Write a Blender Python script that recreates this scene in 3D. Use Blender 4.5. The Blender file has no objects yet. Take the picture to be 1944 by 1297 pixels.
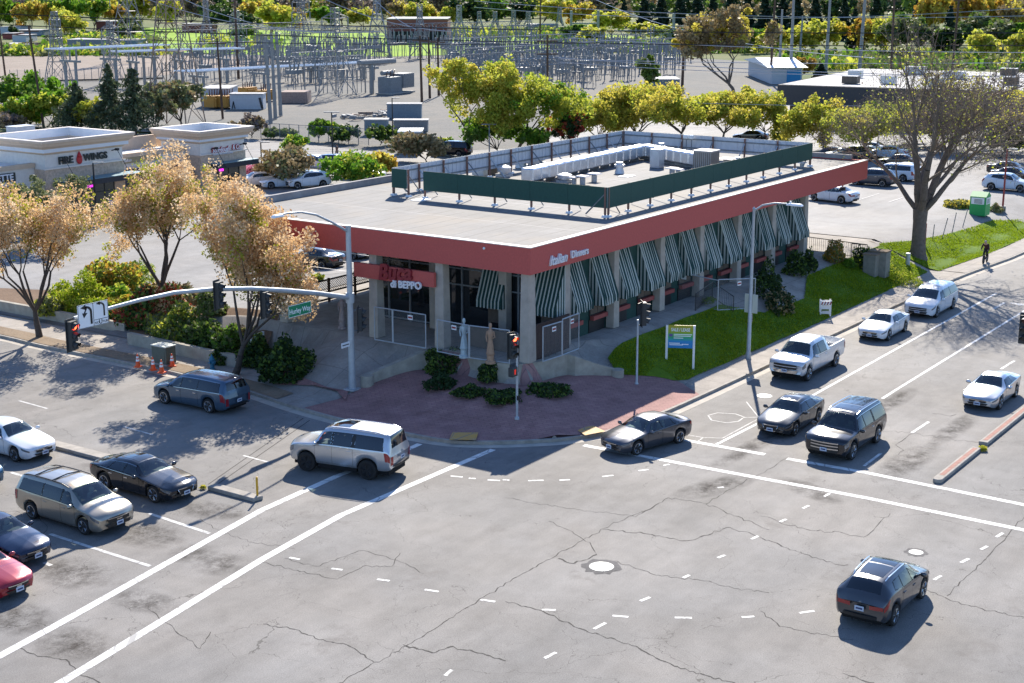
import bpy, bmesh, math, random
import numpy as np
from mathutils import Vector, Matrix
C = bpy.context.scene
COL = C.collection
R = math.radians
random.seed(7)
# ------------------------------------------------------------------ camera geometry
F_PX, CAM_H, PITCH, YAW = 2824.6, 20.5, R(13.678), R(34.363)
_fw = np.array([math.cos(YAW)*math.cos(PITCH), math.sin(YAW)*math.cos(PITCH), -math.sin(PITCH)])
_rt = np.array([math.sin(YAW), -math.cos(YAW), 0.0])
_up = np.cross(_rt, _fw)
def ray(px, py): return _fw*F_PX + _rt*(px-972) - _up*(py-648.5)
def G(px, py, z=0.0):
    d = ray(px, py); t = (z-CAM_H)/d[2]
    return d[0]*t, d[1]*t, z
def onX(px, py, x):
    d = ray(px, py); t = x/d[0]; return x, d[1]*t, CAM_H+d[2]*t
def onY(px, py, y):
    d = ray(px, py); t = y/d[1]; return d[0]*t, y, CAM_H+d[2]*t
def Zat(x, y, py):
    a = (648.5-py)/F_PX
    # up component / forward component = a
    h = x*_fw[0]+y*_fw[1]; u = x*_up[0]+y*_up[1]
    return CAM_H+(a*h-u)/(_up[2]-a*_fw[2])
def ss(a, b, x):
    t = min(1, max(0, (x-a)/(b-a))); return t*t*(3-2*t)
def inside(x, y, poly):
    c = False; j = len(poly)-1
    for i in range(len(poly)):
        a, b = poly[i], poly[j]
        if (a[1] > y) != (b[1] > y) and x < (b[0]-a[0])*(y-a[1])/(b[1]-a[1])+a[0]: c = not c
        j = i
    return c
WALL = [(697, 713, .98), (752, 690, 1.25), (806, 667, 1.55), (830, 663, 1.6), (862, 667, 1.6), (900, 678, 1.6), (940, 689, 1.6), (985, 692, 1.6), (1030, 686, 1.6), (1060, 677, 1.62), (1078, 673, 1.64), (1092, 677, 1.6), (1130, 690, 1.3), (1172, 702, 1.0)]
WXY = [G(px, py, z)[:2] for px, py, z in [(a, b, 1.0+(c-.98)*1.48) for a, b, c in WALL]]
PATIO = [(p[0]+.42, p[1]+.22) for p in WXY[2:11]]+[(62.6, 39.5), (75, 39.5), (75, 46.5), (59.4, 46.2)]
FX, FY, XE, YE, PAD, ZB, ZR = 59.35, 39.5, 103.4, 61.2, 1.9, 6.47, 7.8   # main building: front planes, ends, levels
def zt(x, y):
    """height of the restaurant's site: street level at the kerbs, raised at the building"""
    s = max(FX-x, FY-y)
    if s > 0:
        z = 0.15+1.6*min(1, max(0, (5.0-s)/4.0)); zp = 0.15+.75*min(1, max(0, (5.2-s)/4.0))
        w = max(ss(64.3, 66.5, x), ss(47.5, 49.6, y)); z = z*w+zp*(1-w)
        if s < .78 and (w > .99 or inside(x, y, PATIO)): z += (1.9-z)*min(1, (.78-s)/.1)
    else: z = 1.9
    if s > 0 and FX-x > FY-y: z = 0.15+(z-0.15)*(1-ss(50.5, 56, y))
    z = 0.15+(z-0.15)*(1-ss(57.5, 72, y))
    r = max(x-104.5, 0); z = 0.15+(z-0.15)*(1-.45*ss(0, 16, r))
    return z
def GT(px, py):
    z = 0.15
    for _ in range(12):
        p = G(px, py, z); z = zt(p[0], p[1])
    return p[0], p[1], z
# ------------------------------------------------------------------ objects
def tag(o, label=None, cat=None, group=None, kind=None):
    if label: o['label'] = label
    if cat: o['category'] = cat
    if group: o['group'] = group
    if kind: o['kind'] = kind
    return o
def thing(name, label, cat, loc=(0, 0, 0), rz=0.0, group=None):
    o = bpy.data.objects.new(name, None); COL.objects.link(o)
    o.location = loc; o.rotation_euler = (0, 0, rz); o.empty_display_size = .2
    return tag(o, label, cat, group)
def put(name, me, parent=None, loc=None):
    o = bpy.data.objects.new(name, me); COL.objects.link(o)
    if parent: o.parent = parent
    if loc is not None: o.location = loc
    return o
def kids(o): return [c for c in bpy.data.objects if c.parent is o]
def copy_tree(o, parent=None):
    ch = list(o.children)
    c = o.copy(); COL.objects.link(c)
    if parent: c.parent = parent
    for k in ch: copy_tree(k, c)
    return c
class MB:
    """collects faces, builds one mesh"""
    def __init__(s): s.v = []; s.f = []; s.m = []; s.mi = 0; s.sm = []; s.smooth = False; s.M = None
    def add(s, vs, fs):
        n = len(s.v)
        if s.M is not None: vs = [tuple(s.M @ Vector(p)) for p in vs]
        s.v += [tuple(p) for p in vs]
        for f in fs: s.f.append(tuple(i+n for i in f)); s.m.append(s.mi); s.sm.append(s.smooth)
        return s
    def box(s, c, d, rz=0, taper=1.0):
        x, y, z = d[0]/2, d[1]/2, d[2]/2; k = taper
        vs = [(-x, -y, -z), (x, -y, -z), (x, y, -z), (-x, y, -z), (-x*k, -y*k, z), (x*k, -y*k, z), (x*k, y*k, z), (-x*k, y*k, z)]
        ca, sa = math.cos(rz), math.sin(rz)
        vs = [(c[0]+p[0]*ca-p[1]*sa, c[1]+p[0]*sa+p[1]*ca, c[2]+p[2]) for p in vs]
        return s.add(vs, [(3, 2, 1, 0), (4, 5, 6, 7), (0, 1, 5, 4), (1, 2, 6, 5), (2, 3, 7, 6), (3, 0, 4, 7)])
    def bb(s, x0, x1, y0, y1, z0, z1):
        return s.box(((x0+x1)/2, (y0+y1)/2, (z0+z1)/2), (x1-x0, y1-y0, z1-z0))
    def quad(s, a, b, c, d): return s.add([a, b, c, d], [(0, 1, 2, 3)])
    def poly(s, pts): return s.add(pts, [tuple(range(len(pts)))])
    def prism(s, poly, z0, z1):
        n = len(poly)
        vs = [(p[0], p[1], z0) for p in poly]+[(p[0], p[1], z1) for p in poly]
        return s.add(vs, [tuple(range(n-1, -1, -1)), tuple(range(n, 2*n))]+[(i, (i+1) % n, n+(i+1) % n, n+i) for i in range(n)])
    def tube(s, path, r, n=6, cap=True):
        P = [Vector(p) for p in path]; rr = r if hasattr(r, '__len__') else [r]*len(P)
        rings = []; base = len(s.v); vs = []; fs = []
        ref = None
        for i, p in enumerate(P):
            t = (P[min(i+1, len(P)-1)]-P[max(i-1, 0)]).normalized()
            if ref is None: ref = Vector((0, 0, 1)) if abs(t.z) < .9 else Vector((1, 0, 0))
            a = t.cross(ref).normalized(); b = t.cross(a).normalized()
            for k in range(n):
                w = 2*math.pi*k/n; q = p+a*(math.cos(w)*rr[i])+b*(math.sin(w)*rr[i]); vs.append(tuple(q))
        for i in range(len(P)-1):
            for k in range(n):
                fs.append((i*n+k, i*n+(k+1) % n, (i+1)*n+(k+1) % n, (i+1)*n+k))
        if cap: fs.append(tuple(range(n-1, -1, -1))); fs.append(tuple(range((len(P)-1)*n, len(P)*n)))
        return s.add(vs, fs)
    def bar(s, a, b, w, h=None):
        """square bar between two points"""
        return s.tube([a, b], (w if h is None else (w+h)/2)*.62, 4)
    def lathe(s, prof, c=(0, 0, 0), n=16, axis='z'):
        vs = []; fs = []
        for r, h in prof:
            for k in range(n):
                w = 2*math.pi*k/n; x, y = r*math.cos(w), r*math.sin(w)
                p = (x, y, h) if axis == 'z' else ((x, h, y) if axis == 'y' else (h, x, y))
                vs.append((c[0]+p[0], c[1]+p[1], c[2]+p[2]))
        m = len(prof)
        for i in range(m-1):
            for k in range(n): fs.append((i*n+k, i*n+(k+1) % n, (i+1)*n+(k+1) % n, (i+1)*n+k))
        fs.append(tuple(range(n-1, -1, -1))); fs.append(tuple(range((m-1)*n, m*n)))
        return s.add(vs, fs)
    def ball(s, c, r, n=10, m=7):
        prof = [(max(.001, math.sin(math.pi*i/m)), -math.cos(math.pi*i/m)) for i in range(m+1)]
        rx, ry, rz = r if hasattr(r, '__len__') else (r, r, r)
        vs = []; fs = []
        for q, h in prof:
            for k in range(n):
                w = 2*math.pi*k/n; vs.append((c[0]+rx*q*math.cos(w), c[1]+ry*q*math.sin(w), c[2]+rz*h))
        for i in range(m):
            for k in range(n): fs.append((i*n+k, i*n+(k+1) % n, (i+1)*n+(k+1) % n, (i+1)*n+k))
        return s.add(vs, fs)
    def mesh(s, name, mats, bevel=0, sharp=None):
        me = bpy.data.meshes.new(name); me.from_pydata(s.v, [], s.f)
        if not isinstance(mats, (list, tuple)): mats = [mats]
        for m in mats: me.materials.append(m)
        me.polygons.foreach_set('material_index', s.m)
        me.polygons.foreach_set('use_smooth', [True]*len(s.f) if sharp else s.sm)
        if bevel or True:
            bm = bmesh.new(); bm.from_mesh(me)
            if bevel: bmesh.ops.bevel(bm, geom=list(bm.edges), offset=bevel, segments=1, affect='EDGES', clamp_overlap=True)
            bmesh.ops.recalc_face_normals(bm, faces=list(bm.faces)) if s.recalc else None
            bm.to_mesh(me); bm.free()
        if sharp: me.set_sharp_from_angle(angle=sharp)
        me.update(); return me
    recalc = True
    def build(s, name, mats, parent=None, loc=None, bevel=0, sharp=None):
        return put(name, s.mesh(name, mats, bevel, sharp), parent, loc)
def np_mesh(name, V, Q, mats, midx=None, smooth=False):
    """fast mesh from arrays; Q (m,4) or (m,3)"""
    me = bpy.data.meshes.new(name); k = Q.shape[1]
    me.vertices.add(len(V)); me.vertices.foreach_set('co', np.ascontiguousarray(V, dtype=np.float32).ravel())
    me.loops.add(Q.size); me.loops.foreach_set('vertex_index', np.ascontiguousarray(Q, dtype=np.int32).ravel())
    me.polygons.add(len(Q)); me.polygons.foreach_set('loop_start', np.arange(0, Q.size, k, dtype=np.int32))
    for m in (mats if isinstance(mats, (list, tuple)) else [mats]): me.materials.append(m)
    if midx is not None: me.polygons.foreach_set('material_index', np.asarray(midx, dtype=np.int32))
    if smooth: me.polygons.foreach_set('use_smooth', [True]*len(Q))
    me.update(calc_edges=True); return me
def structure(name, mb, m, loc=None, **k):
    o = mb.build(name, m, None, loc, **k); o['kind'] = 'structure'; return o
def sheet(name, poly, m, lift=0.0, zf=None, res=0, thick=0, kind='structure', parent=None):
    """flat or draped surface over a polygon, optionally with a skirt"""
    bm = bmesh.new(); vs = [bm.verts.new((p[0], p[1], 0)) for p in poly]; f = bm.faces.new(vs)
    if f.calc_center_median() is not None and f.normal.z < 0: f.normal_flip()
    bmesh.ops.triangulate(bm, faces=list(bm.faces))
    if res:
        xs = [p[0] for p in poly]; ys = [p[1] for p in poly]
        for ax, lo, hi in ((0, min(xs), max(xs)), (1, min(ys), max(ys))):
            n = int((hi-lo)/res)
            for i in range(1, n+1):
                co = [0, 0, 0]; co[ax] = lo+i*(hi-lo)/(n+1); no = [0, 0, 0]; no[ax] = 1
                bmesh.ops.bisect_plane(bm, geom=list(bm.verts)+list(bm.edges)+list(bm.faces), plane_co=co, plane_no=no, dist=1e-5)
    for v in bm.verts: v.co.z = (zf(v.co.x, v.co.y) if zf else 0)+lift
    bmesh.ops.recalc_face_normals(bm, faces=list(bm.faces))
    if bm.faces and sum(f.normal.z for f in bm.faces) < 0: bmesh.ops.reverse_faces(bm, faces=list(bm.faces))
    if thick:
        r = bmesh.ops.extrude_edge_only(bm, edges=[e for e in bm.edges if e.is_boundary])
        for v in [g for g in r['geom'] if isinstance(g, bmesh.types.BMVert)]: v.co.z -= thick
    me = bpy.data.meshes.new(name); bm.to_mesh(me); bm.free(); me.materials.append(m)
    if res: me.polygons.foreach_set('use_smooth', [not thick]*len(me.polygons))
    o = put(name, me, parent)
    if kind: o['kind'] = kind
    return o
def text(name, body, size, loc, rot, m, parent=None, ext=.03, shear=0, off=0, align='LEFT', sx=1.0):
    cu = bpy.data.curves.new(name, 'FONT'); cu.body = body; cu.size = size; cu.extrude = ext; cu.shear = shear; cu.offset = off
    cu.align_x = align; cu.resolution_u = 3
    t = bpy.data.objects.new(name, cu); COL.objects.link(t)
    dg = bpy.context.evaluated_depsgraph_get(); me = bpy.data.meshes.new_from_object(t.evaluated_get(dg))
    bpy.data.objects.remove(t); bpy.data.curves.remove(cu)
    me.materials.clear(); me.materials.append(m)
    o = put(name, me, parent); o.location = loc; o.rotation_euler = rot; o.scale = (sx, 1, 1)
    return o
# ------------------------------------------------------------------ materials
def newmat(name):
    m = bpy.data.materials.new(name); m.use_nodes = True; nt = m.node_tree; nt.nodes.clear()
    out = nt.nodes.new('ShaderNodeOutputMaterial'); return m, nt, out
class NG:
    def __init__(s, nt): s.nt = nt
    def n(s, t, **k):
        q = s.nt.nodes.new('ShaderNode'+t)
        for a, b in k.items():
            if a.startswith('i_'):
                key = a[2:]; key = int(key) if key.isdigit() else key.replace('_', ' ')
                if hasattr(b, 'is_output') or isinstance(b, bpy.types.NodeSocket): s.nt.links.new(b, q.inputs[key])
                else: q.inputs[key].default_value = b
            else: setattr(q, a, b)
        return q
    def math(s, op, a, b=0.0, clamp=False):
        return s.n('Math', operation=op, use_clamp=clamp, i_0=a, i_1=b).outputs[0]
    def noise(s, vec, scale, detail=3, rough=.55, dist=0):
        return s.n('TexNoise', i_Vector=vec, i_Scale=scale, i_Detail=detail, i_Roughness=rough, i_Distortion=dist).outputs[0]
    def ramp(s, fac, stops):
        q = s.n('ValToRGB', i_Fac=fac); e = q.color_ramp.elements
        while len(e) < len(stops): e.new(.5)
        for el, (p, c) in zip(e, stops): el.position = p; el.color = (c, c, c, 1) if not hasattr(c, '__len__') else (*c, 1)
        return q.outputs[0]
    def mix(s, fac, a, b, mode='MIX'):
        q = s.n('Mix', data_type='RGBA', blend_type=mode); q.inputs[0].default_value = .5
        for i, v in ((0, fac), (6, a), (7, b)):
            if isinstance(v, bpy.types.NodeSocket): s.nt.links.new(v, q.inputs[i])
            else: q.inputs[i].default_value = v if not hasattr(v, '__len__') or len(v) == 4 else (*v, 1)
        return q.outputs[2]
    def mr(s, v, a, b, c, d):
        return s.n('MapRange', i_0=v, i_1=a, i_2=b, i_3=c, i_4=d).outputs[0]
def P(name, col, rough=.6, metal=0.0, var=0.12, scale=3.0, bump=0.0, bscale=40.0, coat=0.0, spec=.5, emit=None, est=1.0):
    m, nt, out = newmat(name); g = NG(nt)
    b = g.n('BsdfPrincipled', i_Roughness=rough, i_Metallic=metal); b.inputs['Specular IOR Level'].default_value = spec
    b.inputs['Coat Weight'].default_value = coat; b.inputs['Coat Roughness'].default_value = .04
    nt.links.new(b.outputs[0], out.inputs[0])
    tc = g.n('TexCoord').outputs['Object']
    if var:
        n1 = g.noise(tc, scale, 5, .6); k = g.mr(n1, .25, .75, 1-var, 1+var)
        c = g.mix(1.0, col, g.n('CombineColor', i_0=k, i_1=k, i_2=k).outputs[0], 'MULTIPLY'); nt.links.new(c, b.inputs['Base Color'])
    else: b.inputs['Base Color'].default_value = (*col, 1)
    if bump:
        n2 = g.noise(tc, bscale, 3); bp = g.n('Bump', i_Strength=bump, i_Height=n2); bp.inputs['Distance'].default_value = .02
        nt.links.new(bp.outputs[0], b.inputs['Normal'])
    if emit: b.inputs['Emission Color'].default_value = (*emit, 1); b.inputs['Emission Strength'].default_value = est
    return m
def LEAF(name, c1, c2, trans=.45, rough=.6):
    """leaf shader: colour varies from leaf to leaf and from clump to clump, light comes through"""
    m, nt, out = newmat(name); g = NG(nt)
    geo = g.n('NewGeometry'); tc = g.n('TexCoord').outputs['Object']
    r = geo.outputs['Random Per Island']; cl = g.noise(tc, .9, 2)
    f = g.math('ADD', g.math('MULTIPLY', r, .6), g.mr(cl, .3, .7, 0, .4), True)
    col = g.mix(f, c1, c2)
    d = g.n('BsdfPrincipled', i_Base_Color=col, i_Roughness=rough); d.inputs['Specular IOR Level'].default_value = .3
    t = g.n('BsdfTranslucent', i_Color=col)
    mx = g.n('MixShader', i_0=trans, i_1=d.outputs[0], i_2=t.outputs[0]); nt.links.new(mx.outputs[0], out.inputs[0])
    return m
def GLASS(name, col=(.012, .016, .02), rough=.04):
    return P(name, col, rough, 0, var=0, spec=.6, coat=.3)
M = {}
M['conc'] = P('concrete', (.36, .34, .30), .85, var=.22, scale=1.5, bump=.25)
M['kerb'] = P('kerb_concrete', (.32, .29, .25), .85, var=.3, scale=2.5, bump=.2)
M['gutter'] = P('gutter_concrete', (.42, .38, .32), .85, var=.25, scale=1.2)
M['walk'] = None
M['steel'] = P('galvanised_steel', (.42, .45, .47), .5, .25, var=.15)
M['steel_d'] = P('weathered_steel', (.2, .22, .235), .6, .3, var=.2)
M['rust'] = P('rusty_lattice_steel', (.30, .22, .17), .75, .1, var=.25)
M['wood_pole'] = P('wood_pole', (.10, .06, .04), .9, var=.3)
M['black'] = P('black_metal', (.012, .012, .014), .5, var=0)
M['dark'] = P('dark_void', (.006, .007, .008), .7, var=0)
M['white'] = P('white_paint', (.78, .78, .76), .5, var=.06)
M['sign_white'] = P('sign_white', (.85, .87, .88), .4, var=.02)
M['sign_green'] = P('street_sign_green', (.0, .22, .10), .4, var=.03)
M['red_paint'] = P('red_paint', (.30, .03, .03), .6, var=.15)
M['glass'] = GLASS('window_glass')
M['glass_b'] = GLASS('store_glass', (.02, .035, .035), .06)
M['trunk'] = P('bark', (.075, .058, .046), .95, var=.35, scale=6, bump=.5, bscale=20)
M['trunk_l'] = P('grey_bark', (.14, .115, .095), .95, var=.35, scale=5, bump=.5, bscale=14)
M['orange'] = P('cone_orange', (.85, .10, .015), .5, var=.05)
# asphalt -------------------------------------------------------------
def asphalt(name, base, crack=1.0, stain=1.0):
    m, nt, out = newmat(name); g = NG(nt)
    tc = g.n('TexCoord').outputs['Object']
    warp = g.n('TexNoise', i_Vector=tc, i_Scale=.45, i_Detail=4, i_Roughness=.6)
    w2 = g.n('VectorMath', operation='MULTIPLY_ADD'); nt.links.new(warp.outputs['Color'], w2.inputs[0]); w2.inputs[1].default_value = (2.6, 2.6, 0); nt.links.new(tc, w2.inputs[2])
    fine = g.n('TexNoise', i_Vector=tc, i_Scale=3.5, i_Detail=4); w3 = g.n('VectorMath', operation='MULTIPLY_ADD'); nt.links.new(fine.outputs['Color'], w3.inputs[0]); w3.inputs[1].default_value = (.35, .35, 0); nt.links.new(w2.outputs[0], w3.inputs[2])
    def cracks(scale, width, lo, hi, mscale):
        v = g.n('TexVoronoi', feature='DISTANCE_TO_EDGE', i_Vector=w3.outputs[0], i_Scale=scale).outputs['Distance']
        wv = g.math('MULTIPLY', g.mr(g.noise(tc, 1.7, 3), .3, .7, .35, 1.5), width*scale)
        c = g.math('LESS_THAN', v, wv)
        mask = g.mr(g.noise(tc, mscale, 2), lo, hi, 0, 1)
        return g.math('MULTIPLY', c, mask, True)
    k1 = cracks(.22, .0065, .36, .46, .13); k2 = cracks(.6, .0042, .46, .56, .09); k3 = cracks(1.25, .0026, .50, .60, .07)
    ck = g.math('MULTIPLY', g.math('MAXIMUM', k1, g.math('MAXIMUM', k2, g.math('MULTIPLY', k3, .7))), crack, True)
    big = g.noise(tc, .11, 4, .6); mid = g.noise(tc, .9, 5, .65)
    mp = g.n('Mapping'); nt.links.new(tc, mp.inputs[0]); mp.inputs['Scale'].default_value = (.12, .9, 1)
    streak = g.noise(mp.outputs[0], .8, 4, .6)
    grain = g.noise(tc, 24, 3, .85); grain2 = g.noise(tc, 60, 2, .7)
    val = g.math('ADD', g.mr(big, .3, .7, .80, 1.2), g.mr(mid, .3, .7, -.13, .13))
    val = g.math('ADD', val, g.mr(streak, .35, .7, .08*stain, -.14*stain))
    val = g.math('MULTIPLY', val, g.mr(grain, .3, .7, .66, 1.38)); val = g.math('MULTIPLY', val, g.mr(grain2, .3, .7, .86, 1.15))
    # oil and ravelled patches, brownish
    oil = g.mr(g.noise(tc, .35, 5, .7), .60, .70, 0, .45*stain)
    col = g.mix(1.0, base, g.n('CombineColor', i_0=val, i_1=val, i_2=val).outputs[0], 'MULTIPLY')
    tint = g.mr(g.noise(tc, .16, 3), .35, .65, 0, 1); col = g.mix(g.math('MULTIPLY', tint, .35), col, g.mix(1.0, col, (1.1, 1.0, .88), 'MULTIPLY'))
    col = g.mix(oil, col, (base[0]*.5, base[1]*.45, base[2]*.42)); col = g.mix(g.math('MULTIPLY', ck, .75), col, (.055, .05, .045))
    b = g.n('BsdfPrincipled', i_Base_Color=col, i_Roughness=.8); b.inputs['Specular IOR Level'].default_value = .35
    bp = g.n('Bump', i_Strength=.5, i_Height=grain); bp.inputs['Distance'].default_value = .012; nt.links.new(bp.outputs[0], b.inputs['Normal'])
    nt.links.new(b.outputs[0], out.inputs[0]); return m
M['asphalt'] = asphalt('asphalt', (.192, .184, .174))
M['lot'] = asphalt('parking_lot_asphalt', (.205, .20, .195), .6, .8)
M['crack'] = P('crack_sealant', (.045, .04, .035), .9, var=.2)
def paintmat(name, col, wear=.5):
    m, nt, out = newmat(name); g = NG(nt); tc = g.n('TexCoord').outputs['Object']
    n = g.noise(tc, 2.2, 5, .7); n2 = g.noise(tc, 14, 3, .7)
    f = g.math('MULTIPLY', g.mr(g.math('ADD', n, g.math('MULTIPLY', n2, .5)), .62, 1.02, 0, 1), wear, True)
    v = g.n('TexVoronoi', feature='DISTANCE_TO_EDGE', i_Vector=tc, i_Scale=.9).outputs['Distance']
    cr = g.math('MULTIPLY', g.math('LESS_THAN', v, .018), .7)
    c = g.mix(f, col, (.25, .245, .24)); c = g.mix(cr, c, (.2, .19, .18))
    b = g.n('BsdfPrincipled', i_Base_Color=c, i_Roughness=.7); nt.links.new(b.outputs[0], out.inputs[0]); return m
M['mark'] = paintmat('road_paint', (.74, .73, .70), .55)
M['mark_worn'] = paintmat('worn_road_paint', (.62, .61, .58), 1.0)
M['tactile'] = paintmat('tactile_yellow', (.62, .33, .06), .5)
def ground_mat(name, c1, c2, c3, s=.05, bump=.3):
    m, nt, out = newmat(name); g = NG(nt); tc = g.n('TexCoord').outputs['Object']
    a = g.noise(tc, s, 5, .65); b_ = g.noise(tc, s*14, 4, .7); cc = g.noise(tc, s*120, 2, .7)
    col = g.mix(g.mr(a, .38, .62, 0, 1), c1, c2); col = g.mix(g.mr(b_, .45, .7, 0, .7), col, c3)
    k = g.mr(cc, .3, .7, .75, 1.25); col = g.mix(1.0, col, g.n('CombineColor', i_0=k, i_1=k, i_2=k).outputs[0], 'MULTIPLY')
    b = g.n('BsdfPrincipled', i_Base_Color=col, i_Roughness=.95); b.inputs['Specular IOR Level'].default_value = .2
    bp = g.n('Bump', i_Strength=bump, i_Height=b_); bp.inputs['Distance'].default_value = .1; nt.links.new(bp.outputs[0], b.inputs['Normal'])
    nt.links.new(b.outputs[0], out.inputs[0]); return m
M['gravel'] = ground_mat('yard_gravel', (.17, .165, .15), (.22, .20, .17), (.14, .145, .135), .03)
M['dirt'] = ground_mat('bare_dirt', (.27, .215, .17), (.32, .26, .21), (.22, .18, .14), .02)
M['meadow'] = ground_mat('meadow_grass', (.20, .34, .015), (.28, .42, .02), (.13, .24, .02), .04)
M['scrub'] = ground_mat('scrub_ground', (.09, .13, .03), (.17, .17, .06), (.06, .08, .03), .05)
M['lawn'] = ground_mat('lawn_soil_grass', (.09, .17, .010), (.14, .22, .014), (.06, .12, .014), .5)
M['mulch'] = ground_mat('bark_mulch', (.16, .10, .065), (.21, .14, .09), (.11, .075, .05), .5)
M['strip'] = ground_mat('dry_planting_strip', (.24, .18, .12), (.30, .23, .16), (.16, .12, .08), .6)
def plaza_mat():
    m, nt, out = newmat('stamped_red_concrete'); g = NG(nt); tc = g.n('TexCoord').outputs['Object']
    mp = g.n('Mapping'); nt.links.new(tc, mp.inputs[0]); mp.inputs['Rotation'].default_value = (0, 0, R(45))
    br = g.n('TexBrick', i_Vector=mp.outputs[0], i_Scale=1.0); br.inputs['Brick Width'].default_value = .42; br.inputs['Row Height'].default_value = .2
    br.inputs['Mortar Size'].default_value = .012; br.inputs['Color1'].default_value = (.31, .165, .15, 1); br.inputs['Color2'].default_value = (.36, .20, .175, 1); br.inputs['Mortar'].default_value = (.22, .125, .115, 1)
    n = g.noise(tc, .7, 5, .65); k = g.mr(n, .3, .7, .78, 1.25)
    # joints every 3.2 m
    c = g.mix(1.0, br.outputs[0], g.n('CombineColor', i_0=k, i_1=k, i_2=k).outputs[0], 'MULTIPLY')
    b = g.n('BsdfPrincipled', i_Base_Color=c, i_Roughness=.85); b.inputs['Specular IOR Level'].default_value = .25; nt.links.new(b.outputs[0], out.inputs[0]); return m
M['plaza'] = plaza_mat()
def walkmat():
    m, nt, out = newmat('pavement_concrete'); g = NG(nt); tc = g.n('TexCoord').outputs['Object']; sp = g.n('SeparateXYZ', i_0=tc)
    j = g.math('MAXIMUM', g.math('LESS_THAN', g.math('FRACT', g.math('MULTIPLY', sp.outputs[0], .62)), .022), g.math('LESS_THAN', g.math('FRACT', g.math('MULTIPLY', sp.outputs[1], .55)), .02))
    n = g.noise(tc, .8, 5, .65); k = g.math('MULTIPLY', g.mr(n, .3, .7, .78, 1.2), g.mr(g.noise(tc, 9, 4, .7), .3, .7, .88, 1.12))
    c = g.mix(1.0, (.335, .30, .26), g.n('CombineColor', i_0=k, i_1=k, i_2=k).outputs[0], 'MULTIPLY'); c = g.mix(g.math('MULTIPLY', j, .6), c, (.12, .11, .10))
    st = g.mr(g.noise(tc, .3, 5, .7), .56, .68, 0, .4); c = g.mix(st, c, (.20, .165, .13))
    b = g.n('BsdfPrincipled', i_Base_Color=c, i_Roughness=.9); nt.links.new(b.outputs[0], out.inputs[0]); return m
M['walk'] = walkmat()
# ------------------------------------------------------------------ camera, sky, sun
cam = bpy.data.cameras.new('camera'); co = bpy.data.objects.new('camera', cam); COL.objects.link(co)
cam.sensor_width = 36; cam.lens = 36*F_PX/1944; cam.clip_start = .5; cam.clip_end = 6000
co.location = (0, 0, CAM_H); co.rotation_euler = (R(90)-PITCH, 0, YAW-R(90)); C.camera = co
SUN_EL, SUN_AZ = R(35.0), R(28.4)          # azimuth of the sun measured from +X towards +Y
w = bpy.data.worlds.new('World'); C.world = w; w.use_nodes = True
nt = w.node_tree; bg = nt.nodes['Background']; sky = nt.nodes.new('ShaderNodeTexSky'); sky.sky_type = 'NISHITA'
sky.sun_disc = False; sky.sun_elevation = SUN_EL; sky.sun_rotation = R(90)-SUN_AZ; sky.air_density = 1.0; sky.dust_density = .2; sky.ozone_density = 4.0
tint = nt.nodes.new('ShaderNodeMix'); tint.data_type = 'RGBA'; tint.blend_type = 'MULTIPLY'; tint.inputs[0].default_value = 1; tint.inputs[7].default_value = (.90, .98, 1.12, 1); nt.links.new(sky.outputs[0], tint.inputs[6]); nt.links.new(tint.outputs[2], bg.inputs[0]); bg.inputs[1].default_value = .108
sl = bpy.data.lights.new('sun', 'SUN'); sl.energy = 4.7; sl.angle = R(.5); sl.color = (1, .92, .80)
so = bpy.data.objects.new('sun', sl); COL.objects.link(so)
sd = Vector((-math.cos(SUN_EL)*math.cos(SUN_AZ), -math.cos(SUN_EL)*math.sin(SUN_AZ), -math.sin(SUN_EL)))
so.rotation_euler = sd.to_track_quat('-Z', 'Y').to_euler(); so.location = (60, 60, 80)
C.view_settings.view_transform = 'Standard'; C.view_settings.look = 'None'; C.view_settings.exposure = .92; C.view_settings.gamma = 1
C.cycles.max_bounces = 6; C.cycles.diffuse_bounces = 3; C.cycles.glossy_bounces = 3; C.cycles.transmission_bounces = 4; C.cycles.transparent_max_bounces = 8
C.cycles.use_denoising = True
# ================================================================== ground, roads, markings
def offs(pts, d):
    out = []
    for i, p in enumerate(pts):
        a = pts[max(i-1, 0)]; b = pts[min(i+1, len(pts)-1)]
        t = Vector((b[0]-a[0], b[1]-a[1])).normalized(); out.append((p[0]+t.y*d, p[1]-t.x*d))
    return out
flat = lambda x, y: 0.0
sheet('ground', [(-122, -162), (1440, -162), (1440, 1440), (-122, 1440)], M['scrub'], -.12)
K = [(280, 30.6), (150, 30.8)]+[G(*p)[:2] for p in ((1944, 484), (1880, 507), (1810, 533), (1620, 621), (1327, 759), (1240, 797), (1160, 824), (1110, 833), (1063, 839), (991, 843), (919, 845), (844, 842), (775, 829), (700, 814), (620, 795), (545, 773), (480, 750), (400, 728), (280, 700), (75, 660), (0, 640))]+[(53.5, 110), (53.5, 230)]
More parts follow.
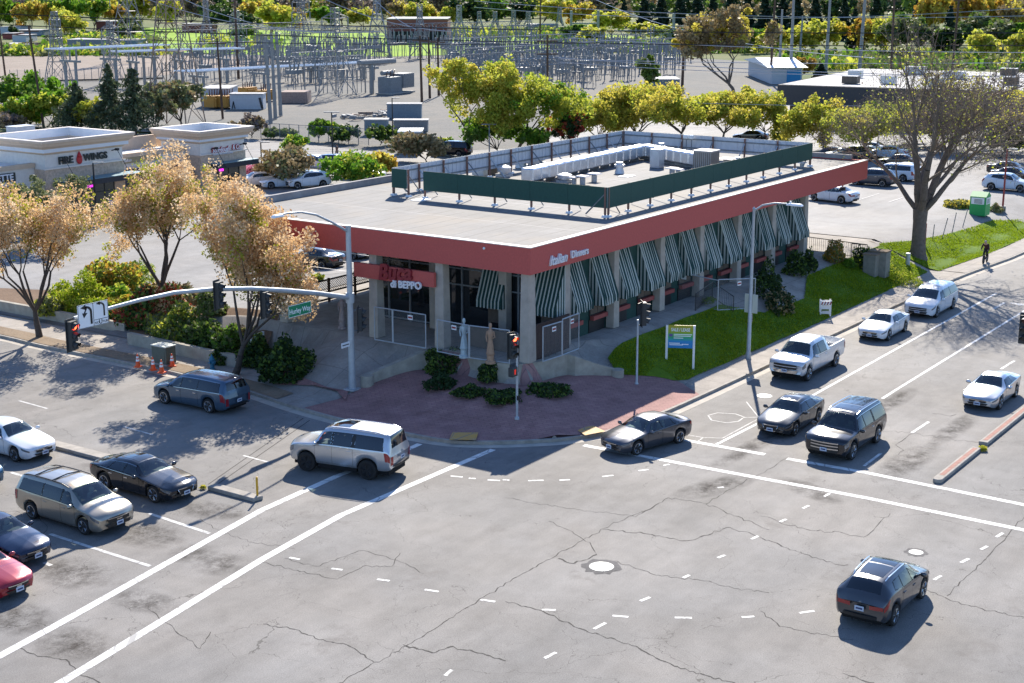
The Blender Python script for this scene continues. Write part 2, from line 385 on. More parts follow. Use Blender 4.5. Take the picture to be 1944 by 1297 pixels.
# smooth kerb line
def chaik(p, n=2):
    for _ in range(n):
        q = [p[0]]
        for a, b in zip(p[:-1], p[1:]): q += [(a[0]*.75+b[0]*.25, a[1]*.75+b[1]*.25), (a[0]*.25+b[0]*.75, a[1]*.25+b[1]*.75)]
        p = q+[p[-1]]
    return p
K = chaik(K, 2)
Ki = offs(K, .16); Ko = offs(K, -.48)
if Ki[20][1] < K[20][1]: Ki, Ko = offs(K, -.16), offs(K, .48)
sheet('road', [(-120, -160), (330, -160), (330, 36), (56, 36), (56, 260), (-120, 260)], M['asphalt'], 0)
def ribbon(name, A, B, z, m, thick=0):
    mb = MB()
    for i in range(len(A)-1):
        a, b, c, d = A[i], A[i+1], B[i+1], B[i]
        mb.quad((*a, z), (*b, z), (*c, z), (*d, z))
        if thick: mb.quad((*a, z-thick), (*b, z-thick), (*b, z), (*a, z))
    return structure(name, mb, m)
ribbon('gutter', Ko, K, .004, M['gutter']); ribbon('kerb', K, Ki, .15, M['kerb'], .15)
# red painted kerb stretch is not in the photo; block surfaces follow
jx = min(range(len(Ki)), key=lambda i: abs(Ki[i][0]-112)+(100 if Ki[i][1] > 36 else 0))
jy = min(range(len(Ki)), key=lambda i: abs(Ki[i][1]-70)+(100 if Ki[i][0] > 56 else 0))
near = Ki[jx:jy+1]
iplz0 = min(range(len(Ki)), key=lambda i: abs(Ki[i][0]-66.5)+(100 if Ki[i][1] > 36 else 0))
iplz1 = min(range(len(Ki)), key=lambda i: abs(Ki[i][1]-47.6)+(100 if Ki[i][0] > 56 else 0))
PLZ = Ki[iplz0:iplz1+1]+WXY+[(65.2, 36.9), (66.3, 34.6)]
sheet('red_plaza', PLZ, M['plaza'], .0, zt, .5)
def under(x, y): return zt(x, y)-.02-(.35 if inside(x, y, PLZ) and (x > 52.6 or y < 36) else 0)
sheet('site_paving', near+[(Ki[jy][0], 70), (112, 70)], M['walk'], 0, under, .8)
ribbon('plaza_edge', Ki[iplz0:iplz1+1], offs(Ki, .9 if Ki[20][1] > K[20][1] and offs(K, .16)[20] == Ki[20] else -.9)[iplz0:iplz1+1], .142, M['plaza'])
sheet('driveway_brick', [GT(482, 689)[:2], GT(520, 669)[:2], GT(590, 676)[:2], GT(660, 686)[:2], GT(655, 720)[:2], GT(640, 735)[:2], GT(560, 712)[:2]], M['plaza'], .06, zt, .7)
# planting strip and bark along Hurley side
k2 = [p for p in Ki if p[0] < 56 and p[1] > 50.0 and p[1] < 160]
sheet('dry_strip', k2+[(p[0]+1.25, p[1]) for p in reversed(k2)], M['strip'], .018, zt, 2)
sheet('far_pavement', [(53.5, 69.5), (57.4, 69.5), (57.4, 230), (53.5, 230)], M['walk'], .112)
# lawn: from the pavement along the avenue up to the building walk, then the bank beside the car park
ks = [p for p in Ki if p[0] > 66.8 and p[1] < 37 and p[0] < 230]
_kx = sorted(ks); lw = [(x, max(float(np.interp(x, [p[0] for p in _kx], [p[1] for p in _kx]))+1.75, 34.45 if x < 104 else 0)) for x in np.arange(228, 66.6, -1.0)]
def lawn_top(x): return 39.0 if x < 104 else 39.9
lawn_near = [p for p in lw if p[0] < 103.8]
LAWN = lawn_near+[(66.0, 35.0), (64.3, 37.3), (65.2, 38.5), (78, 38.5), (80.5, 36.7), (86, 36.5), (90, 38.1), (103.6, 38.2)]
sheet('lawn', LAWN, M['lawn'], .03, lambda x, y: zt(x, y)+.05*math.sin(x*1.3)*math.sin(y*1.7), .8)
bank = [p for p in lw if 103.4 <= p[0] < 132]
BANK = bank+[(103.6, 38.4), (108, 37.7), (113, 37.4), (120, 37.1), (126, 36.8), (130, 35.3), (132.5, 33.6)]
sheet('grass_bank', BANK, M['lawn'], .03, lambda x, y: zt(x, y)+.06*math.sin(x*.9)*math.sin(y*1.5), 1.2)
sheet('pavement_avenue', [p for p in Ki if p[0] > 103 and p[0] < 280]+list(reversed([(p[0], p[1]+1.8) for p in Ki if p[0] > 103 and p[0] < 280])), M['walk'], .16)
# parking lots
sheet('parking_lot', [(57, 61.4), (57, 103), (92, 112), (110, 112), (150, 100), (200, 95), (229, 103), (300, 90), (330, 33.2), (131.5, 33.2), (126, 36.3), (113, 36.9), (104.4, 37.9), (104.4, 61.4)], M['lot'], .0, lambda x, y: zt(x, y)+.02, 3.0)
sheet('back_lane', [(57.5, 100), (57.5, 300), G(380, 256)[:2], G(480, 265)[:2], G(745, 293)[:2], G(1000, 282)[:2], G(1100, 240)[:2], G(1480, 190)[:2], G(2100, 190)[:2], (330, 40), (200, 60)], M['lot'], .09)
yard = [G(-60, 150), G(-60, 108), G(300, 104), G(560, 103), G(1060, 96), G(1480, 120), G(1480, 190), G(1100, 240), G(1000, 282), G(745, 293), G(480, 266), G(380, 255), G(-60, 238)]
sheet('substation_yard', [p[:2] for p in yard], M['gravel'], .03)
sheet('dirt_field', [G(-120, 160)[:2], G(-120, 107)[:2], G(300, 104)[:2], G(560, 112)[:2], G(440, 132)[:2], G(230, 150)[:2]], M['dirt'], .06)
sheet('meadow', [G(255, 98)[:2], G(255, 52)[:2], G(740, 64)[:2], G(1075, 58)[:2], G(1300, 80)[:2], G(1330, 96)[:2], G(1060, 100)[:2], G(740, 108)[:2], G(540, 106)[:2]], M['meadow'], .09)
mbm = MB()
def strip(a, b, wd, z=.006, mb=None):
    p = Vector(G(*a)[:2]); q = Vector(G(*b)[:2]); t = (q-p).normalized(); n = Vector((-t.y, t.x))*wd/2
    k = max(1, int((q-p).length/3))
    for i in range(k):
        u, v = p+(q-p)*(i/k), p+(q-p)*((i+1)/k)
        (mb or mbm).quad((*(u-n), z), (*(v-n), z), (*(v+n), z), (*(u+n), z))
for a, b, wd in (((-40, 1267), (118, 1181), .34), ((118, 1181), (498, 968), .34), ((498, 968), (640, 904), .34), ((640, 904), (690, 885), .32), ((748, 865), (797, 843), .3),
                 ((60, 1328), (118, 1295), .34), ((118, 1295), (498, 1062), .34), ((498, 1062), (648, 978), .34), ((648, 978), (936, 853.5), .32),
                 ((1108, 845.5), (1644, 945.4), .32), ((1644, 945.4), (2000, 1018), .32), ((1296, 835), (1452, 863), .32), ((1494, 871), (1644, 897.5), .32), ((1644, 897.5), (2000, 970), .32),
                 ((1358, 845), (1534, 756), .16), ((1534, 756), (1891, 557), .16), ((1640, 885), (1672, 861), .14), ((1704, 738.5), (1942, 592), .16), ((1675, 757), (1704, 738.5), .16), ((1942, 592), (2100, 493), .16),
                 ((1731, 822), (1763, 801), .14), ((1900, 701), (1926, 685), .14), ((2000, 640), (2030, 620), .14)):
    strip(a, b, wd)
for a, b in (((855, 904), (878.5, 906)), ((890, 908), (903, 909)), ((925.7, 911.4), (949, 912.7)), ((954.6, 911), (967, 912)), ((1003, 913), (1032, 912)), ((1062, 912), (1082, 911)), ((1143.5, 905), (1164.5, 902.7)), ((1212, 894), (1231, 891.7)), ((1259, 884), (1270.7, 881.7)), ((1362.5, 926), (1374, 925)),
             ((549.5, 1058.7), (569, 1062.4)), ((629.5, 1079.5), (650.4, 1082.3)), ((716, 1100), (739.6, 1103)), ((806.4, 1119.6), (832.6, 1123.5)), ((912, 1138.7), (940, 1142.6)), ((1028.7, 1157.6), (1055, 1158.4)), ((1163, 1169), (1193, 1171.5)), ((1281, 1172.8), (1313.5, 1173.3)), ((1408, 1172), (1432, 1170.7)), ((1517.4, 1164), (1546, 1160)),
             ((1127.8, 1194.3), (1150, 1182.5)), ((1215.6, 1141.3), (1234, 1134)), ((1297, 1097.3), (1308.7, 1092)), ((1362.5, 1059.3), (1376.4, 1054)), ((1426.7, 1023.9), (1439.3, 1017.8)), ((1033.4, 1250), (1055.7, 1238.9)), ((1480.7, 991), (1492.5, 985.8)), ((1524, 965.4), (1535.8, 960)), ((1564.6, 942.8), (1575, 937)),
             ((1891, 1020), (1904, 1012)), ((1862, 1043.5), (1874.5, 1037)), ((1824, 1068.4), (1839.4, 1060.6)), ((1773, 1101), (1787.5, 1093.3)), ((845, 1283), (858, 1272))):
    strip(a, b, .125)
structure('road_markings', mbm, M['mark'])
mbm = MB()
for a, b, wd in (((283, 975), (398, 1013), .17), ((20, 897), (60, 909), .17), ((95, 1014), (181, 1042), .17), ((181, 1042), (285, 1075), .17), ((84, 1068), (97, 1074), .17), ((36, 761), (90, 776), .12), ((234, 810), (290, 826), .12), ((462, 865), (510, 878), .12)):
    strip(a, b, wd)
# turn arrow on the avenue
def arrow(cx_, cy_):
    x, y, _ = G(cx_, cy_)
    mbm.quad((x-1.4, y+.1, .006), (x+.9, y+.1, .006), (x+.9, y+.3, .006), (x-1.4, y+.3, .006))
    mbm.poly([(x+.9, y-.2, .006), (x+1.1, y-.1, .006), (x+1.1, y-.75, .006), (x+.7, y-.75, .006)])
    mbm.poly([(x+.55, y-.75, .006), (x+1.3, y-.75, .006), (x+.92, y-1.5, .006)])
arrow(1905, 580)
structure('worn_road_markings', mbm, M['mark_worn'])
# loop detector outlines sawn into the lanes
mbm = MB()
def poly_line(pts, wd):
    for a, b in zip(pts[:-1], pts[1:]): strip(a, b, wd, .005, mbm)
loop = [(1344, 789), (1362, 784), (1396, 786), (1413, 792), (1402, 800), (1380, 803), (1351, 798), (1344, 789)]
poly_line(loop, .06); poly_line([(1413, 793), (1440, 792), (1420, 767), (1417, 763)], .05); poly_line([(1300, 825), (1335, 831), (1372, 832), (1440, 795)], .05); poly_line([(1335, 831), (1322, 840)], .05)
structure('chalk_outline', mbm, M['mark_worn'])
mbm = MB()
def crk(pts, wd):
    rnd = random.Random(int(pts[0][0]*7+pts[0][1])); out = [pts[0]]
    for a, b in zip(pts[:-1], pts[1:]):
        n = max(1, int(math.hypot(b[0]-a[0], b[1]-a[1])/7))
        for i in range(1, n+1):
            j = 2.3 if i < n else 0
            out.append((a[0]+(b[0]-a[0])*i/n+rnd.uniform(-j, j), a[1]+(b[1]-a[1])*i/n+rnd.uniform(-j, j)))
    for a, b in zip(out[:-1], out[1:]): strip(a, b, wd*rnd.uniform(.3, 1.0), .003, mbm)
for pts, wd in (([(630, 1305), (770, 1227), (980, 1096), (1160, 996), (1251, 957)], .05), ([(1206, 982), (1269, 945), (1340, 957), (1460, 1006)], .05), ([(1340, 957), (1400, 922), (1500, 868)], .05), ([(1798, 1131), (1862, 1071), (1944, 982)], .05),
                ([(23, 1227), (80, 1247), (125, 1252), (150, 1280), (190, 1297)], .06), ([(500, 1185), (560, 1195), (620, 1218), (660, 1225), (710, 1257)], .06), ([(765, 1224), (822, 1240), (855, 1228), (900, 1238), (960, 1255)], .09),
                ([(960, 1142), (1030, 1160), (1090, 1190), (1200, 1226), (1280, 1265), (1400, 1300)], .07), ([(1145, 1005), (1222, 1013), (1295, 1027), (1310, 1026), (1385, 1001), (1440, 1018), (1500, 1045)], .07), ([(1444, 980), (1530, 1005), (1600, 1012), (1640, 1020), (1690, 975)], .05),
                ([(1444, 1160), (1480, 1190), (1560, 1205), (1620, 1215)], .05), ([(1600, 1278), (1660, 1297)], .08), ([(1500, 1044), (1590, 1072), (1610, 1072)], .05), ([(1760, 1120), (1810, 1142), (1880, 1160), (1944, 1172)], .05), ([(498, 1068), (640, 1100), (690, 1075), (745, 1075), (760, 1050)], .045), ([(280, 1155), (380, 1232), (400, 1200)], .045),
                ([(1733, 823), (1700, 845), (1716, 855), (1705, 864)], .05), ([(1733, 823), (1790, 832), (1860, 840)], .035), ([(1770, 785), (1796, 789), (1815, 787)], .045), ([(1060, 1060), (1090, 1070), (1112, 1063), (1133, 1053)], .09), ([(1133, 1053), (1120, 1030), (1098, 1018), (1071, 1003), (1042, 990)], .045), ([(1165, 1065), (1250, 1092), (1330, 1102), (1395, 1118), (1460, 1125)], .045),
                ([(0, 970), (60, 975), (90, 1000), (60, 1060)], .03), ([(540, 1060), (600, 1075), (690, 1045), (770, 1070), (805, 1090)], .04), ([(960, 945), (1060, 962), (1160, 975), (1206, 982)], .04), ([(1590, 800), (1640, 815), (1733, 822)], .03), ([(380, 985), (420, 1010), (480, 1030), (560, 1042)], .03)):
    crk(pts, wd)
structure('asphalt_crack', mbm, M['crack'])
# utility trench seams on the left
mbm = MB()
for a, b in (((588, 798), (405, 925)), ((576, 794), (395, 920))): strip(a, b, .05, .003, mbm)
structure('trench_seam', mbm, M['crack'])
# ravelled, oil darkened stretches of the lanes
def ravel():
    m, nt, out = newmat('ravelled_asphalt'); g = NG(nt); tc = g.n('TexCoord').outputs['Object']; n = g.noise(tc, 1.3, 5, .75); n2 = g.noise(tc, 9, 3, .8)
    uv = g.n('UVMap').outputs[0]; sp = g.n('SeparateXYZ', i_0=uv); rr = g.math('ADD', g.math('POWER', g.math('ABSOLUTE', sp.outputs[0]), 2.0), g.math('POWER', g.math('ABSOLUTE', sp.outputs[1]), 2.0))
    f = g.math('MULTIPLY', g.math('SUBTRACT', 1.0, rr, True), g.mr(g.math('ADD', n, g.math('MULTIPLY', n2, .5)), .62, .95, 0, 1.0), True)
    d = g.n('BsdfDiffuse'); d.inputs[0].default_value = (.075, .062, .052, 1); tr = g.n('BsdfTransparent'); mx = g.n('MixShader', i_0=g.math('MULTIPLY', f, .62), i_1=tr.outputs[0], i_2=d.outputs[0]); nt.links.new(mx.outputs[0], out.inputs[0]); return m
M['ravel'] = ravel()
def stain(a, b, wd, k=0):
    p = Vector(G(*a)[:2]); q = Vector(G(*b)[:2]); t = (q-p).normalized(); n = Vector((-t.y, t.x))*wd/2; me = bpy.data.meshes.new('asphalt_stain'); me.from_pydata([(*(p-n), .0022+k), (*(q-n), .0022+k), (*(q+n), .0022+k), (*(p+n), .0022+k)], [], [(0, 1, 2, 3)]); me.materials.append(M['ravel'])
    u = me.uv_layers.new(); 
    for i, c in enumerate(((-1, -1), (1, -1), (1, 1), (-1, 1))): u.data[i].uv = c
    o = put('asphalt_stain', me); o['kind'] = 'structure'
for i, (a, b, wd) in enumerate((((1665, 915), (1775, 842), 1.9), ((1760, 852), (1860, 780), 1.3), ((205, 990), (345, 1038), 2.6), ((330, 1040), (400, 1062), 2.0), ((385, 1056), (455, 1088), 2.2), ((75, 1060), (200, 1115), 2.6), ((-30, 1150), (90, 1200), 2.6), ((75, 1195), (200, 1250), 2.4), ((210, 1120), (340, 1165), 1.8), ((330, 955), (470, 985), 2.0), ((1480, 905), (1600, 960), 1.6), ((1270, 950), (1440, 900), 1.8), ((1650, 790), (1740, 735), 1.4), ((150, 880), (300, 915), 1.4), ((1330, 900), (1520, 800), 1.2))): stain(a, b, wd, i*.00004)
# tactile pads, dark stamped path outlines
mbm = MB()
for q in (((859, 823), (908, 823.5), (903.5, 838), (853, 837)), ((1091, 816), (1126.5, 810.4), (1149, 821), (1111, 828.5))):
    mbm.poly([(*G(*p, .17)[:2], .226) for p in q])
structure('tactile_paving', mbm, M['tactile'])
# manholes
def manhole(px, py, r, label, col, ring=True):
    x, y, _ = G(px, py); t = thing('manhole_cover', label, 'manhole cover', (x, y, 0))
    mb = MB().lathe([(r*.94, .004), (r*.94, .016), (.01, .018)], n=24); mb.build('lid', col, t)
    MB().lathe([(r*1.12, .003), (r*1.12, .012), (r*.98, .012), (r*.98, .003)], n=24).build('frame', M['steel_d'], t)
    if ring: 
        mb = MB(); mb.poly([(x+math.cos(a*math.pi/10)*r*(1.75+.25*math.sin(a*3)), y+math.sin(a*math.pi/10)*r*(1.75+.25*math.cos(a*2)), .0025) for a in range(20)])
        structure('asphalt_patch', mb, M['patch'])
M['patch'] = ground_mat('old_asphalt_patch', (.10, .095, .09), (.17, .16, .15), (.2, .19, .18), .6)
M['lid'] = P('bright_lid', (.55, .53, .49), .35, .3, var=.1)
M['lid2'] = P('grey_lid', (.5, .49, .46), .5, .2, var=.15)
manhole(1142, 1076, .40, 'bright round manhole cover in a ragged dark asphalt patch', M['lid'])
manhole(1739, 1049, .24, 'small pale manhole cover near the grey crossover', M['lid2'])
manhole(1451, 752, .36, 'white painted manhole cover in the kerb lane by the lamp post', M['lid'], False)
# medians
M['mbrick'] = P('median_brick', (.33, .16, .12), .85, var=.3, scale=5)
yl = G(1773, 906, .15)[1]; yr = G(1800, 902, .15)[1]; xn = G(1780, 912, .15)[0]; xg0 = G(1858, 850, .15)[0]; xg1 = xg0+.9
def median(x0, x1, nose):
    mb = MB(); yc = (yl+yr)/2; hw = abs(yl-yr)/2
    pts = ([(x0+hw*(1-math.cos(a)), yc-hw*math.sin(a)) for a in (R(-90), R(-55), R(-20), R(20), R(55), R(90))] if nose else [(x0, yc+hw), (x0, yc-hw)])+[(x1, yc-hw), (x1, yc+hw)]
    mb.prism(pts, 0, .17); o = structure('median_island', mb, M['kerb'], bevel=.02)
    mb = MB().bb(x0+(.7 if nose else .3), x1-.2, yc-hw*.48, yc+hw*.48, .165, .175); b = mb.build('brick_inlay', M['mbrick'], o); 
median(xn, xg0, True); median(xg1, 230, False)
a, b = G(489, 944, .15), G(402, 921, .15)
mb = MB().prism([(a[0]-.25, a[1]), (a[0]+.22, a[1]-.1), (b[0]+.25, b[1]), (b[0]-.25, b[1])], 0, .17); structure('median_island', mb, M['kerb'], bevel=.02)
c, d = G(199, 866, .15), G(113, 838, .15)
mb = MB().prism([(c[0]-.3, c[1]-5.2), (c[0]+.3, c[1]-5.2), (c[0]+.3, d[1]+60), (c[0]-.3, d[1]+60)], 0, .16); structure('median_island', mb, M['kerb'], bevel=.02)
# ================================================================== main building
WX = 95.9; WY = FY+1.3; WF = 63.9; WB = 52.9
M['fascia'] = P('red_fascia', (.52, .105, .085), .85, var=.1, scale=9, bump=.35, bscale=14)
M['fascia_cap'] = P('fascia_cap', (.75, .66, .58), .6, var=.1)
M['stucco'] = P('column_stucco', (.43, .38, .32), .95, var=.18, scale=2, bump=.6, bscale=18)
M['green'] = P('dark_green_wall', (.016, .062, .05), .8, var=.15)
M['greenp'] = P('green_screen_panel', (.020, .075, .058), .75, var=.12, scale=6, bump=.15, bscale=12)
M['pale'] = P('pale_screen_backing', (.55, .57, .60), .6, var=.1)
M['brown'] = P('brown_blind', (.13, .10, .075), .7, var=.2)
M['soffit'] = P('soffit', (.16, .15, .13), .9, var=.1)
M['parapet'] = P('grey_parapet', (.34, .32, .31), .9, var=.25, scale=1.5)
M['aw_w'] = P('awning_white', (.46, .49, .44), .85, var=.08)
M['aw_g'] = P('awning_green', (.008, .045, .040), .85, var=.08)
M['planter'] = P('red_planter', (.32, .07, .06), .7, var=.15)
M['wood_d'] = P('dark_wood', (.075, .045, .035), .85, var=.3, scale=7)
M['letter_w'] = P('white_letter', (.75, .74, .76), .5, var=.03)
M['letter_r'] = P('red_letter', (.26, .025, .035), .4, var=.05)
def roofmat():
    m, nt, out = newmat('rolled_roofing'); g = NG(nt); tc = g.n('TexCoord').outputs['Object']
    sp = g.n('SeparateXYZ', i_0=tc); wob = g.math('MULTIPLY', g.noise(tc, .35, 3), .5)
    fr = g.math('FRACT', g.math('ADD', g.math('MULTIPLY', sp.outputs[1], 1.0), wob)); line = g.math('LESS_THAN', fr, .13)
    fx = g.math('FRACT', g.math('MULTIPLY', g.math('ADD', sp.outputs[0], g.math('MULTIPLY', wob, .4)), .16)); l2 = g.math('MULTIPLY', g.math('LESS_THAN', fx, .012), .45)
    n = g.noise(tc, .35, 5, .65); n2 = g.noise(tc, 5, 4, .7); k = g.math('MULTIPLY', g.mr(n, .3, .7, .78, 1.2), g.mr(n2, .3, .7, .88, 1.12))
    c = g.mix(1.0, (.155, .15, .145), g.n('CombineColor', i_0=k, i_1=k, i_2=k).outputs[0], 'MULTIPLY')
    pond = g.mr(g.noise(tc, .16, 4, .6), .50, .64, 0, .6); c = g.mix(pond, c, (.20, .165, .125))
    c = g.mix(g.math('MULTIPLY', line, g.mr(g.noise(tc, .5, 3), .4, .6, .2, .75)), c, (.085, .08, .075)); c = g.mix(l2, c, (.42, .40, .38))
    b = g.n('BsdfPrincipled', i_Base_Color=c, i_Roughness=.8); nt.links.new(b.outputs[0], out.inputs[0]); return m
M['roof'] = roofmat()
def LB(t):
    mb = MB(); mb.M = Matrix.Translation(-Vector(t.location)); return mb
bld = thing('restaurant_building', 'long low empty restaurant with deep red fascia, flat grey roof and green striped awnings', 'restaurant', (FX, FY, PAD))
LB(bld).bb(FX+.27, XE-.27, FY+.27, YE-.27, ZR-.45, ZR-.08).build('roof', M['roof'], bld)
mb = LB(bld).bb(FX, FX+.25, FY+.25, YE, ZB, ZR); mb.bb(FX, XE-.0, FY, FY+.25, ZB, ZR); mb.bb(XE-.25, XE, FY+.25, YE, ZB, ZR); mb.build('fascia', M['fascia'], bld)
mb = LB(bld).bb(FX-.03, FX+.3, FY+.3, YE, ZR, ZR+.045); mb.bb(FX-.03, XE+.03, FY-.03, FY+.3, ZR, ZR+.045); mb.build('fascia_cap', M['fascia_cap'], bld)
mb = LB(bld).bb(FX+.3, XE-.3, YE-.25, YE, ZB, ZR+.32); mb.bb(XE-.3, XE+.0, FY+1.2, YE, ZR+.002, ZR+.32); mb.build('parapet', M['parapet'], bld)
LB(bld).bb(FX+.26, XE-.26, FY+.26, YE-.26, ZB+.25, ZB+.30).build('soffit', M['soffit'], bld)
colx = [64.0, 69.0, 74.2, 79.1, 84.2, 89.3, 94.5]
def column(x, y, w=.60):
    LB(bld).box((x, y, (PAD+ZB+.25)/2), (w, w*.9, ZB+.25-PAD), taper=.8).build('column', M['stucco'], bld, bevel=.03)
for x in colx: column(x, FY+.98)
for y in (FY+.55, 45.35, 49.75, 56.2): column(FX+.62, y, .68)
column(XE-1.4, YE-1.0)
LB(bld).bb(WF, WX, WY, WB, PAD-.2, ZB+.26).build('wall', M['green'], bld)
# awnings: striped wedge with side cheeks and hanging valance
def awning_mesh(wd, out, zt_, zb_, val, jit=0.0):
    """attached along x at y=0, projecting to -y"""
    mb = MB(); n = max(6, int(wd/.115)); n += n % 2
    for i in range(n):
        o_ = .016*(1 if i % 2 else -1); a, b = -wd/2+wd*i/n-(o_ if i else 0), -wd/2+wd*(i+1)/n+(o_ if i < n-1 else 0); mb.mi = i % 2; s = .04 if i % 2 else 0
        mb.quad((a, -.02, zt_), (b, -.02, zt_), (b, -out, zb_), (a, -out, zb_))
        mb.quad((a, -out, zb_), (b, -out, zb_), (b, -out-.02, zb_-val+s), (a, -out-.02, zb_-val+s))
    m = int(out/.115); m += m % 2
    for sx in (-wd/2, wd/2):
        for j in range(m):
            y0, y1 = -out*j/m-.02*(j == 0), -out*(j+1)/m; mb.mi = j % 2
            h0, h1 = zt_+(zb_-zt_)*j/m, zt_+(zb_-zt_)*(j+1)/m
            mb.quad((sx, y0, h0), (sx, y1, h1), (sx, y1, zb_-val), (sx, y0, zb_-val))
    if jit: rj = random.Random(int(jit*1000)); hs = {}; mb.v = [(x+.012*math.sin(z*5+jit*90), y+hs.setdefault((round(x, 2), round(z, 1)), rj.uniform(-.035, .035)), z+(rj.uniform(-.03, .03) if z < zb_-.1 else 0)) for x, y, z in mb.v]
    mb.recalc = False
    return mb.mesh('awning', [M['aw_w'], M['aw_g']])
aws = [awning_mesh(1.66, .85+.03*k, 4.42, 2.05-.03*k, .42, .05+.03*k) for k in range(4)]
wn = 0
for c in colx:
    for s in (-1, 1):
        if c == colx[0] and s < 0: continue
        if c == colx[-1] and s > 0: continue
        x = c+s*1.22
        o = put('awning', aws[wn % 4], bld); wn += 1; o.location = (x-FX, WY-FY-.01, 0)
        f = LB(bld).bb(x-.78, x+.78, WY-.06, WY+.02, PAD+.95, ZB-.5).build('window', M['black'], bld)
        LB(bld).bb(x-.70, x-.03, WY-.075, WY-.055, PAD+1.02, ZB-.6).bb(x+.03, x+.70, WY-.075, WY-.055, PAD+1.02, ZB-.6).build('pane', M['brown'], f)
        LB(bld).bb(x-.8, x+.8, WY-.05, WY+.01, PAD, PAD+.72).build('plinth', M['black'], bld)
        p = LB(bld); p.bb(x-.75, x+.75, WY-.30, WY-.07, PAD+.72, PAD+.95); p.build('window_box', M['planter'], bld)
# entry front: glazing behind the columns, facing Hurley
mb = LB(bld); mb.bb(WF-.06, WF-.01, WY, WB, PAD, ZB+.2); mb.build('glazing', M['glass'], bld)
mb = LB(bld)
for y in (41.5, 43.2, 45.1, 46.9, 48.8, 50.5, 52.0, 52.8): mb.bb(WF-.14, WF-.062, y-.05, y+.05, PAD, ZB+.2)
for z in (PAD+.1, PAD+2.5, PAD+3.4): mb.bb(WF-.13, WF-.063, WY, WB, z-.04, z+.04)
mb.build('mullion', M['steel_d'], bld)
aw2 = awning_mesh(1.6, .95, 4.42, 2.1, .42)
for px in (1052, 950):
    y = onX(px, 560, WF)[1]; o = put('awning', aw2, bld); o.location = (WF-FX-.15, y-FY, 0); o.rotation_euler = (0, 0, R(-90))
    LB(bld).bb(WF-.16, WF-.142, y-.7, y+.7, PAD+.7, PAD+4.3).build('window', M['brown'], bld)
for y in (43.8, 48.4): LB(bld).box((WF-.5, y, (PAD+ZB)/2), (.5, .5, ZB-PAD)).build('pier', M['stucco'], bld)
# red sign board hung between the entry columns
a = onX(672, 499, FX+.05); b = onX(824, 517, FX+.05); c = onX(824, 546, FX+.05)
ztop = (a[2]+b[2])/2; zlo = c[2]; y0, y1 = b[1], a[1]
sb = LB(bld).bb(FX+.02, FX+.22, y0, y1, zlo, ztop).build('sign_board', M['fascia'], bld)
rot = (R(90), 0, R(-90))
t_ = text('sign_lettering', 'Buca', 1.15, (-.05, (y1-1.75)-FY, zlo+.05-PAD), (R(90), 0, R(-90)), M['letter_r'], bld, .07, .25, .035)
t_.rotation_euler = (R(90), R(-6), R(-90))
text('sign_lettering', 'di BEPPO', .52, (-.12, (y1-2.62)-FY, zlo-.25-PAD), (R(90), R(-3), R(-90)), M['letter_w'], bld, .05, 0, .018)
# lettering on the avenue side of the fascia
zl = onY(1060, 500, FY)[2]; xl = onY(1040, 495, FY)[0]
text('fascia_lettering', 'Italian', .68, (xl-FX+.05, -.05, zl+.02-PAD), (R(90), 0, 0), M['letter_w'], bld, .05, .35, .014)
xd = onY(1083, 489, FY)[0]
text('fascia_lettering', 'Dinners', .52, (xd-FX-.05, -.05, zl+.10-PAD), (R(90), 0, 0), M['letter_w'], bld, .05, 0, .014)
MB().ball((-.05, onX(920, 469, FX)[1]-FY, onX(900, 469, FX)[2]-PAD), .07).build('fascia_lamp', M['white'], bld)
# ---------------------------------------------------------------- roof screen
SZ = ZR-.08
sx0 = G(1153, 413, SZ)[0]; sy0 = G(1153, 413, SZ)[1]; sx1 = G(1541, 316, SZ)[0]; sy1 = G(1189.5, 290, SZ)[1]
gap0 = G(827, 373, SZ)[1]; gap1 = gap0+1.25
scr = thing('roof_screen', 'green panel screen on posts round the roof machinery of the red fascia building', 'roof screen', (sx0, sy0, SZ))
pz0, pz1 = SZ+.5, SZ+1.66
def panel(a, b, nrm):
    """one run from a to b; outer face green, inner face pale with rails"""
    n = max(1, round(math.hypot(b[0]-a[0], b[1]-a[1])/2.45)); t = Vector((b[0]-a[0], b[1]-a[1])).normalized(); nn = Vector(nrm)
    L = math.hypot(b[0]-a[0], b[1]-a[1])/n
    rz = math.atan2(t.y, t.x)
    for i in range(n):
        m = Vector(a)+t*L*(i+.5)
        LB(scr).box((m.x, m.y, (pz0+pz1)/2), (L-.015, .03, pz1-pz0), rz).build('panel', M['greenp'], scr)
        q = m-nn*.032; mb = LB(scr).box((q.x, q.y, (pz0+pz1)/2), (L-.02, .03, pz1-pz0-.02), rz)
        for k in range(6):
            r_ = q+t*L*((k+.5)/6-.5)-nn*.03; mb.box((r_.x, r_.y, (pz0+pz1)/2), (.03, .03, pz1-pz0-.03), rz)
        mb.build('backing', M['pale'], scr)
        mb = LB(scr)
        for z in (pz0+.22, pz1-.3):
            q2 = m-nn*.085; mb.box((q2.x, q2.y, z), (L, .06, .09), rz)
        mb.build('rail', M['steel_d'], scr)
    for i in range(n+1):
        q = Vector(a)+t*L*i-nn*.15; mb = LB(scr).box((q.x, q.y, (SZ+pz1)/2), (.1, .1, pz1-SZ-.03), rz)
        mb.build('post', M['rustp'], scr)
        f = q-nn*1.25; mb = LB(scr); mb.bar((q.x, q.y, pz1-.35), (f.x, f.y, SZ+.08), .075); mb.build('brace', M['steel'] if i % 3 else M['steel_d'], scr)
        LB(scr).box((q.x, q.y, SZ+.06), (.34, .34, .12), rz, .6).build('foot', M['white'], scr)
M['rustp'] = P('brown_post', (.20, .11, .085), .8, var=.2)
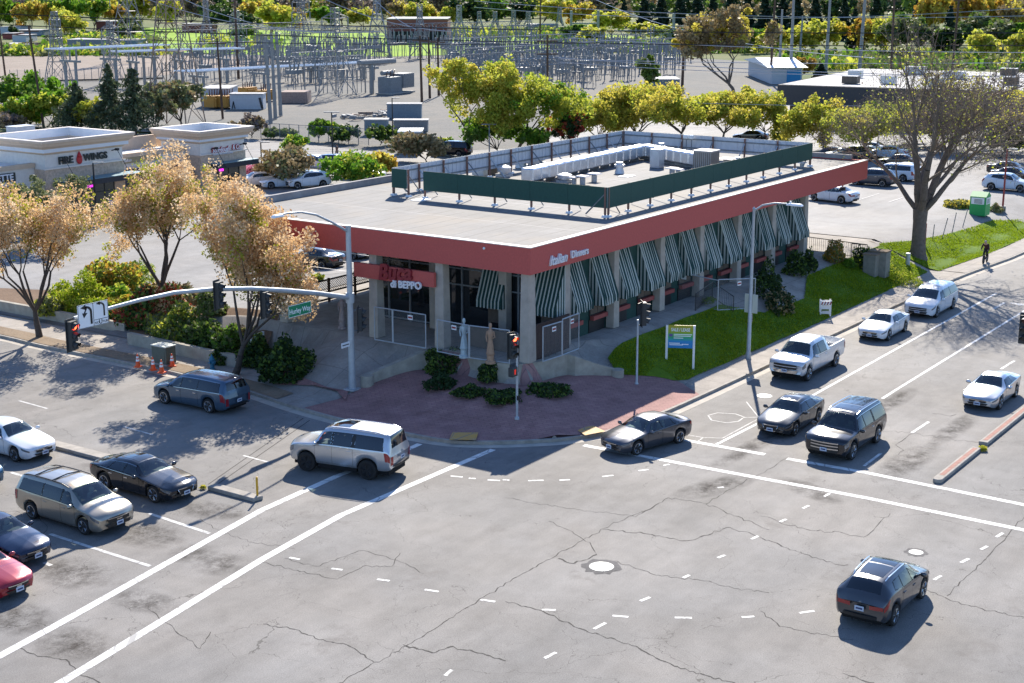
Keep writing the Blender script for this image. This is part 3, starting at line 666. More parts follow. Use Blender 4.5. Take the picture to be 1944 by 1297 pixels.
panel((sx0, sy0), (sx1, sy0), (0, -1)); panel((sx0, sy0+.03), (sx0, gap0), (-1, 0)); panel((sx0, gap1), (sx0, sy1+.2), (-1, 0))
panel((sx0+.2, sy1+.35), (sx1, sy1+.35), (0, 1)); panel((sx1, sy0+.05), (sx1, sy1+.3), (1, 0))
# ---------------------------------------------------------------- machinery on the roof
M['foil'] = P('foil_duct_wrap', (.72, .74, .76), .32, .75, var=.12, scale=3, bump=.9, bscale=5)
M['alu'] = P('aluminium_hood', (.62, .63, .64), .4, .5, var=.12)
M['cooler'] = P('beige_cooler', (.40, .36, .31), .7, .1, var=.12)
def rp(px, py): return G(px, py, SZ)[:2]
a = rp(1000, 352); b = rp(1222, 302); c = rp(1330, 322)
duct = thing('foil_duct', 'long silver foil wrapped duct running across the flat roof', 'duct', (a[0], a[1], SZ))
mb = LB(duct); L = math.hypot(b[0]-a[0], b[1]-a[1]); n = 16; ang = math.atan2(b[1]-a[1], b[0]-a[0])
for i in range(n):
    u = (i+.5)/n; s = random.uniform(.95, 1.05)
    mb.box((a[0]+(b[0]-a[0])*u, a[1]+(b[1]-a[1])*u, SZ+.25+.42), (L/n-.03, .95*s, .84*s), ang)
mb.build('duct_run', M['foil'], duct, bevel=.08)
mb = LB(duct); L2 = math.hypot(c[0]-b[0], c[1]-b[1]); ang2 = math.atan2(c[1]-b[1], c[0]-b[0])
for i in range(8):
    u = (i+.5)/8; mb.box((b[0]+(c[0]-b[0])*u, b[1]+(c[1]-b[1])*u, SZ+.25+.42), (L2/8-.03, .9, .84), ang2)
mb.build('duct_branch', M['foil'], duct, bevel=.08)
mb = LB(duct)
for i in range(12):
    u = i/11
    for (p, q) in ((a, b), (b, c)): mb.box((p[0]+(q[0]-p[0])*u, p[1]+(q[1]-p[1])*u, SZ+.12), (.08, .7, .25), ang)
mb.build('support', M['steel_d'], duct)
x, y = rp(1247, 318); LB(duct).box((x, y, SZ+.65), (.75, .75, 1.3)).build('riser', M['alu'], duct, bevel=.02)
x, y = rp(1340, 322)
t = thing('rooftop_cooler', 'tall beige louvred cooler at the end of the foil duct', 'cooler', (x, y, SZ))
MB().box((0, 0, .68), (1.35, 1.35, 1.25)).build('housing', M['cooler'], t, bevel=.02); mb = MB()
for i in range(9):
    for s in (-1, 1): mb.box((s*.68, -.6+i*.15, .68), (.03, .03, 1.1)); mb.box((-.6+i*.15, s*.68, .68), (.03, .03, 1.1))
mb.build('louvre', M['brown'], t); MB().box((0, 0, 1.33), (1.42, 1.42, .06)).build('lid', M['fascia_cap'], t)
x, y = rp(921, 332)
t = thing('air_conditioner', 'low white cabinet with dark mesh sides behind the green screen', 'air conditioner', (x, y, SZ))
MB().box((0, 0, .35), (1.7, .9, .6)).build('housing', M['brown'], t); MB().box((0, 0, .68), (1.8, 1.0, .06)).build('lid', M['fascia_cap'], t); MB().box((-.62, 0, .35), (.5, .94, .62)).build('panel', M['alu'], t)
def vent(px, py, r, h, label, kind):
    x, y = rp(px, py); t = thing('roof_vent', label, 'roof vent', (x, y, SZ), group='vents on the flat roof')
    if kind == 'drum':
        MB().lathe([(r*.6, 0), (r*.6, h*.35), (r, h*.4), (r*1.02, h*.8), (r*.85, h*.88), (r*.3, h), (.01, h)], n=16).build('fan_drum', M['alu'], t, sharp=.6); MB().box((0, 0, .08), (r*1.7, r*1.7, .16)).build('curb', M['steel'], t)
    elif kind == 'cap':
        MB().lathe([(r*.45, 0), (r*.45, h*.7), (r*.5, h*.7)], n=12).build('pipe', M['steel'], t); MB().box((0, 0, h*.85), (r*2, r*2, h*.12), taper=.8).build('cap', M['fascia_cap'], t)
    else:
        MB().lathe([(r, 0), (r*.7, h*.5), (r*.7, h*.6), (r*1.1, h*.62), (r*1.1, h*.8), (r*.7, h*.85), (r*.7, h), (.01, h)], n=14).build('stack', M['alu'], t, sharp=.6)
for px, py, r, h, lb, k in ((957, 335, .48, .75, 'round white fan drum behind the left part of the green screen', 'drum'), (989, 318, .42, 1.25, 'tall stacked white vent beside the near end of the foil duct', 'stack'), (1010, 318, .5, .8, 'white drum vent behind the foil duct near its left end', 'drum'), (1023, 312, .45, .75, 'white drum vent furthest back on the left roof', 'drum'),
                            (1072, 346, .48, .6, 'wide white drum vent in front of the foil duct', 'drum'), (1090, 349, .34, .5, 'square capped vent leftmost of the three by the screen corner', 'cap'), (1106, 350, .4, .62, 'square capped vent in the middle of the three by the screen corner', 'cap'), (1128, 345, .4, .62, 'square capped vent rightmost of the three by the screen corner', 'cap'),
                            (1176, 329, .34, .75, 'small stacked vent alone on the bare roof before the duct', 'stack'), (1127, 298, .55, .75, 'drum vent behind the middle of the foil duct', 'drum'), (1145, 297, .5, .6, 'low drum vent left of the duct bend', 'drum'), (1180, 293, .5, .55, 'low drum vent behind the duct bend', 'drum'), (1255, 300, .3, 1.1, 'thin stack rising behind the foil duct riser', 'stack'),
                            (1276, 331, .42, .5, 'capped vent just left of the beige cooler', 'cap'), (1287, 336, .34, .6, 'small capped vent below the duct branch', 'cap'), (1380, 312, .6, .5, 'flat capped vent right of the beige cooler', 'cap'), (1400, 312, .3, .5, 'small stack right of the flat capped vent', 'stack'), (1205, 295, .5, .5, 'flat capped vent by the back screen', 'cap'), (1522, 318, .3, .4, 'small capped vent under the far right screen end', 'cap')):
    vent(px, py, r, h, lb, k)
x, y = rp(1310, 296)
for i, (px, lb) in enumerate(((1303, 'left of the twin white flood lights on the back screen'), (1313, 'right of the twin white flood lights on the back screen'))):
    q = onX(px, 268, sx1-.35); t = thing('flood_light', lb, 'flood light', (q[0], q[1], SZ))
    mb = MB().tube([(0, 0, 0), (0, 0, 1.5)], .04); mb.build('pole', M['steel_d'], t); MB().box((-.1, 0, 1.55), (.25, .4, .3)).build('lamp', M['white'], t, bevel=.05)
for i, (px, py) in enumerate(((800, 380), (1190, 335))):
    x, y = rp(px, py); t = MB().box((0, 0, .02), (1.1, .8, .03)).build('board', M['white'], None, (x, y, SZ)); tag(t, ('thin white board lying on the roof near the broken screen', 'pale board lying on the roof before the foil duct')[i], 'board')
# ---------------------------------------------------------------- retaining wall and patio
M['seatwall'] = P('seat_wall_concrete', (.36, .33, .27), .9, var=.25, scale=2, bump=.4, bscale=12)
sw = thing('retaining_wall', 'low curved concrete retaining wall round the red paved corner', 'wall', (WXY[6][0], WXY[6][1], .2))
pts = WXY; th = .36
n_out = []
for i, p in enumerate(pts):
    a = pts[max(i-1, 0)]; b = pts[min(i+1, len(pts)-1)]; t = Vector((b[0]-a[0], b[1]-a[1])).normalized(); n_out.append((p[0]-t.y*th, p[1]+t.x*th))
mb = LB(sw)
ztp = [1.0+(w[2]-.98)*1.48 for w in WALL]
for i in range(len(pts)-1):
    a, b, c, d = pts[i], pts[i+1], n_out[i+1], n_out[i]
    if (Vector(d)-Vector((FX+5, FY+5))).length > (Vector(a)-Vector((FX+5, FY+5))).length: pass
    vs = [(*a, -.1), (*b, -.1), (*c, -.1), (*d, -.1), (*a, ztp[i]), (*b, ztp[i+1]), (*c, ztp[i+1]), (*d, ztp[i])]
    mb.add(vs, [(3, 2, 1, 0), (4, 5, 6, 7), (0, 1, 5, 4), (1, 2, 6, 5), (2, 3, 7, 6), (3, 0, 4, 7)])
mb.build('wall_run', M['seatwall'], sw)
for i in (0, len(pts)-1):
    LB(sw).lathe([(.34, -.1), (.34, ztp[i]+.02), (.01, ztp[i]+.03)], (*pts[i], 0), 12).build('end_pier', M['seatwall'], sw, sharp=.6)
# ================================================================== street furniture
M['lens_red'] = P('lit_red_lens', (.9, .05, .02), .4, var=0, emit=(1, .06, .02), est=6)
M['lens_off'] = P('unlit_lens', (.05, .012, .012), .3, var=0)
M['lens_dk'] = P('dark_lens', (.015, .017, .016), .3, var=0)
M['sigblk'] = P('signal_housing', (.028, .032, .034), .55, var=.1)
M['yellow'] = P('bollard_yellow', (.60, .33, .015), .5, var=.1)
M['hyd'] = P('hydrant_blue', (.03, .17, .26), .5, var=.1)
M['cab_g'] = P('cabinet_green', (.11, .13, .10), .6, var=.2)
M['bin_g'] = P('bin_green', (.02, .36, .09), .45, var=.06)
def head(parent, loc, rz, lit=None, s=1.0, name='signal_head'):
    """three lens traffic signal head facing local -y"""
    mb = MB().box((0, 0, 0), (.40*s, .20*s, 1.18*s)); mb.box((0, .12*s, 0), (.56*s, .02, 1.36*s))
    for k in (-1, 0, 1):
        z = -k*.38*s
        vs = []; fs = []; n = 10
        for j in range(n+1):
            a = math.pi*(-.12+1.24*j/n); x, zz = math.cos(a)*.165*s, math.sin(a)*.165*s
            dep = .25*s*(.55+.45*max(0, math.sin(a)))
            vs += [(x, -.09*s, z+zz), (x, -.09*s-dep, z+zz-.05*s)]
        for j in range(n): fs.append((2*j, 2*j+1, 2*j+3, 2*j+2))
        mb.add(vs, fs)
    mb.recalc = True
    h = mb.build(name, M['sigblk'], parent); h.location = loc; h.rotation_euler = (0, 0, rz)
    for k in range(3):
        z = (1-k)*.38*s; l = MB(); l.lathe([(.145*s, 0), (.13*s, -.03*s), (.01, -.045*s)], (0, -.102*s, z), 12, 'y')
        l.build('lens', M['lens_red'] if lit == k else (M['lens_off'] if k == 0 else M['lens_dk']), h)
    return h
def face(x, y): return math.atan2(x, -y)   # rotation that turns local -y to the direction (x,y)
YA = 48.0
b = GT(669, 740); sp = thing('traffic_signal_pole', 'tall grey mast arm signal pole at the red paved corner with a street name sign', 'traffic signal', (b[0], b[1], b[2]))
ptop = Zat(b[0], b[1], 431)
mb = MB().lathe([(.19, 0), (.17, 1.0), (.125, ptop-b[2]), (.14, ptop-b[2]+.02), (.14, ptop-b[2]+.08), (.01, ptop-b[2]+.1)], n=14); mb.build('pole', M['steel'], sp, sharp=.6)
MB().box((0, 0, .04), (.62, .62, .08)).build('base_plate', M['steel'], sp)
def loc(o, p): return tuple(Vector(p)-Vector(o.location))
arm = [(b[0], b[1], onY(662, 566, b[1])[2])]+[onY(px, py, b[1]) for px, py in ((600, 557), (545, 552), (475, 548), (405, 549), (330, 556), (265, 570), (205, 586), (140, 604))]
AR = b[1]
mb = MB().tube([loc(sp, p) for p in arm], [.13, .125, .12, .11, .10, .095, .085, .075, .065], 10); mb.smooth = False; mb.build('mast_arm', M['steel'], sp, sharp=.8)
MB().lathe([(.22, -.25), (.22, .25)], (0, 0, arm[0][2]-b[2]), 12).build('arm_clamp', M['steel'], sp, sharp=.6)
la = [(b[0], b[1], ptop-.25)]+[onY(px, py, b[1]) for px, py in ((630, 422), (600, 408), (572, 403), (545, 405), (528, 409))]
MB().tube([loc(sp, p) for p in la], [.07, .06, .055, .05, .045, .04], 8).build('lamp_arm', M['steel'], sp, sharp=.8)
q = loc(sp, onY(527, 410, b[1])); MB().box(q, (.75, .3, .14), 0, .7).build('luminaire', M['sign_white'], sp, bevel=.04)
for px, py, lit in ((416, 560, None), (504, 578, None), (138, 637, 0)):
    q = onY(px, py, AR-.18); head(sp, loc(sp, q), face(.25, -1), lit, 1.0)
q = onY(686, 611, AR-.5); head(sp, loc(sp, (b[0]+.62, b[1]-.12, q[2])), face(.5, -.85), None, .98)
mb = MB(); mb.tube([(0, 0, q[2]-b[2]+.5), (.6, -.1, q[2]-b[2]+.55)], .03); mb.tube([(0, 0, q[2]-b[2]-.5), (.6, -.1, q[2]-b[2]-.55)], .03); mb.build('bracket', M['steel_d'], sp)
def flat_sign(parent, A, B, Cc, m, name, th=.02, back=None):
    """board in the x-z plane from pixel corners (left-top, right-top, right-bottom) projected on y"""
    x0, x1 = A[0], B[0]; z1 = (A[2]+B[2])/2; z0 = Cc[2]
    o = MB().box(((x0+x1)/2-parent.location.x, A[1]-parent.location.y, (z0+z1)/2-parent.location.z), (x1-x0, th, z1-z0)).build(name, m, parent, bevel=.004)
    return o, x0, x1, z0, z1
ys = AR-.35
o, x0, x1, z0, z1 = flat_sign(sp, onY(146, 580, ys), onY(204, 570, ys), onY(205, 613, ys), M['sign_white'], 'lane_sign')
w_, h_ = x1-x0, z1-z0; cx0 = x0-sp.location.x; yy = ys-.016-sp.location.y; cz0 = z0-sp.location.z
mb = MB()
def curl(mb, u0, v0, s, two=False):
    """bent arrow drawn in the sign plane, u right, v up"""
    P2 = []
    def add(pts): mb.add([(cx0+w_*u, yy, cz0+h_*v) for u, v in pts], [tuple(range(len(pts)))])
    t = .055*s
    add([(u0+.10*s, v0-.30*s), (u0+.10*s+t, v0-.30*s), (u0+.10*s+t, v0+.12*s), (u0+.10*s, v0+.12*s)])
    n = 6
    for i in range(n):
        a0, a1 = math.pi/2*i/n, math.pi/2*(i+1)/n
        ro, ri = .16*s, .16*s-t
        cxx, cyy = u0+.10*s+t-.16*s, v0+.12*s
        add([(cxx+ro*math.cos(a0), cyy+1.35*ro*math.sin(a0)), (cxx+ro*math.cos(a1), cyy+1.35*ro*math.sin(a1)), (cxx+ri*math.cos(a1), cyy+1.35*ri*math.sin(a1)), (cxx+ri*math.cos(a0), cyy+1.35*ri*math.sin(a0))])
    cxx = u0+.10*s+t-.16*s; yt = v0+.12*s+1.35*(.16*s-t/2)
    add([(cxx-.02*s, yt-.035*s), (cxx+.02*s, yt-.035*s), (cxx+.02*s, yt+.035*s), (cxx-.02*s, yt+.035*s)])
    add([(cxx-.14*s, yt), (cxx, yt+.09*s), (cxx, yt-.09*s)])
    if two:
        add([(cxx-.0*s, yt-.03*s), (cxx+.035*s, yt-.05*s), (cxx-.02*s, yt-.20*s), (cxx-.06*s, yt-.20*s)])
        add([(cxx-.10*s, yt-.18*s), (cxx+.04*s, yt-.20*s), (cxx-.06*s, yt-.36*s)])
curl(mb, .27, .50, 1.25, True); curl(mb, .74, .64, .95)
mb.add([(cx0+w_*u, yy, cz0+h_*v) for u, v in ((.495, 0), (.51, 0), (.51, 1), (.495, 1))], [(0, 1, 2, 3)])
mb.add([(cx0+w_*u, yy, cz0+h_*v) for u, v in ((.51, .245), (1, .245), (1, .265), (.51, .265))], [(0, 1, 2, 3)])
for e in ((.01, .01, .99, .025), (.01, .975, .99, .99), (.01, .01, .02, .99), (.98, .01, .99, .99)):
    mb.add([(cx0+w_*u, yy, cz0+h_*v) for u, v in ((e[0], e[1]), (e[2], e[1]), (e[2], e[3]), (e[0], e[3]))], [(0, 1, 2, 3)])
k = mb.build('sign_arrows', M['black'], o)
text('sign_lettering', 'NO', h_*.15, (cx0+w_*.535, yy, cz0+h_*.07), (R(90), 0, 0), M['black'], o, .003); text('sign_lettering', 'U', h_*.26, (cx0+w_*.67, yy, cz0+h_*.05), (R(90), 0, 0), M['black'], o, .003, 0, .004)
text('sign_lettering', 'TURN', h_*.15, (cx0+w_*.785, yy, cz0+h_*.07), (R(90), 0, 0), M['black'], o, .003)
o, x0, x1, z0, z1 = flat_sign(sp, onY(547, 581, ys), onY(590, 572, ys), onY(591, 593, ys), M['sign_green'], 'street_name_sign')
h_ = z1-z0; cx0 = x0-sp.location.x; cz0 = z0-sp.location.z; yy = ys-.016-sp.location.y
text('sign_lettering', 'Hurley Way', h_*.60, (cx0+(x1-x0)/2, yy, cz0+h_*.27), (R(90), 0, 0), M['sign_white'], o, .003, 0, .004, 'CENTER', .93*(x1-x0)/(h_*.60*4.9))
mb = MB(); 
for e in ((0, 0, 1, .04), (0, .96, 1, 1), (0, 0, .012, 1), (.988, 0, 1, 1)): mb.bb(cx0+(x1-x0)*e[0], cx0+(x1-x0)*e[2], yy-.002, yy, cz0+h_*e[1], cz0+h_*e[3])
mb.build('border', M['sign_white'], o)
q = onY(656, 655, AR-.22); MB().box(loc(sp, q), (.62, .02, .26)).build('small_sign', M['sign_white'], sp)
MB().box((loc(sp, q)[0], loc(sp, q)[1]-.013, loc(sp, q)[2]), (.5, .004, .05)).build('sign_lettering', M['black'], sp)
# corner post with red left arrow
b = GT(981.5, 796); cp = thing('traffic_signal_post', 'short corner signal post with a lit red left arrow and a pedestrian box', 'traffic signal', b)
tp = Zat(b[0], b[1], 633)-b[2]
MB().lathe([(.12, 0), (.11, .1), (.06, .14), (.055, tp)], n=10).build('pole', M['steel'], cp, sharp=.6)
z1 = Zat(b[0], b[1], 654)-b[2]; h = head(cp, (-.35, -.02, z1), face(-.35, -1), 0, .95)
mb = MB(); mb.tube([(0, 0, z1+.55), (-.3, 0, z1+.6)], .025); mb.tube([(0, 0, z1-.55), (-.3, 0, z1-.6)], .025); mb.build('bracket', M['black'], cp)
z2 = Zat(b[0], b[1], 703)-b[2]; 
for dx, dy, nm in ((-.34, 0, 0), (.2, .3, 1)):
    o = MB().box((dx, dy, z2), (.42, .26, .44)).build('pedestrian_signal', M['sigblk'], cp, bevel=.02)
    if nm == 0:
        mb = MB(); mb.box((dx-.02, dy-.14, z2-.04), (.10, .01, .14)); [mb.box((dx-.07+i*.035, dy-.14, z2+.08), (.018, .01, .1)) for i in range(4)]; mb.build('red_hand', P('hand_red', (.35, .02, .02), .5, emit=(1, .05, .02), est=.25), o)
MB().box((.0, -.08, 1.05), (.12, .12, .22)).build('push_button', M['black'], cp)
# third post seen from the side
b = GT(1208.5, 729); p3 = thing('traffic_signal_post', 'thin signal post standing on the lawn edge left of the sale sign', 'traffic signal', b)
tp = Zat(b[0], b[1], 640)-b[2]; MB().lathe([(.11, 0), (.06, .1), (.05, tp), (.05, tp+.9)], n=10).build('pole', M['steel'], p3, sharp=.6)
z1 = Zat(b[0], b[1], 598)-b[2]; head(p3, (.42, -.1, z1), face(.65, -.76), None, 1.0)
mb = MB(); mb.tube([(0, 0, z1+.55), (.4, -.05, z1+.6)], .03); mb.tube([(0, 0, z1-.55), (.4, -.05, z1-.6)], .03); mb.build('bracket', M['black'], p3)
# signal head at the right edge of the view, on a mast arm that comes in from beyond the frame
q = onX(1946, 625, 66); t = thing('traffic_signal', 'dark signal head at the right edge hanging over the avenue', 'traffic signal', (q[0], q[1]-9, 0))
MB().lathe([(.18, 0), (.12, q[2]+3)], n=12).build('pole', M['steel'], t, sharp=.6); MB().tube([(0, 0, q[2]+.2), (0, 8.75, q[2]+.3)], [.11, .08], 8).build('mast_arm', M['steel'], t, sharp=.8)
head(t, (0, 9, q[2]), face(-1, 0), None, 1.05)
# street lamp
b = GT(1420.5, 680); lp = thing('street_lamp', 'tall pale street lamp standing beside the parked silver pickup and lawn', 'street lamp', b)
tp = Zat(b[0], b[1], 397)-b[2]
MB().lathe([(.16, 0), (.15, .3), (.115, .35), (.075, tp), (.09, tp+.03), (.01, tp+.12)], n=12).build('pole', M['steel'], lp, sharp=.6)
# the arm follows the pixels in a vertical plane square to the road
pts = [onX(px, py, b[0]) for px, py in ((1432, 400), (1448, 391), (1466, 386), (1484, 385), (1508, 387))]
L0 = 2.6; mb = MB(); mb.tube([(0, 0, tp-.1), (0, -.5, tp+.25), (0, -1.2, tp+.42), (0, -1.9, tp+.44)], [.055, .05, .045, .04], 8); mb.build('lamp_arm', M['steel'], lp, sharp=.8)
o = MB().box((0, -2.35, tp+.43), (.32, .95, .12), 0, .75).build('luminaire', M['sign_white'], lp, bevel=.03); MB().box((0, -2.45, tp+.362), (.2, .5, .02)).build('lamp_glass', M['steel'], o)
MB().lathe([(.05, 0), (.05, .1)], (0, -2.1, tp+.5), 8).build('photocell', M['white'], lp)
z1 = Zat(b[0], b[1], 577)-b[2]; M['signback'] = P('sign_back', (.5, .53, .47), .55, .1, var=.08)
MB().box((.09, .0, z1), (.02, .78, 1.05)).build('road_sign', M['signback'], lp, bevel=.03); MB().box((.085, -.06, z1-.8), (.02, .12, .42)).build('road_sign', M['walk'], lp)
# sale / lease signs
def grad_sign():
    m, nt, out = newmat('sale_sign_print'); g = NG(nt); tc = g.n('TexCoord').outputs['Object']
    z = g.n('SeparateXYZ', i_0=tc).outputs[2]
    c = g.ramp(g.mr(z, -.6, .6, 0, 1), [(0, (.01, .20, .52)), (.3, (.01, .25, .55)), (.36, (.02, .33, .36)), (.5, (.03, .40, .10)), (.62, (.10, .42, .06)), (.68, (.28, .40, .03)), (1, (.42, .36, .02))])
    b_ = g.n('BsdfPrincipled', i_Base_Color=c, i_Roughness=.45); nt.links.new(b_.outputs[0], out.inputs[0]); return m
M['sale'] = grad_sign()
def sale_sign(ax, bx, p_top, p_bot, label, txt=True):
    A, B = GT(*ax), GT(*bx); rz = math.atan2(B[1]-A[1], B[0]-A[0]); W = math.hypot(B[0]-A[0], B[1]-A[1])
    t = thing('sale_sign', label, 'sale sign', A, rz)
    zt_ = Zat(A[0], A[1], p_top)-A[2]; zb_ = Zat(A[0], A[1], p_bot)-A[2]
    for x, dz in ((0, 0), (W, B[2]-A[2])): MB().bb(x-.06, x+.06, -.05, .05, min(0, dz)-.1, zt_).build('post', M['white'], t)
    o = MB().box((0, 0, 0), (W-.12, .05, zt_-zb_)).build('board', M['sale'], t); o.location = (W/2, -.0, (zt_+zb_)/2)
    h = zt_-zb_
    text('sign_lettering', 'SALE / LEASE', h*.20, (0, -.03, h*.24), (R(90), 0, 0), M['sign_white'], o, .004, 0, .006, 'CENTER', (W-.25)/(h*.20*6.6))
    mb = MB()
    for k, (u0, u1, v) in enumerate(((-.25, .42, .10), (-.25, .38, .03), (-.25, .10, -.06), (-.42, -.02, -.29), (.05, .30, -.33), (-.4, .1, -.36))): mb.bb(W*u0, W*u1, -.03, -.026, h*(v-.018), h*(v+.018))
    mb.build('small_print', M['sign_white'], o); MB().bb(-W*.42, -W*.29, -.031, -.026, h*.0, h*.12).build('emblem', P('emblem_violet', (.12, .10, .30), .5), o)
    return t
sale_sign((1265, 681), (1316, 702), 617, 660, 'gradient coloured SALE / LEASE board on white posts on the shaded lawn')
sale_sign((479, 690), (501, 683), 636, 668, 'blue green sale board on white posts beside the blossom tree')
# cones, hydrant, cabinets, bollard
def cone(px, py, label):
    b = GT(px, py); t = thing('traffic_cone', label, 'traffic cone', b, random.uniform(0, 3), group='orange cones round the pavement works')
    MB().box((0, 0, .03), (.36, .36, .06)).build('base', M['orange'], t, bevel=.01)
    MB().lathe([(.14, .06), (.03, .72), (.01, .73)], n=14).build('body', M['orange'], t, sharp=.6)
    mb = MB().lathe([(.101, .33), (.083, .44)], n=14); mb.lathe([(.076, .50), (.06, .6)], n=14); mb.build('band', M['sign_white'], t, sharp=.6)
cone(262, 697, 'orange striped cone farthest left of the four by the utility cabinet'); cone(291, 703, 'orange striped cone before the corner of the utility cabinet'); cone(307, 708, 'orange striped cone nearest the kerb of the four'); cone(327, 696, 'orange striped cone at the right corner of the utility cabinet')
b = GT(312, 690); t = thing('utility_cabinet', 'olive green utility cabinet with a pale lid beside the orange cones', 'utility cabinet', b)
MB().box((0, 0, .5), (.75, 1.1, 1.0)).build('body', M['cab_g'], t, bevel=.02); MB().box((0, 0, 1.03), (.82, 1.18, .06)).build('lid', M['signback'], t, bevel=.01); MB().box((-.385, 0, .5), (.02, .9, .8)).build('door', M['cab_g'], t); MB().box((0, 0, .03), (.9, 1.25, .08)).build('pad', M['conc'], t)
b = GT(403, 702); t = thing('fire_hydrant', 'blue fire hydrant on the pavement beside the blossom tree trunk', 'fire hydrant', b)
MB().lathe([(.18, 0), (.18, .06), (.12, .08), (.12, .5), (.17, .52), (.17, .58), (.13, .62), (.1, .72), (.04, .78), (.04, .84), (.01, .85)], n=14).build('barrel', M['hyd'], t, sharp=.6)
MB().lathe([(.07, -.22), (.07, .22)], (0, 0, .42), 10, 'x').build('outlet', M['hyd'], t, sharp=.6); MB().lathe([(.08, -.22), (.08, 0)], (0, 0, .42), 10, 'y').build('outlet', M['hyd'], t, sharp=.6)
b = GT(294, 690); t = MB().lathe([(.09, 0), (.09, .95), (.01, 1.0)], n=10).build('wooden_post', M['wood_d'], None, b, sharp=.6); tag(t, 'weathered short post before the green utility cabinet', 'post')
b = G(489, 948); t = thing('bollard', 'thin yellow marker post at the end of the median', 'bollard', b)
MB().lathe([(.045, 0), (.045, .95), (.01, .97)], n=10).build('post', M['yellow'], t, sharp=.6); MB().lathe([(.12, 0), (.12, .03), (.05, .05)], n=12).build('base', M['yellow'], t, sharp=.6)
# cabinets on the slope
M['cab_s'] = P('stone_cabinet', (.23, .22, .18), .85, var=.2, scale=4, bump=.3)
for (px, py, sx, sy, sz, lb) in ((1653, 520, .8, .9, 1.5, 'lower stone coloured utility box on the grass slope'), (1668, 521, .85, 1.25, 1.75, 'taller stone coloured utility box on the grass slope')):
    b = GT(px, py); t = thing('utility_box', lb, 'utility box', b); MB().box((0, 0, sz/2-.1), (sx, sy, sz)).build('body', M['cab_s'], t, bevel=.02); MB().box((0, 0, sz-.06), (sx+.1, sy+.1, .09)).build('lid', M['strip'], t, bevel=.01)
    MB().box((-sx/2-.01, 0, sz*.45), (.02, sy*.8, sz*.7)).build('door', M['cab_s'], t)
b = GT(1723, 503); t = MB().lathe([(.16, -.05), (.16, .75), (.17, .76), (.17, .88), (.01, .9)], n=12).build('marker_post', M['steel'], None, b, sharp=.6); tag(t, 'grey pipe marker standing in the grass slope left of the big tree', 'marker post')
# barricade
b = GT(1566, 599); t = thing('barricade', 'folding white barricade with red stripes on the lawn edge', 'barricade', b, R(-60))
for s in (-1, 1):
    mb = MB()
    for x in (-.3, .3): mb.box((x, s*.18, .5), (.09, .04, 1.0))
    mb.build('leg_frame', M['white'], t)
    for z, hh in ((.82, .22), (.52, .16), (.2, .1)):
        o = MB().box((0, s*.20, z), (.68, .025, hh)).build('board', M['white'], t)
        if z > .7:
            mb = MB()
            for i in range(4): mb.add([(-.3+i*.17, s*.214, z-.1), (-.22+i*.17, s*.214, z-.1), (-.14+i*.17, s*.214, z+.1), (-.22+i*.17, s*.214, z+.1)], [(0, 1, 2, 3)])
            mb.build('stripe', M['red_paint'], o)
# chain link fences --------------------------------------------------
def linkmat():
    m, nt, out = newmat('chain_link_mesh'); g = NG(nt)
    tr = g.n('BsdfTransparent'); d = g.n('BsdfDiffuse'); d.inputs[0].default_value = (.30, .32, .33, 1)
    mx = g.n('MixShader', i_0=.16, i_1=tr.outputs[0], i_2=d.outputs[0]); nt.links.new(mx.outputs[0], out.inputs[0]); return m
M['link'] = linkmat()
def link_panel(a, b, h, label, sign=True, group='chain link panels closing off the empty restaurant', mid=True):
    t = thing('chain_link_fence', label, 'fence', a, math.atan2(b[1]-a[1], b[0]-a[0]), group); W = math.hypot(b[0]-a[0], b[1]-a[1]); dz = b[2]-a[2]
    mb = MB(); r = .032
    mb.tube([(0, 0, .06), (0, 0, h)], r); mb.tube([(W, 0, .06+dz), (W, 0, h+dz)], r); mb.tube([(0, 0, h), (W, 0, h+dz)], r); mb.tube([(0, 0, .08), (W, 0, .08+dz)], r)
    mb.build('frame', M['steel'], t)
    mb = MB(); mb.quad((.02, 0, .1), (W-.02, 0, .1+dz), (W-.02, 0, h-.03+dz), (.02, 0, h-.03)); mb.build('mesh_infill', M['link'], t)
    if sign:
        o = MB().box((W*.55, -.04, h*.86+dz*.55), (.32, .01, .24)).build('warning_sign', M['sign_white'], t); MB().box((W*.55, -.048, h*.86+dz*.55+.0), (.26, .006, .10)).build('sign_lettering', M['red_paint'], o)
    return t
FZ = lambda x, y: zt(x, y)
def atx(px, py, x): q = onX(px, py, x); return (q[0], q[1], PAD)
for i, (p, q, h, lb) in enumerate((((59.1, 49.2), (59.1, 48.0), 1.85, 'narrow chain link strip right of the left entry column'), ((59.1, 47.95), (59.1, 45.8), 1.85, 'chain link gate across the entry between two concrete columns'), ((58.9, 44.9), (58.75, 42.8), 1.75, 'chain link panel behind the pale statue'), ((58.75, 42.75), (59.0, 40.5), 1.75, 'chain link panel behind the terracotta statue'), ((60.2, 39.3), (61.8, 39.2), 1.85, 'chain link panel just right of the front corner column'), ((61.85, 39.2), (63.5, 39.25), 1.95, 'chain link panel before the second column on the avenue side'))):
    link_panel((*p, PAD), (*q, PAD), h, lb, i > 0)
t = thing('wooden_fence', 'dark plank fence behind chain link at the patio corner', 'fence', (60.4, 39.9, PAD)); mb = MB()
for i in range(9): mb.bb(i*.36, i*.36+.34, 0, .04, 0, 1.75)
mb.build('planks', M['wood_d'], t); MB().bb(0, 3.2, -.03, .07, 1.75, 1.83).build('top_rail', M['wood_d'], t)
t = thing('patio_wall', 'dark low patio wall inside the entry columns', 'wall', (61.0, 40.9, PAD)); mb = MB().bb(0, .12, 0, 3.8, 0, 1.05); mb.build('panel', M['brown'], t)
a = GT(1362, 590); b = GT(1432, 585)
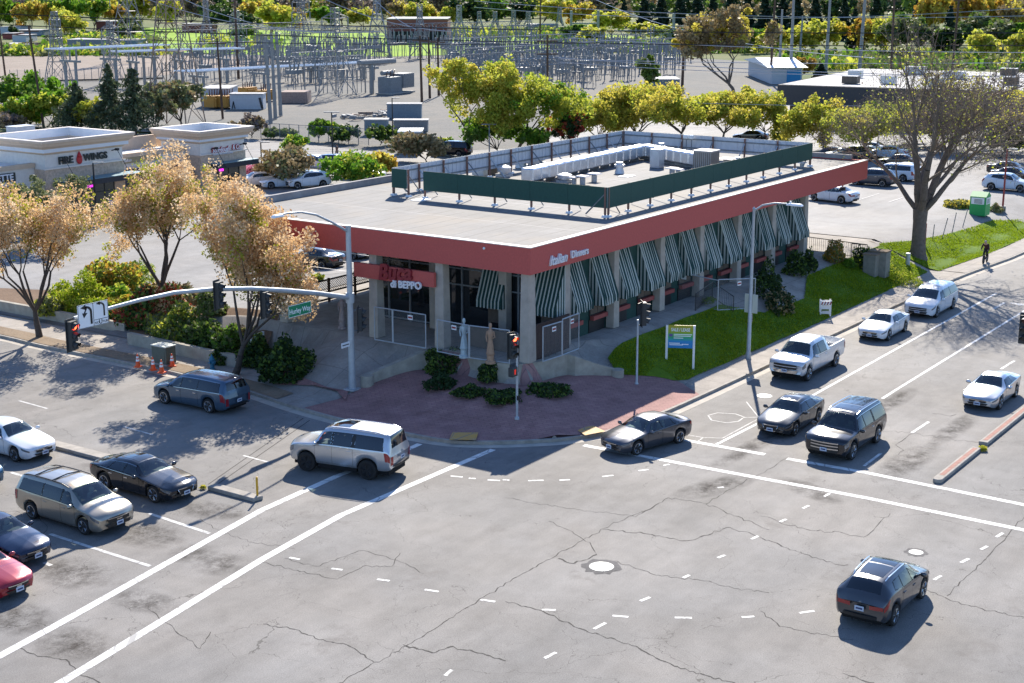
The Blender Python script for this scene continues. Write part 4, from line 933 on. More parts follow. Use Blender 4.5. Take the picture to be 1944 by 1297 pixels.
link_panel(a, (b[0], b[1], b[2]), 1.9, 'chain link panel standing on the lawn by the lamp post', True)
link_panel(a, (a[0]+.1, a[1]+4.2, PAD), 1.85, 'chain link panel running back from the lawn to the building wall', True)
# black hand rails
def railing(pts, h, label, n=8):
    t = thing('railing', label, 'railing', pts[0]); o = Vector(pts[0]); mb = MB()
    for a, b in zip(pts[:-1], pts[1:]):
        a, b = Vector(a)-o, Vector(b)-o; L = (b-a).length
        mb.tube([a+Vector((0, 0, h)), b+Vector((0, 0, h))], .03, 5); mb.tube([a+Vector((0, 0, .12)), b+Vector((0, 0, .12))], .02, 5)
        k = max(2, int(L/.16))
        for i in range(k+1): q = a+(b-a)*(i/k); mb.tube([q, q+Vector((0, 0, h))], .028 if i in (0, k) else .011, 4)
    mb.build('bars', M['black'], t); return t
a = GT(1320, 588); b_ = GT(1352, 567); c = GT(1392, 592)
railing([(a[0], a[1], zt(a[0], a[1])), (b_[0], b_[1], zt(b_[0], b_[1])), (c[0], c[1], zt(c[0], c[1]))], 1.0, 'black ramp railing behind the chain link on the lawn')
p = [onY(1546, 489, 40.5), G(1645, 492, 1.8), GT(1615, 494)]
railing([(p[0][0]+1, p[0][1]+1.6, 1.75), (p[1][0], p[1][1], 1.75), (p[2][0], p[2][1], 1.7)], 1.05, 'black metal railing at the far end of the striped awnings')
# leaning posts along the bank
for (tx, ty, bx, by), lb in zip(((1772, 426, 1770, 457), (1797, 414, 1788, 454), (1813.5, 403.5, 1807, 442.6), (1835, 399, 1827, 432)), ('thin post nearest the big bare tree', 'leaning thin post second from the big bare tree', 'leaning thin post third from the big bare tree', 'leaning thin post closest to the green bin')):
    a = GT(bx, by); z = Zat(a[0], a[1], ty); s = (tx-bx)/F_PX*110
    o = MB().tube([(0, 0, -.1), (s*_rt[0], s*_rt[1], z-a[2])], .035, 6).build('fence_post', M['steel_d'], None, a); tag(o, lb, 'post', 'rusty posts along the grass bank')
for (tx, ty, bx, by, lb) in ((1758, 424, 1755, 467, 'short rust red pole behind the big bare tree'),):
    a = GT(bx, by); o = MB().tube([(0, 0, -.2), (0, 0, Zat(a[0], a[1], ty)-a[2])], .09, 8).build('pole', M['red_paint'], None, a); tag(o, lb, 'pole')
def lot_lamp(tx, ty, bx, by, label, m, arms=1, g='lamp posts in the car parks', flat_=True):
    a = GT(bx, by); h = Zat(a[0], a[1], ty)-a[2]; t = thing('lamp_post', label, 'lamp post', a, R(-55), g)
    MB().tube([(0, 0, 0), (0, 0, h)], [.09, .07], 6).build('pole', m, t); MB().lathe([(.28, 0), (.28, .5)], n=10).build('base', M['conc'], t, sharp=.6)
    for s in ((1,) if arms == 1 else (1, -1)): MB().box((s*.45, 0, h), (.9, .28, .1)).build('lamp', M['steel_d'], t)
lot_lamp(176, 309, 184, 424, 'dark lamp post before the fire wings shop front', M['black']); lot_lamp(743, 186, 746, 280, 'tall dark lamp post left of the small grey shed', M['black']); lot_lamp(631, 213, 632, 306, 'dark lamp post with two heads beside the walking person', M['black'], 2)
lot_lamp(496, 270, 498, 348, 'dark lamp post before the white parked cars', M['black']); lot_lamp(1908, 283, 1903, 402, 'rust red lamp post on the bank right of the green bin', M['red_paint'])
lot_lamp(1095, 236, 1096, 275, 'rust red lamp post behind the roof screen', M['red_paint']); lot_lamp(927, 236, 929, 300, 'grey lamp post before the twin yellow green trees', M['steel_d'], 2)
# donation bin
b = GT(1859, 408); t = thing('donation_bin', 'bright green donation bin with a sloped lid on the car park edge', 'donation bin', b, R(0))
hb = Zat(b[0], b[1], 372)-b[2]
MB().box((0, 0, hb/2), (1.35, 1.35, hb)).build('body', M['bin_g'], t, bevel=.02)
mb = MB(); w2 = .7; mb.add([(-w2, -w2, hb), (w2, -w2, hb), (w2, w2, hb), (-w2, w2, hb), (0, -w2, hb+.38), (0, w2, hb+.38)], [(0, 1, 4), (2, 3, 5), (1, 2, 5, 4), (3, 0, 4, 5), (3, 2, 1, 0)]); mb.build('lid', M['bin_g'], t)
for s, rz in ((-1, 0), (0, 1)):
    o = MB().box((-.69, 0, hb*.78) if s else (0, -.69, hb*.78), (.02, 1.1, hb*.34) if s else (1.1, .02, hb*.34)).build('label_panel', M['sign_white'], t)
    mb = MB()
    for i in range(4): mb.box(((-.703), -.05, hb*(.67+i*.06)) if s else (-.05, -.703, hb*(.67+i*.06)), (.006, .7, .05) if s else (.7, .006, .05))
    mb.build('label_lines', M['cab_g'], o)
# statues -------------------------------------------------------------
def statue(px, py, top, m, label, rz=0.0, xw=59.2):
    b = onX(px, py, xw); b = (b[0], b[1], PAD); h = Zat(b[0], b[1], top)-PAD
    t = thing('statue', label, 'statue', b, rz); k = h/2.0
    t.scale = (.8, .8, 1)
    MB().lathe([(.32*k, 0), (.32*k, .12*k), (.22*k, .16*k), (.22*k, .42*k), (.27*k, .46*k), (.27*k, .52*k), (.01, .53*k)], n=12).build('pedestal', m, t, sharp=.6)
    mb = MB(); mb.lathe([(.24*k, .52*k), (.2*k, .8*k), (.15*k, 1.1*k), (.13*k, 1.22*k), (.19*k, 1.42*k), (.2*k, 1.55*k), (.13*k, 1.66*k), (.06*k, 1.70*k), (.055*k, 1.75*k), (.09*k, 1.80*k), (.1*k, 1.89*k), (.07*k, 1.98*k), (.01, 2.0*k)], n=12)
    mb.tube([(.19*k, 0, 1.58*k), (.27*k, -.06*k, 1.3*k), (.16*k, -.2*k, 1.28*k)], [.06*k, .05*k, .04*k]); mb.tube([(-.19*k, 0, 1.58*k), (-.25*k, .02*k, 1.3*k), (-.2*k, -.1*k, 1.1*k)], [.06*k, .05*k, .04*k])
    mb.build('figure', m, t, sharp=1.2)
M['stat_w'] = P('pale_stone', (.42, .50, .52), .8, var=.2, scale=6); M['stat_t'] = P('terracotta', (.40, .25, .16), .8, var=.2, scale=6); M['stat_p'] = P('pinkish_stone', (.33, .27, .26), .85, var=.25, scale=6)
statue(881, 664, 604, M['stat_w'], 'pale stone statue of a draped figure before the entry glass', R(-60), 58.9); statue(931, 672, 613, M['stat_t'], 'terracotta statue beside the bushes at the patio', R(-60), 58.7); statue(650, 640, 560, M['stat_p'], 'pinkish statue left of the entry beside the signal pole', R(-60), 60.3)
# lattice fence at the open end of the building
t = thing('lattice_fence', 'dark wooden lattice screen under the left end of the red fascia', 'fence', (62.8, 57.7, PAD)); fw_ = 9.5; fh = Zat(66, 57.7, 540)-PAD
fh = max(1.4, min(3.2, fh)); mb = MB()
for i in range(5): mb.bb(i*fw_/4-.06, i*fw_/4+.06, -.06, .06, 0, fh+.05)
mb.build('post', M['wood_d'], t); mb = MB(); mb.bb(0, fw_, -.04, .04, fh-.08, fh); mb.bb(0, fw_, -.04, .04, fh*.42, fh*.42+.08); mb.bb(0, fw_, -.03, .03, .15, .25)
mb.build('rail', M['wood_d'], t); mb = MB(); n = 60
for i in range(n):
    for s in (-1, 1):
        x = fw_*i/n; x2 = x+s*(fh*.52); a, b = (x, fh*.46), (x2, fh-.06)
        if 0 <= x2 <= fw_: mb.bar((x, .0, a[1]), (x2, .0, b[1]), .025)
mb.build('lattice', M['wood_d'], t)
# ================================================================== vehicles
M['tyre'] = P('tyre_rubber', (.014, .014, .014), .85, var=.1)
M['alloy'] = P('alloy_rim', (.45, .46, .48), .25, .85, var=.05)
M['rim_d'] = P('black_rim', (.02, .02, .022), .3, .5, var=0)
M['carglass'] = P('car_glass', (.010, .013, .015), .03, 0, var=0, spec=.7, coat=.5)
M['carglass_l'] = P('car_glass_clear', (.05, .085, .085), .03, 0, var=0, spec=.7, coat=.5)
def autoglass(name, tint, refl):
    m, nt, out = newmat(name); g = NG(nt); tr = g.n('BsdfTransparent'); tr.inputs[0].default_value = (*tint, 1); gl = g.n('BsdfGlossy'); gl.inputs['Roughness'].default_value = .03; gl.inputs[0].default_value = (1, 1, 1, 1)
    f = g.math('POWER', g.n('LayerWeight', i_Blend=.5).outputs['Facing'], 4.0); mx = g.n('MixShader', i_0=g.mr(f, 0, 1, refl, .9), i_1=tr.outputs[0], i_2=gl.outputs[0]); nt.links.new(mx.outputs[0], out.inputs[0]); return m
M['pane'] = autoglass('car_pane', (.52, .62, .60), .10); M['pane_d'] = autoglass('car_pane_tinted', (.10, .115, .12), .10)
M['seat'] = P('car_seat', (.07, .065, .06), .8, var=.1); M['seat_l'] = P('car_seat_light', (.30, .27, .22), .8, var=.1); M['dash'] = P('dashboard', (.025, .026, .028), .6, var=.1)
M['trim'] = P('black_trim', (.012, .012, .013), .45, var=0)
M['chrome'] = P('chrome', (.62, .63, .65), .12, 1.0, var=0)
M['headl'] = P('headlight', (.17, .18, .19), .06, .2, var=0, coat=1)
M['taill'] = P('taillight', (.28, .006, .012), .12, 0, var=0, coat=1)
M['plate'] = P('number_plate', (.50, .56, .66), .5, var=.05)
M['seam'] = P('panel_gap', (.004, .004, .005), .8, var=0)
M['under'] = P('underbody_shade', (.005, .005, .006), .9, var=0)  # near-black, the darkness inside the wheel arches put into the colour
PAINT = {}
def paint(name, col, metal=.5, rough=.28):
    if name not in PAINT: PAINT[name] = P('paint_'+name, col, rough, metal, var=.03, scale=20, coat=1.0, spec=.5)
    return PAINT[name]
def pchip(x, y, q):
    x = np.asarray(x, float); y = np.asarray(y, float); h = np.diff(x); d = np.diff(y)/h; n = len(x); m = np.zeros(n)
    for i in range(1, n-1):
        if d[i-1]*d[i] > 0:
            w1 = 2*h[i]+h[i-1]; w2 = h[i]+2*h[i-1]; m[i] = (w1+w2)/(w1/d[i-1]+w2/d[i])
    m[0], m[-1] = d[0], d[-1]
    k = np.clip(np.searchsorted(x, q)-1, 0, n-2); t = (q-x[k])/h[k]
    return (2*t**3-3*t**2+1)*y[k]+(t**3-2*t**2+t)*h[k]*m[k]+(-2*t**3+3*t**2)*y[k+1]+(t**3-t**2)*h[k]*m[k+1]
# profile rows: t (0 front, 1 rear), top height, top half width fraction, belt height, belt half width fraction, lower edge
PROF = {
 'sedan': [(0, .62, .50, .56, .70, .30), (.015, .70, .60, .62, .82, .24), (.06, .78, .68, .69, .94, .20), (.15, .87, .74, .76, .98, .19), (.27, .97, .79, .86, .995, .19), (.30, 1.0, .79, .88, 1, .19), (.44, 1.36, .62, .92, 1, .19), (.55, 1.42, .62, .94, 1, .19), (.68, 1.385, .61, .97, .995, .19), (.84, 1.11, .68, 1.0, .975, .2), (.88, 1.065, .72, 1.0, .96, .22), (.96, 1.04, .72, .96, .91, .26), (.99, .97, .66, .88, .85, .30), (1, .85, .58, .78, .76, .36)],
 'coupe': [(0, .60, .50, .54, .70, .30), (.015, .68, .60, .60, .82, .24), (.06, .76, .68, .68, .94, .20), (.15, .85, .74, .75, .98, .19), (.29, .95, .78, .85, .995, .19), (.32, .98, .79, .87, 1, .19), (.47, 1.33, .60, .91, 1, .19), (.56, 1.375, .60, .93, 1, .19), (.68, 1.32, .58, .96, .995, .19), (.88, 1.06, .68, 1.0, .96, .22), (.96, 1.03, .70, .96, .91, .26), (.99, .96, .64, .88, .85, .30), (1, .84, .56, .78, .76, .36)],
 'fastback': [(0, .60, .52, .54, .72, .28), (.015, .68, .62, .60, .84, .22), (.06, .76, .70, .68, .95, .19), (.15, .85, .75, .75, .985, .18), (.28, .95, .79, .85, 1, .18), (.31, .98, .79, .87, 1, .18), (.45, 1.34, .60, .91, 1, .18), (.55, 1.40, .60, .93, 1, .18), (.68, 1.36, .58, .95, .995, .18), (.90, 1.06, .66, .98, .95, .22), (.97, 1.0, .66, .94, .90, .26), (.99, .94, .62, .86, .85, .30), (1, .84, .56, .78, .78, .36)],
 'suv': [(0, .92, .66, .84, .84, .42), (.012, 1.02, .72, .92, .92, .36), (.05, 1.12, .78, 1.02, .975, .33), (.22, 1.22, .82, 1.12, .995, .32), (.255, 1.25, .82, 1.13, 1, .32), (.355, 1.80, .68, 1.16, 1, .32), (.42, 1.88, .69, 1.17, 1, .32), (.6, 1.905, .69, 1.17, 1, .32), (.90, 1.87, .67, 1.17, .985, .34), (.955, 1.80, .66, 1.16, .96, .36), (.985, 1.30, .74, 1.10, .935, .40), (.993, 1.12, .76, 1.02, .92, .42), (1, 1.0, .76, .92, .88, .48)],
 'crossover': [(0, .74, .58, .66, .76, .34), (.015, .84, .66, .74, .87, .28), (.06, .94, .72, .84, .96, .25), (.15, 1.03, .77, .93, .99, .24), (.24, 1.10, .80, .99, 1, .24), (.27, 1.13, .80, 1.01, 1, .24), (.42, 1.56, .66, 1.05, 1, .24), (.52, 1.64, .66, 1.07, 1, .24), (.70, 1.62, .65, 1.11, .995, .24), (.86, 1.54, .62, 1.16, .98, .26), (.95, 1.22, .70, 1.12, .955, .3), (.975, 1.10, .74, 1.04, .94, .32), (1, .92, .68, .84, .84, .40)],
 'minivan': [(0, .72, .56, .64, .78, .30), (.012, .82, .66, .72, .88, .24), (.05, .93, .72, .82, .965, .21), (.13, 1.03, .77, .92, .99, .2), (.19, 1.10, .80, .97, 1, .2), (.215, 1.13, .80, .99, 1, .2), (.37, 1.60, .70, 1.03, 1, .2), (.47, 1.72, .72, 1.05, 1, .2), (.65, 1.74, .72, 1.07, 1, .2), (.90, 1.69, .69, 1.10, .985, .22), (.95, 1.60, .68, 1.10, .97, .25), (.983, 1.20, .76, 1.06, .945, .3), (.992, 1.02, .77, .96, .93, .32), (1, .84, .72, .78, .86, .38)],
 'pickup': [(0, 1.0, .70, .90, .88, .48), (.012, 1.1, .76, .98, .94, .42), (.04, 1.18, .80, 1.08, .98, .38), (.18, 1.25, .83, 1.15, 1, .37), (.21, 1.28, .83, 1.16, 1, .37), (.31, 1.82, .66, 1.19, 1, .37), (.37, 1.92, .68, 1.2, 1, .37), (.53, 1.94, .68, 1.2, 1, .37), (.60, 1.88, .66, 1.2, 1, .37), (.612, 1.34, .84, 1.22, 1, .37), (.64, 1.32, .86, 1.24, 1, .38), (.985, 1.34, .86, 1.25, .985, .45), (1, 1.30, .84, 1.18, .96, .50)],
}
class Body:
    def __init__(s, kind, L, W, H, wb, fo, wr, lift=0.0, bowf=.22, bowr=.12):
        rows = np.array(PROF[kind]); s.L, s.W, s.H = L, W, H; s.kind = kind; s.t = rows[:, 0]; hs = (H)/rows[:, 1].max()
        s.zt = rows[:, 1]*hs+lift; s.wt = rows[:, 2]*W/2; s.zb = rows[:, 3]*hs+lift; s.wb = rows[:, 4]*W/2; s.zl = rows[:, 5]*hs+lift
        q = np.linspace(0, 1, 1201); s.tab = [pchip(s.t, a, q).tolist() for a in (s.zt, s.wt, s.zb, s.wb, s.zl)]; s.memo = {}
        s.ax = (L/2-fo, L/2-fo-wb); s.wr = wr; s.bowf, s.bowr = bowf, bowr; s.arch = wr+.07
    def sect(s, t):
        """dense half section (v, y, z) at t"""
        key = round(t, 4)
        if key in s.memo: return s.memo[key]
        i = min(1199, int(key*1200)); w_ = key*1200-i
        zt_, wt, zb, wb, zl = [a[i]+(a[i+1]-a[i])*w_ for a in s.tab]
        if s.kind == 'pickup' and .622 < t < .978:
            zf = zb-.42; wi = wb-.13
            P_ = [(0, zf), (wi*.6, zf), (wi, zf), (wi, zt_-.02), (wi+.03, zt_), (wb-.01, zt_), (wb, zb-.06), (wb+.012, zb*.6+zl*.4), (wb*.985, zl+.1), (wb*.9, zl)]
            K_ = [0, .7, 1.2, 1.5, 1.8, 2.2, 3, 4, 5, 6]; rr = (.08,)
        else:
            P_ = [(0, zt_), (wt*.62, zt_-.012), (wt, zt_-.05), (wb*.99, zb+.015), (wb, zb-.05), (wb+.015, zb*.55+zl*.45), (wb*.985, zl+.12), (wb*.90, zl)]
            K_ = [0, 1, 2, 2.85, 3.1, 4, 5, 6]; rr = (.2, .25)
        P_ = np.array(P_); K_ = np.array(K_, float)
        for r in rr:
            a, b = P_[:-1], P_[1:]; ka, kb = K_[:-1], K_[1:]
            q = np.empty((2*len(a), 2)); q[0::2] = a+(b-a)*r; q[1::2] = b-(b-a)*r; k = np.empty(2*len(a)); k[0::2] = ka+(kb-ka)*r; k[1::2] = kb-(kb-ka)*r
            P_ = np.vstack([P_[:1], q, P_[-1:]]); K_ = np.concatenate([[K_[0]], k, [K_[-1]]])
        x = s.L/2-t*s.L
        zc = s.wr
        for ax in s.ax:
            d = abs(x-ax)
            if d < s.arch:
                zlow = zc+math.sqrt(s.arch**2-d*d)
                if zlow > zl:
                    lo = P_[:, 1] < zb-.02
                    zz = zb-(zb-P_[:, 1])*(zb-zlow)/(zb-zl); P_[:, 1] = np.where(lo, np.maximum(P_[:, 1], np.minimum(zz, zb-.02)), P_[:, 1])
        s.memo[key] = (K_, P_)
        return K_, P_
    def bow(s, t, y):
        u = (abs(y)/(s.W/2))**2
        return -s.bowf*u*max(0, 1-t/.16)+s.bowr*u*max(0, 1-(1-t)/.14)
    def pt(s, t, v):
        K_, P_ = s.sect(min(1, max(0, t))); a = abs(v); y = np.interp(a, K_, P_[:, 0])*(1 if v >= 0 else -1); z = np.interp(a, K_, P_[:, 1])
        return Vector((s.L/2-t*s.L+s.bow(t, y), y, z))
    def surf(s, t, v, off):
        p = s.pt(t, v); e = .004; du = s.pt(t+e, v)-s.pt(t-e, v); dv = s.pt(t, v+.04)-s.pt(t, v-.04); n = du.cross(dv)
        if n.length < 1e-9: n = Vector((0, 0, 1))
        n.normalize(); c = Vector((0, 0, s.H*.45)); 
        if n.dot(Vector((p.x*.3, p.y, p.z-c.z))) < 0: n = -n
        return p+n*off
    def patch(s, mb, c4, off, nu=6, nv=4, skip=None):
        """c4: (t,v) corners in order"""
        vs = []; fs = []
        for i in range(nu+1):
            for j in range(nv+1):
                a, b = i/nu, j/nv
                t = (c4[0][0]*(1-a)+c4[1][0]*a)*(1-b)+(c4[3][0]*(1-a)+c4[2][0]*a)*b; v = (c4[0][1]*(1-a)+c4[1][1]*a)*(1-b)+(c4[3][1]*(1-a)+c4[2][1]*a)*b
                vs.append(tuple(s.surf(t, v, off)))
        for i in range(nu):
            for j in range(nv):
                if skip:
                    a, b = (i+.5)/nu, (j+.5)/nv; tt = (c4[0][0]*(1-a)+c4[1][0]*a)*(1-b)+(c4[3][0]*(1-a)+c4[2][0]*a)*b; vv = (c4[0][1]*(1-a)+c4[1][1]*a)*(1-b)+(c4[3][1]*(1-a)+c4[2][1]*a)*b
                    if skip(tt, vv): continue
                fs.append((i*(nv+1)+j, (i+1)*(nv+1)+j, (i+1)*(nv+1)+j+1, i*(nv+1)+j+1))
        mb.smooth = True; return mb.add(vs, fs)
    def cap(s, mb, y0, y1, z0, z1, off, rear=False, n=6, taper=1.0):
        """panel on the nose or tail following its bow"""
        vs = []; fs = []; t = 1 if rear else 0
        for i in range(n+1):
            for zz, k in ((z0, taper), (z1, 1.0)):
                y = (y0+(y1-y0)*i/n)*k; x = s.L/2-t*s.L+s.bow(t, y)+(-off if rear else off); vs.append((x, y, zz))
        for i in range(n): fs.append((2*i, 2*i+2, 2*i+3, 2*i+1))
        mb.smooth = True; return mb.add(vs, fs)
    def mesh(s, mat, skip=None):
        ts = set(np.linspace(0, 1, 110 if skip else 56).tolist())|set(s.t.tolist())|{.005, .01}
        for ax in s.ax:
            for k in range(-10, 11): ts.add((s.L/2-(ax+s.arch*math.sin(k*math.pi/20)))/s.L)
        if s.kind == 'pickup': ts |= {.621, .6225, .977, .9795}
        ts = sorted(t for t in ts if 0 <= t <= 1); vs = []; n = None; fs = []
        nb = None
        for t in ts:
            K_, P_ = s.sect(t)
            if n is None: kk = np.array(sorted(set(np.round(np.concatenate([K_, [3.3, 3.6, 4.4, 4.7, 5.4, 5.7], np.linspace(.2, 3, 22)]), 4))))
            y = np.interp(kk, K_, P_[:, 0]); z = np.interp(kk, K_, P_[:, 1])
            vr = [-k for k in kk[::-1]][:-1]+list(kk); ring = [(-a, b) for a, b in zip(y[::-1], z[::-1])][:-1]+list(zip(y, z)); n = len(ring)
            vs += [(s.L/2-t*s.L+s.bow(t, a), a, b) for a, b in ring]
        m = len(ts)
        for i in range(m-1):
            for j in range(n-1):
                if skip and skip((ts[i]+ts[i+1])/2, (vr[j]+vr[j+1])/2): continue
                fs.append((i*n+j, (i+1)*n+j, (i+1)*n+j+1, i*n+j+1))
        mb = MB(); mb.smooth = True; mb.recalc = False; mb.add(vs, fs)
        # nose and tail: strips between mirrored points, so the bow is kept
        for b0, fl in ((0, 0), ((m-1)*n, 1)):
            f2 = []
            for j in range(n//2): 
                q = (b0+j, b0+j+1, b0+n-2-j, b0+n-1-j); q = tuple(dict.fromkeys(q))
                if len(q) > 2: f2.append(q if fl else q[::-1])
            k = len(mb.v); mb.f += f2; mb.m += [0]*len(f2); mb.sm += [False]*len(f2)
        me = mb.mesh('body', mat); bm = bmesh.new(); bm.from_mesh(me); bmesh.ops.remove_doubles(bm, verts=list(bm.verts), dist=1e-4); bmesh.ops.recalc_face_normals(bm, faces=list(bm.faces)); bm.to_mesh(me); bm.free()
        me.set_sharp_from_angle(angle=.75); return me
_wheels = {}
def wheel_mesh(r, w, rim):
    key = (round(r, 2), rim)
    if key in _wheels: return _wheels[key]
    mb = MB(); k = .66
    mb.lathe([(r*k, -w/2), (r*.93, -w/2), (r, -w/2+.03), (r, w/2-.03), (r*.93, w/2), (r*k, w/2)], n=28, axis='y'); ty = mb.mesh('wheel', M['tyre'], sharp=.6)
    mb = MB(); mb.mi = 1; mb.lathe([(r*.64, -.03), (r*.64, .0), (.01, .0)], (0, w*.18, 0), 24, 'y'); mb.mi = 0
    mb.lathe([(r*.69, .0), (r*.70, .03), (r*.63, .03), (r*.61, .0)], (0, w/2-.025, 0), 28, 'y')
    for i in range(5):
        for d in (-.14, .14):
            a = 2*math.pi*i/5+d; mb.bar((math.cos(a-d*.6)*r*.10, w/2-.03, math.sin(a-d*.6)*r*.10), (math.cos(a)*r*.64, w/2-.015, math.sin(a)*r*.64), .045*r/.33)
    mb.lathe([(r*.16, 0), (r*.16, .02), (.01, .025)], (0, w/2-.03, 0), 12, 'y')
    ri = mb.mesh('rim', [M[rim], M['under']], sharp=.6); _wheels[key] = (ty, ri); return ty, ri
CFG = {  # side window quads as (t,f) with f 0 belt .. 1 roof edge; doors as t ranges
 'sedan': dict(ws=(.305, .43), rw=(.70, .845), win=[[(.345, .14), (.525, .10), (.525, .93), (.435, .93)], [(.54, .10), (.70, .10), (.655, .93), (.54, .93)], [(.71, .12), (.785, .2), (.72, .82), (.675, .9)]], doors=((.335, .53), (.535, .715))),
 'coupe': dict(ws=(.325, .46), rw=(.69, .87), win=[[(.365, .14), (.575, .10), (.575, .93), (.465, .93)], [(.59, .10), (.76, .16), (.68, .86), (.59, .93)]], doors=((.355, .585),)),
 'fastback': dict(ws=(.315, .44), rw=(.70, .895), win=[[(.355, .14), (.53, .10), (.53, .93), (.445, .93)], [(.545, .10), (.72, .10), (.665, .93), (.545, .93)], [(.73, .12), (.81, .2), (.73, .8), (.685, .9)]], doors=((.345, .535), (.54, .72))),
 'suv': dict(ws=(.262, .352), rw=(.957, .984), win=[[(.29, .10), (.435, .08), (.435, .90), (.36, .90)], [(.455, .08), (.625, .08), (.625, .90), (.455, .90)], [(.66, .08), (.93, .10), (.905, .90), (.66, .90)]], doors=((.285, .445), (.447, .64))),
 'crossover': dict(ws=(.275, .415), rw=(.865, .945), win=[[(.315, .12), (.475, .10), (.475, .92), (.415, .92)], [(.49, .10), (.66, .10), (.645, .92), (.49, .92)], [(.675, .12), (.80, .25), (.765, .80), (.66, .9)]], doors=((.31, .483), (.485, .675))),
 'minivan': dict(ws=(.22, .365), rw=(.952, .982), win=[[(.275, .10), (.42, .08), (.42, .92), (.37, .92)], [(.435, .08), (.635, .08), (.635, .92), (.435, .92)], [(.65, .08), (.925, .10), (.90, .90), (.65, .92)]], doors=((.27, .427), (.43, .645))),
 'pickup': dict(ws=(.217, .307), rw=(.602, .611), win=[[(.245, .10), (.39, .08), (.39, .90), (.315, .90)], [(.405, .08), (.545, .08), (.545, .90), (.405, .90)]], doors=((.24, .398), (.40, .56))),
}
def car(label, kind, L, W, H, wb, fo, pnt, wr=.335, lift=0.0, rim='alloy', glass='carglass', rails=False, sunroof=False, chrome=False, grille='std', detail=True, cat='car', group=None, plate=True, name='parked_car'):
    t = thing(name, label, cat, (0, 0, 0), 0, group); B = Body(kind, L, W, H, wb, fo, wr, lift); cf = CFG[kind]
    qs = [[(p[0], 2.90-.80*p[1]) for p in q] for q in cf['win']]; wsa, wsb = cf['ws']; rwa, rwb = cf['rw']
    def hole(tt, v):
        a = abs(v)
        if wsa+.004 < tt < wsb-.003 and a < 1.88: return True
        if rwa+.003 < tt < rwb-.003 and a < 1.68: return True
        return any(inside(tt, a, q) for q in qs)
    see = detail; put('body', B.mesh(pnt, hole if see else None), t)
    if see:
        xw = lambda tt: L/2-tt*L; zbm = float(np.interp(wsb, B.t, B.zb)); mb = MB(); mb.bb(xw(wsa+.13), xw(wsa+.05), -W*.40, W*.40, zbm-.35, zbm-.06); mb.lathe([(.17, -.012), (.19, 0), (.17, .012)], (xw(wsa+.145), W*.2, zbm-.06), 14, 'x'); mb.build('dashboard', M['dash'], t)
        rows = [wsb+.02, wsb+.19]+([wsb+.38] if kind in ('minivan', 'suv') else [])
        if kind == 'coupe': rows = [wsb+.03, wsb+.17]
        mb = MB()
        for rr, tt in enumerate(rows):
            if tt > cf['rw'][0]-.02: continue
            for y in (-W*.2, W*.2): x = xw(tt); mb.box((x-.03, y, zbm-.20), (.14, W*.26, .62), 0, .85); mb.box((x-.06, y, zbm+.20), (.10, .25, .2), 0, .85); mb.box((x+.22, y, zbm-.42), (.5, W*.26, .16))
        mb.build('seats', M['seat_l'] if glass == 'carglass_l' and kind != 'fastback' else M['seat'], t, bevel=.03)
    GW, GR = (M['pane'], M['pane_d']) if see else (M[glass], M['carglass'])
    z0 = wr*.75; mb = MB().bb(-L/2+.25, L/2-.3, -W/2+.27, W/2-.27, z0*.75, float(B.zb.min())-.1 if kind != 'pickup' else .72); mb.bb(B.ax[1]+wr+.12, B.ax[0]-wr-.12, -W/2+.12, W/2-.12, z0*.75, .45); mb.build('underbody_shade', M['under'], t)  # car floor, its black also stands in for shade in the wheel arches
    for i, ax in enumerate(B.ax):
        for s in (1, -1):
            ty, ri = wheel_mesh(wr, .23, rim); w_ = put('wheel', ty, t); w_.location = (ax, s*(W/2-.125), wr); w_.rotation_euler = (0, random.uniform(0, 1), 0 if s > 0 else math.pi); put('rim', ri, w_)
    vm = 1.93
    a, b = cf['ws']; mb = MB(); mb.recalc = False; B.patch(mb, [(a, -1.98), (a, 1.98), (b, 1.9), (b, -1.9)], .006, 10, 6); mb.build('windshield', GW, t)
    a, b = cf['rw']; mb = MB(); mb.recalc = False; B.patch(mb, [(a, -1.75), (a, 1.75), (b, 1.75), (b, -1.75)], .006, 10, 6); mb.build('rear_window', GR, t)
    fv = lambda f: 2.90-.80*f
    for s in (1, -1):
        for i, q in enumerate(cf['win']):
            mb = MB(); mb.recalc = False; B.patch(mb, [(p[0], s*fv(p[1])) for p in q], .009, 6, 4); mb.build('side_window', GW if i == 0 or kind in ('sedan', 'fastback', 'coupe') else GR, t)
        q0, q1 = cf['win'][0], cf['win'][-1]
        mb = MB(); mb.recalc = False; e = .006; B.patch(mb, [(q0[0][0]-e*1.6, s*fv(q0[0][1]-.07)), (q1[1][0]+e, s*fv(q1[1][1]-.07)), (q1[2][0]+e, s*fv(q1[2][1]+.04)), (q0[3][0]-e, s*fv(q0[3][1]+.04))], .005, 48 if see else 16, 12 if see else 4, hole if see else None); mb.build('window_trim', M['trim'], t)
        if chrome:
            mb = MB(); mb.recalc = False; B.patch(mb, [(q0[0][0]-.01, s*2.93), (q1[1][0]+.01, s*2.93), (q1[1][0]+.01, s*2.96), (q0[0][0]-.01, s*2.96)], .008, 14, 1); B.patch(mb, [(q0[3][0]-.012, s*fv(q0[3][1]+.05)), (q1[2][0], s*fv(q1[2][1]+.06)), (q1[2][0], s*fv(q1[2][1]+.095)), (q0[3][0]-.012, s*fv(q0[3][1]+.085))], .008, 14, 1); mb.build('chrome_trim', M['chrome'], t)
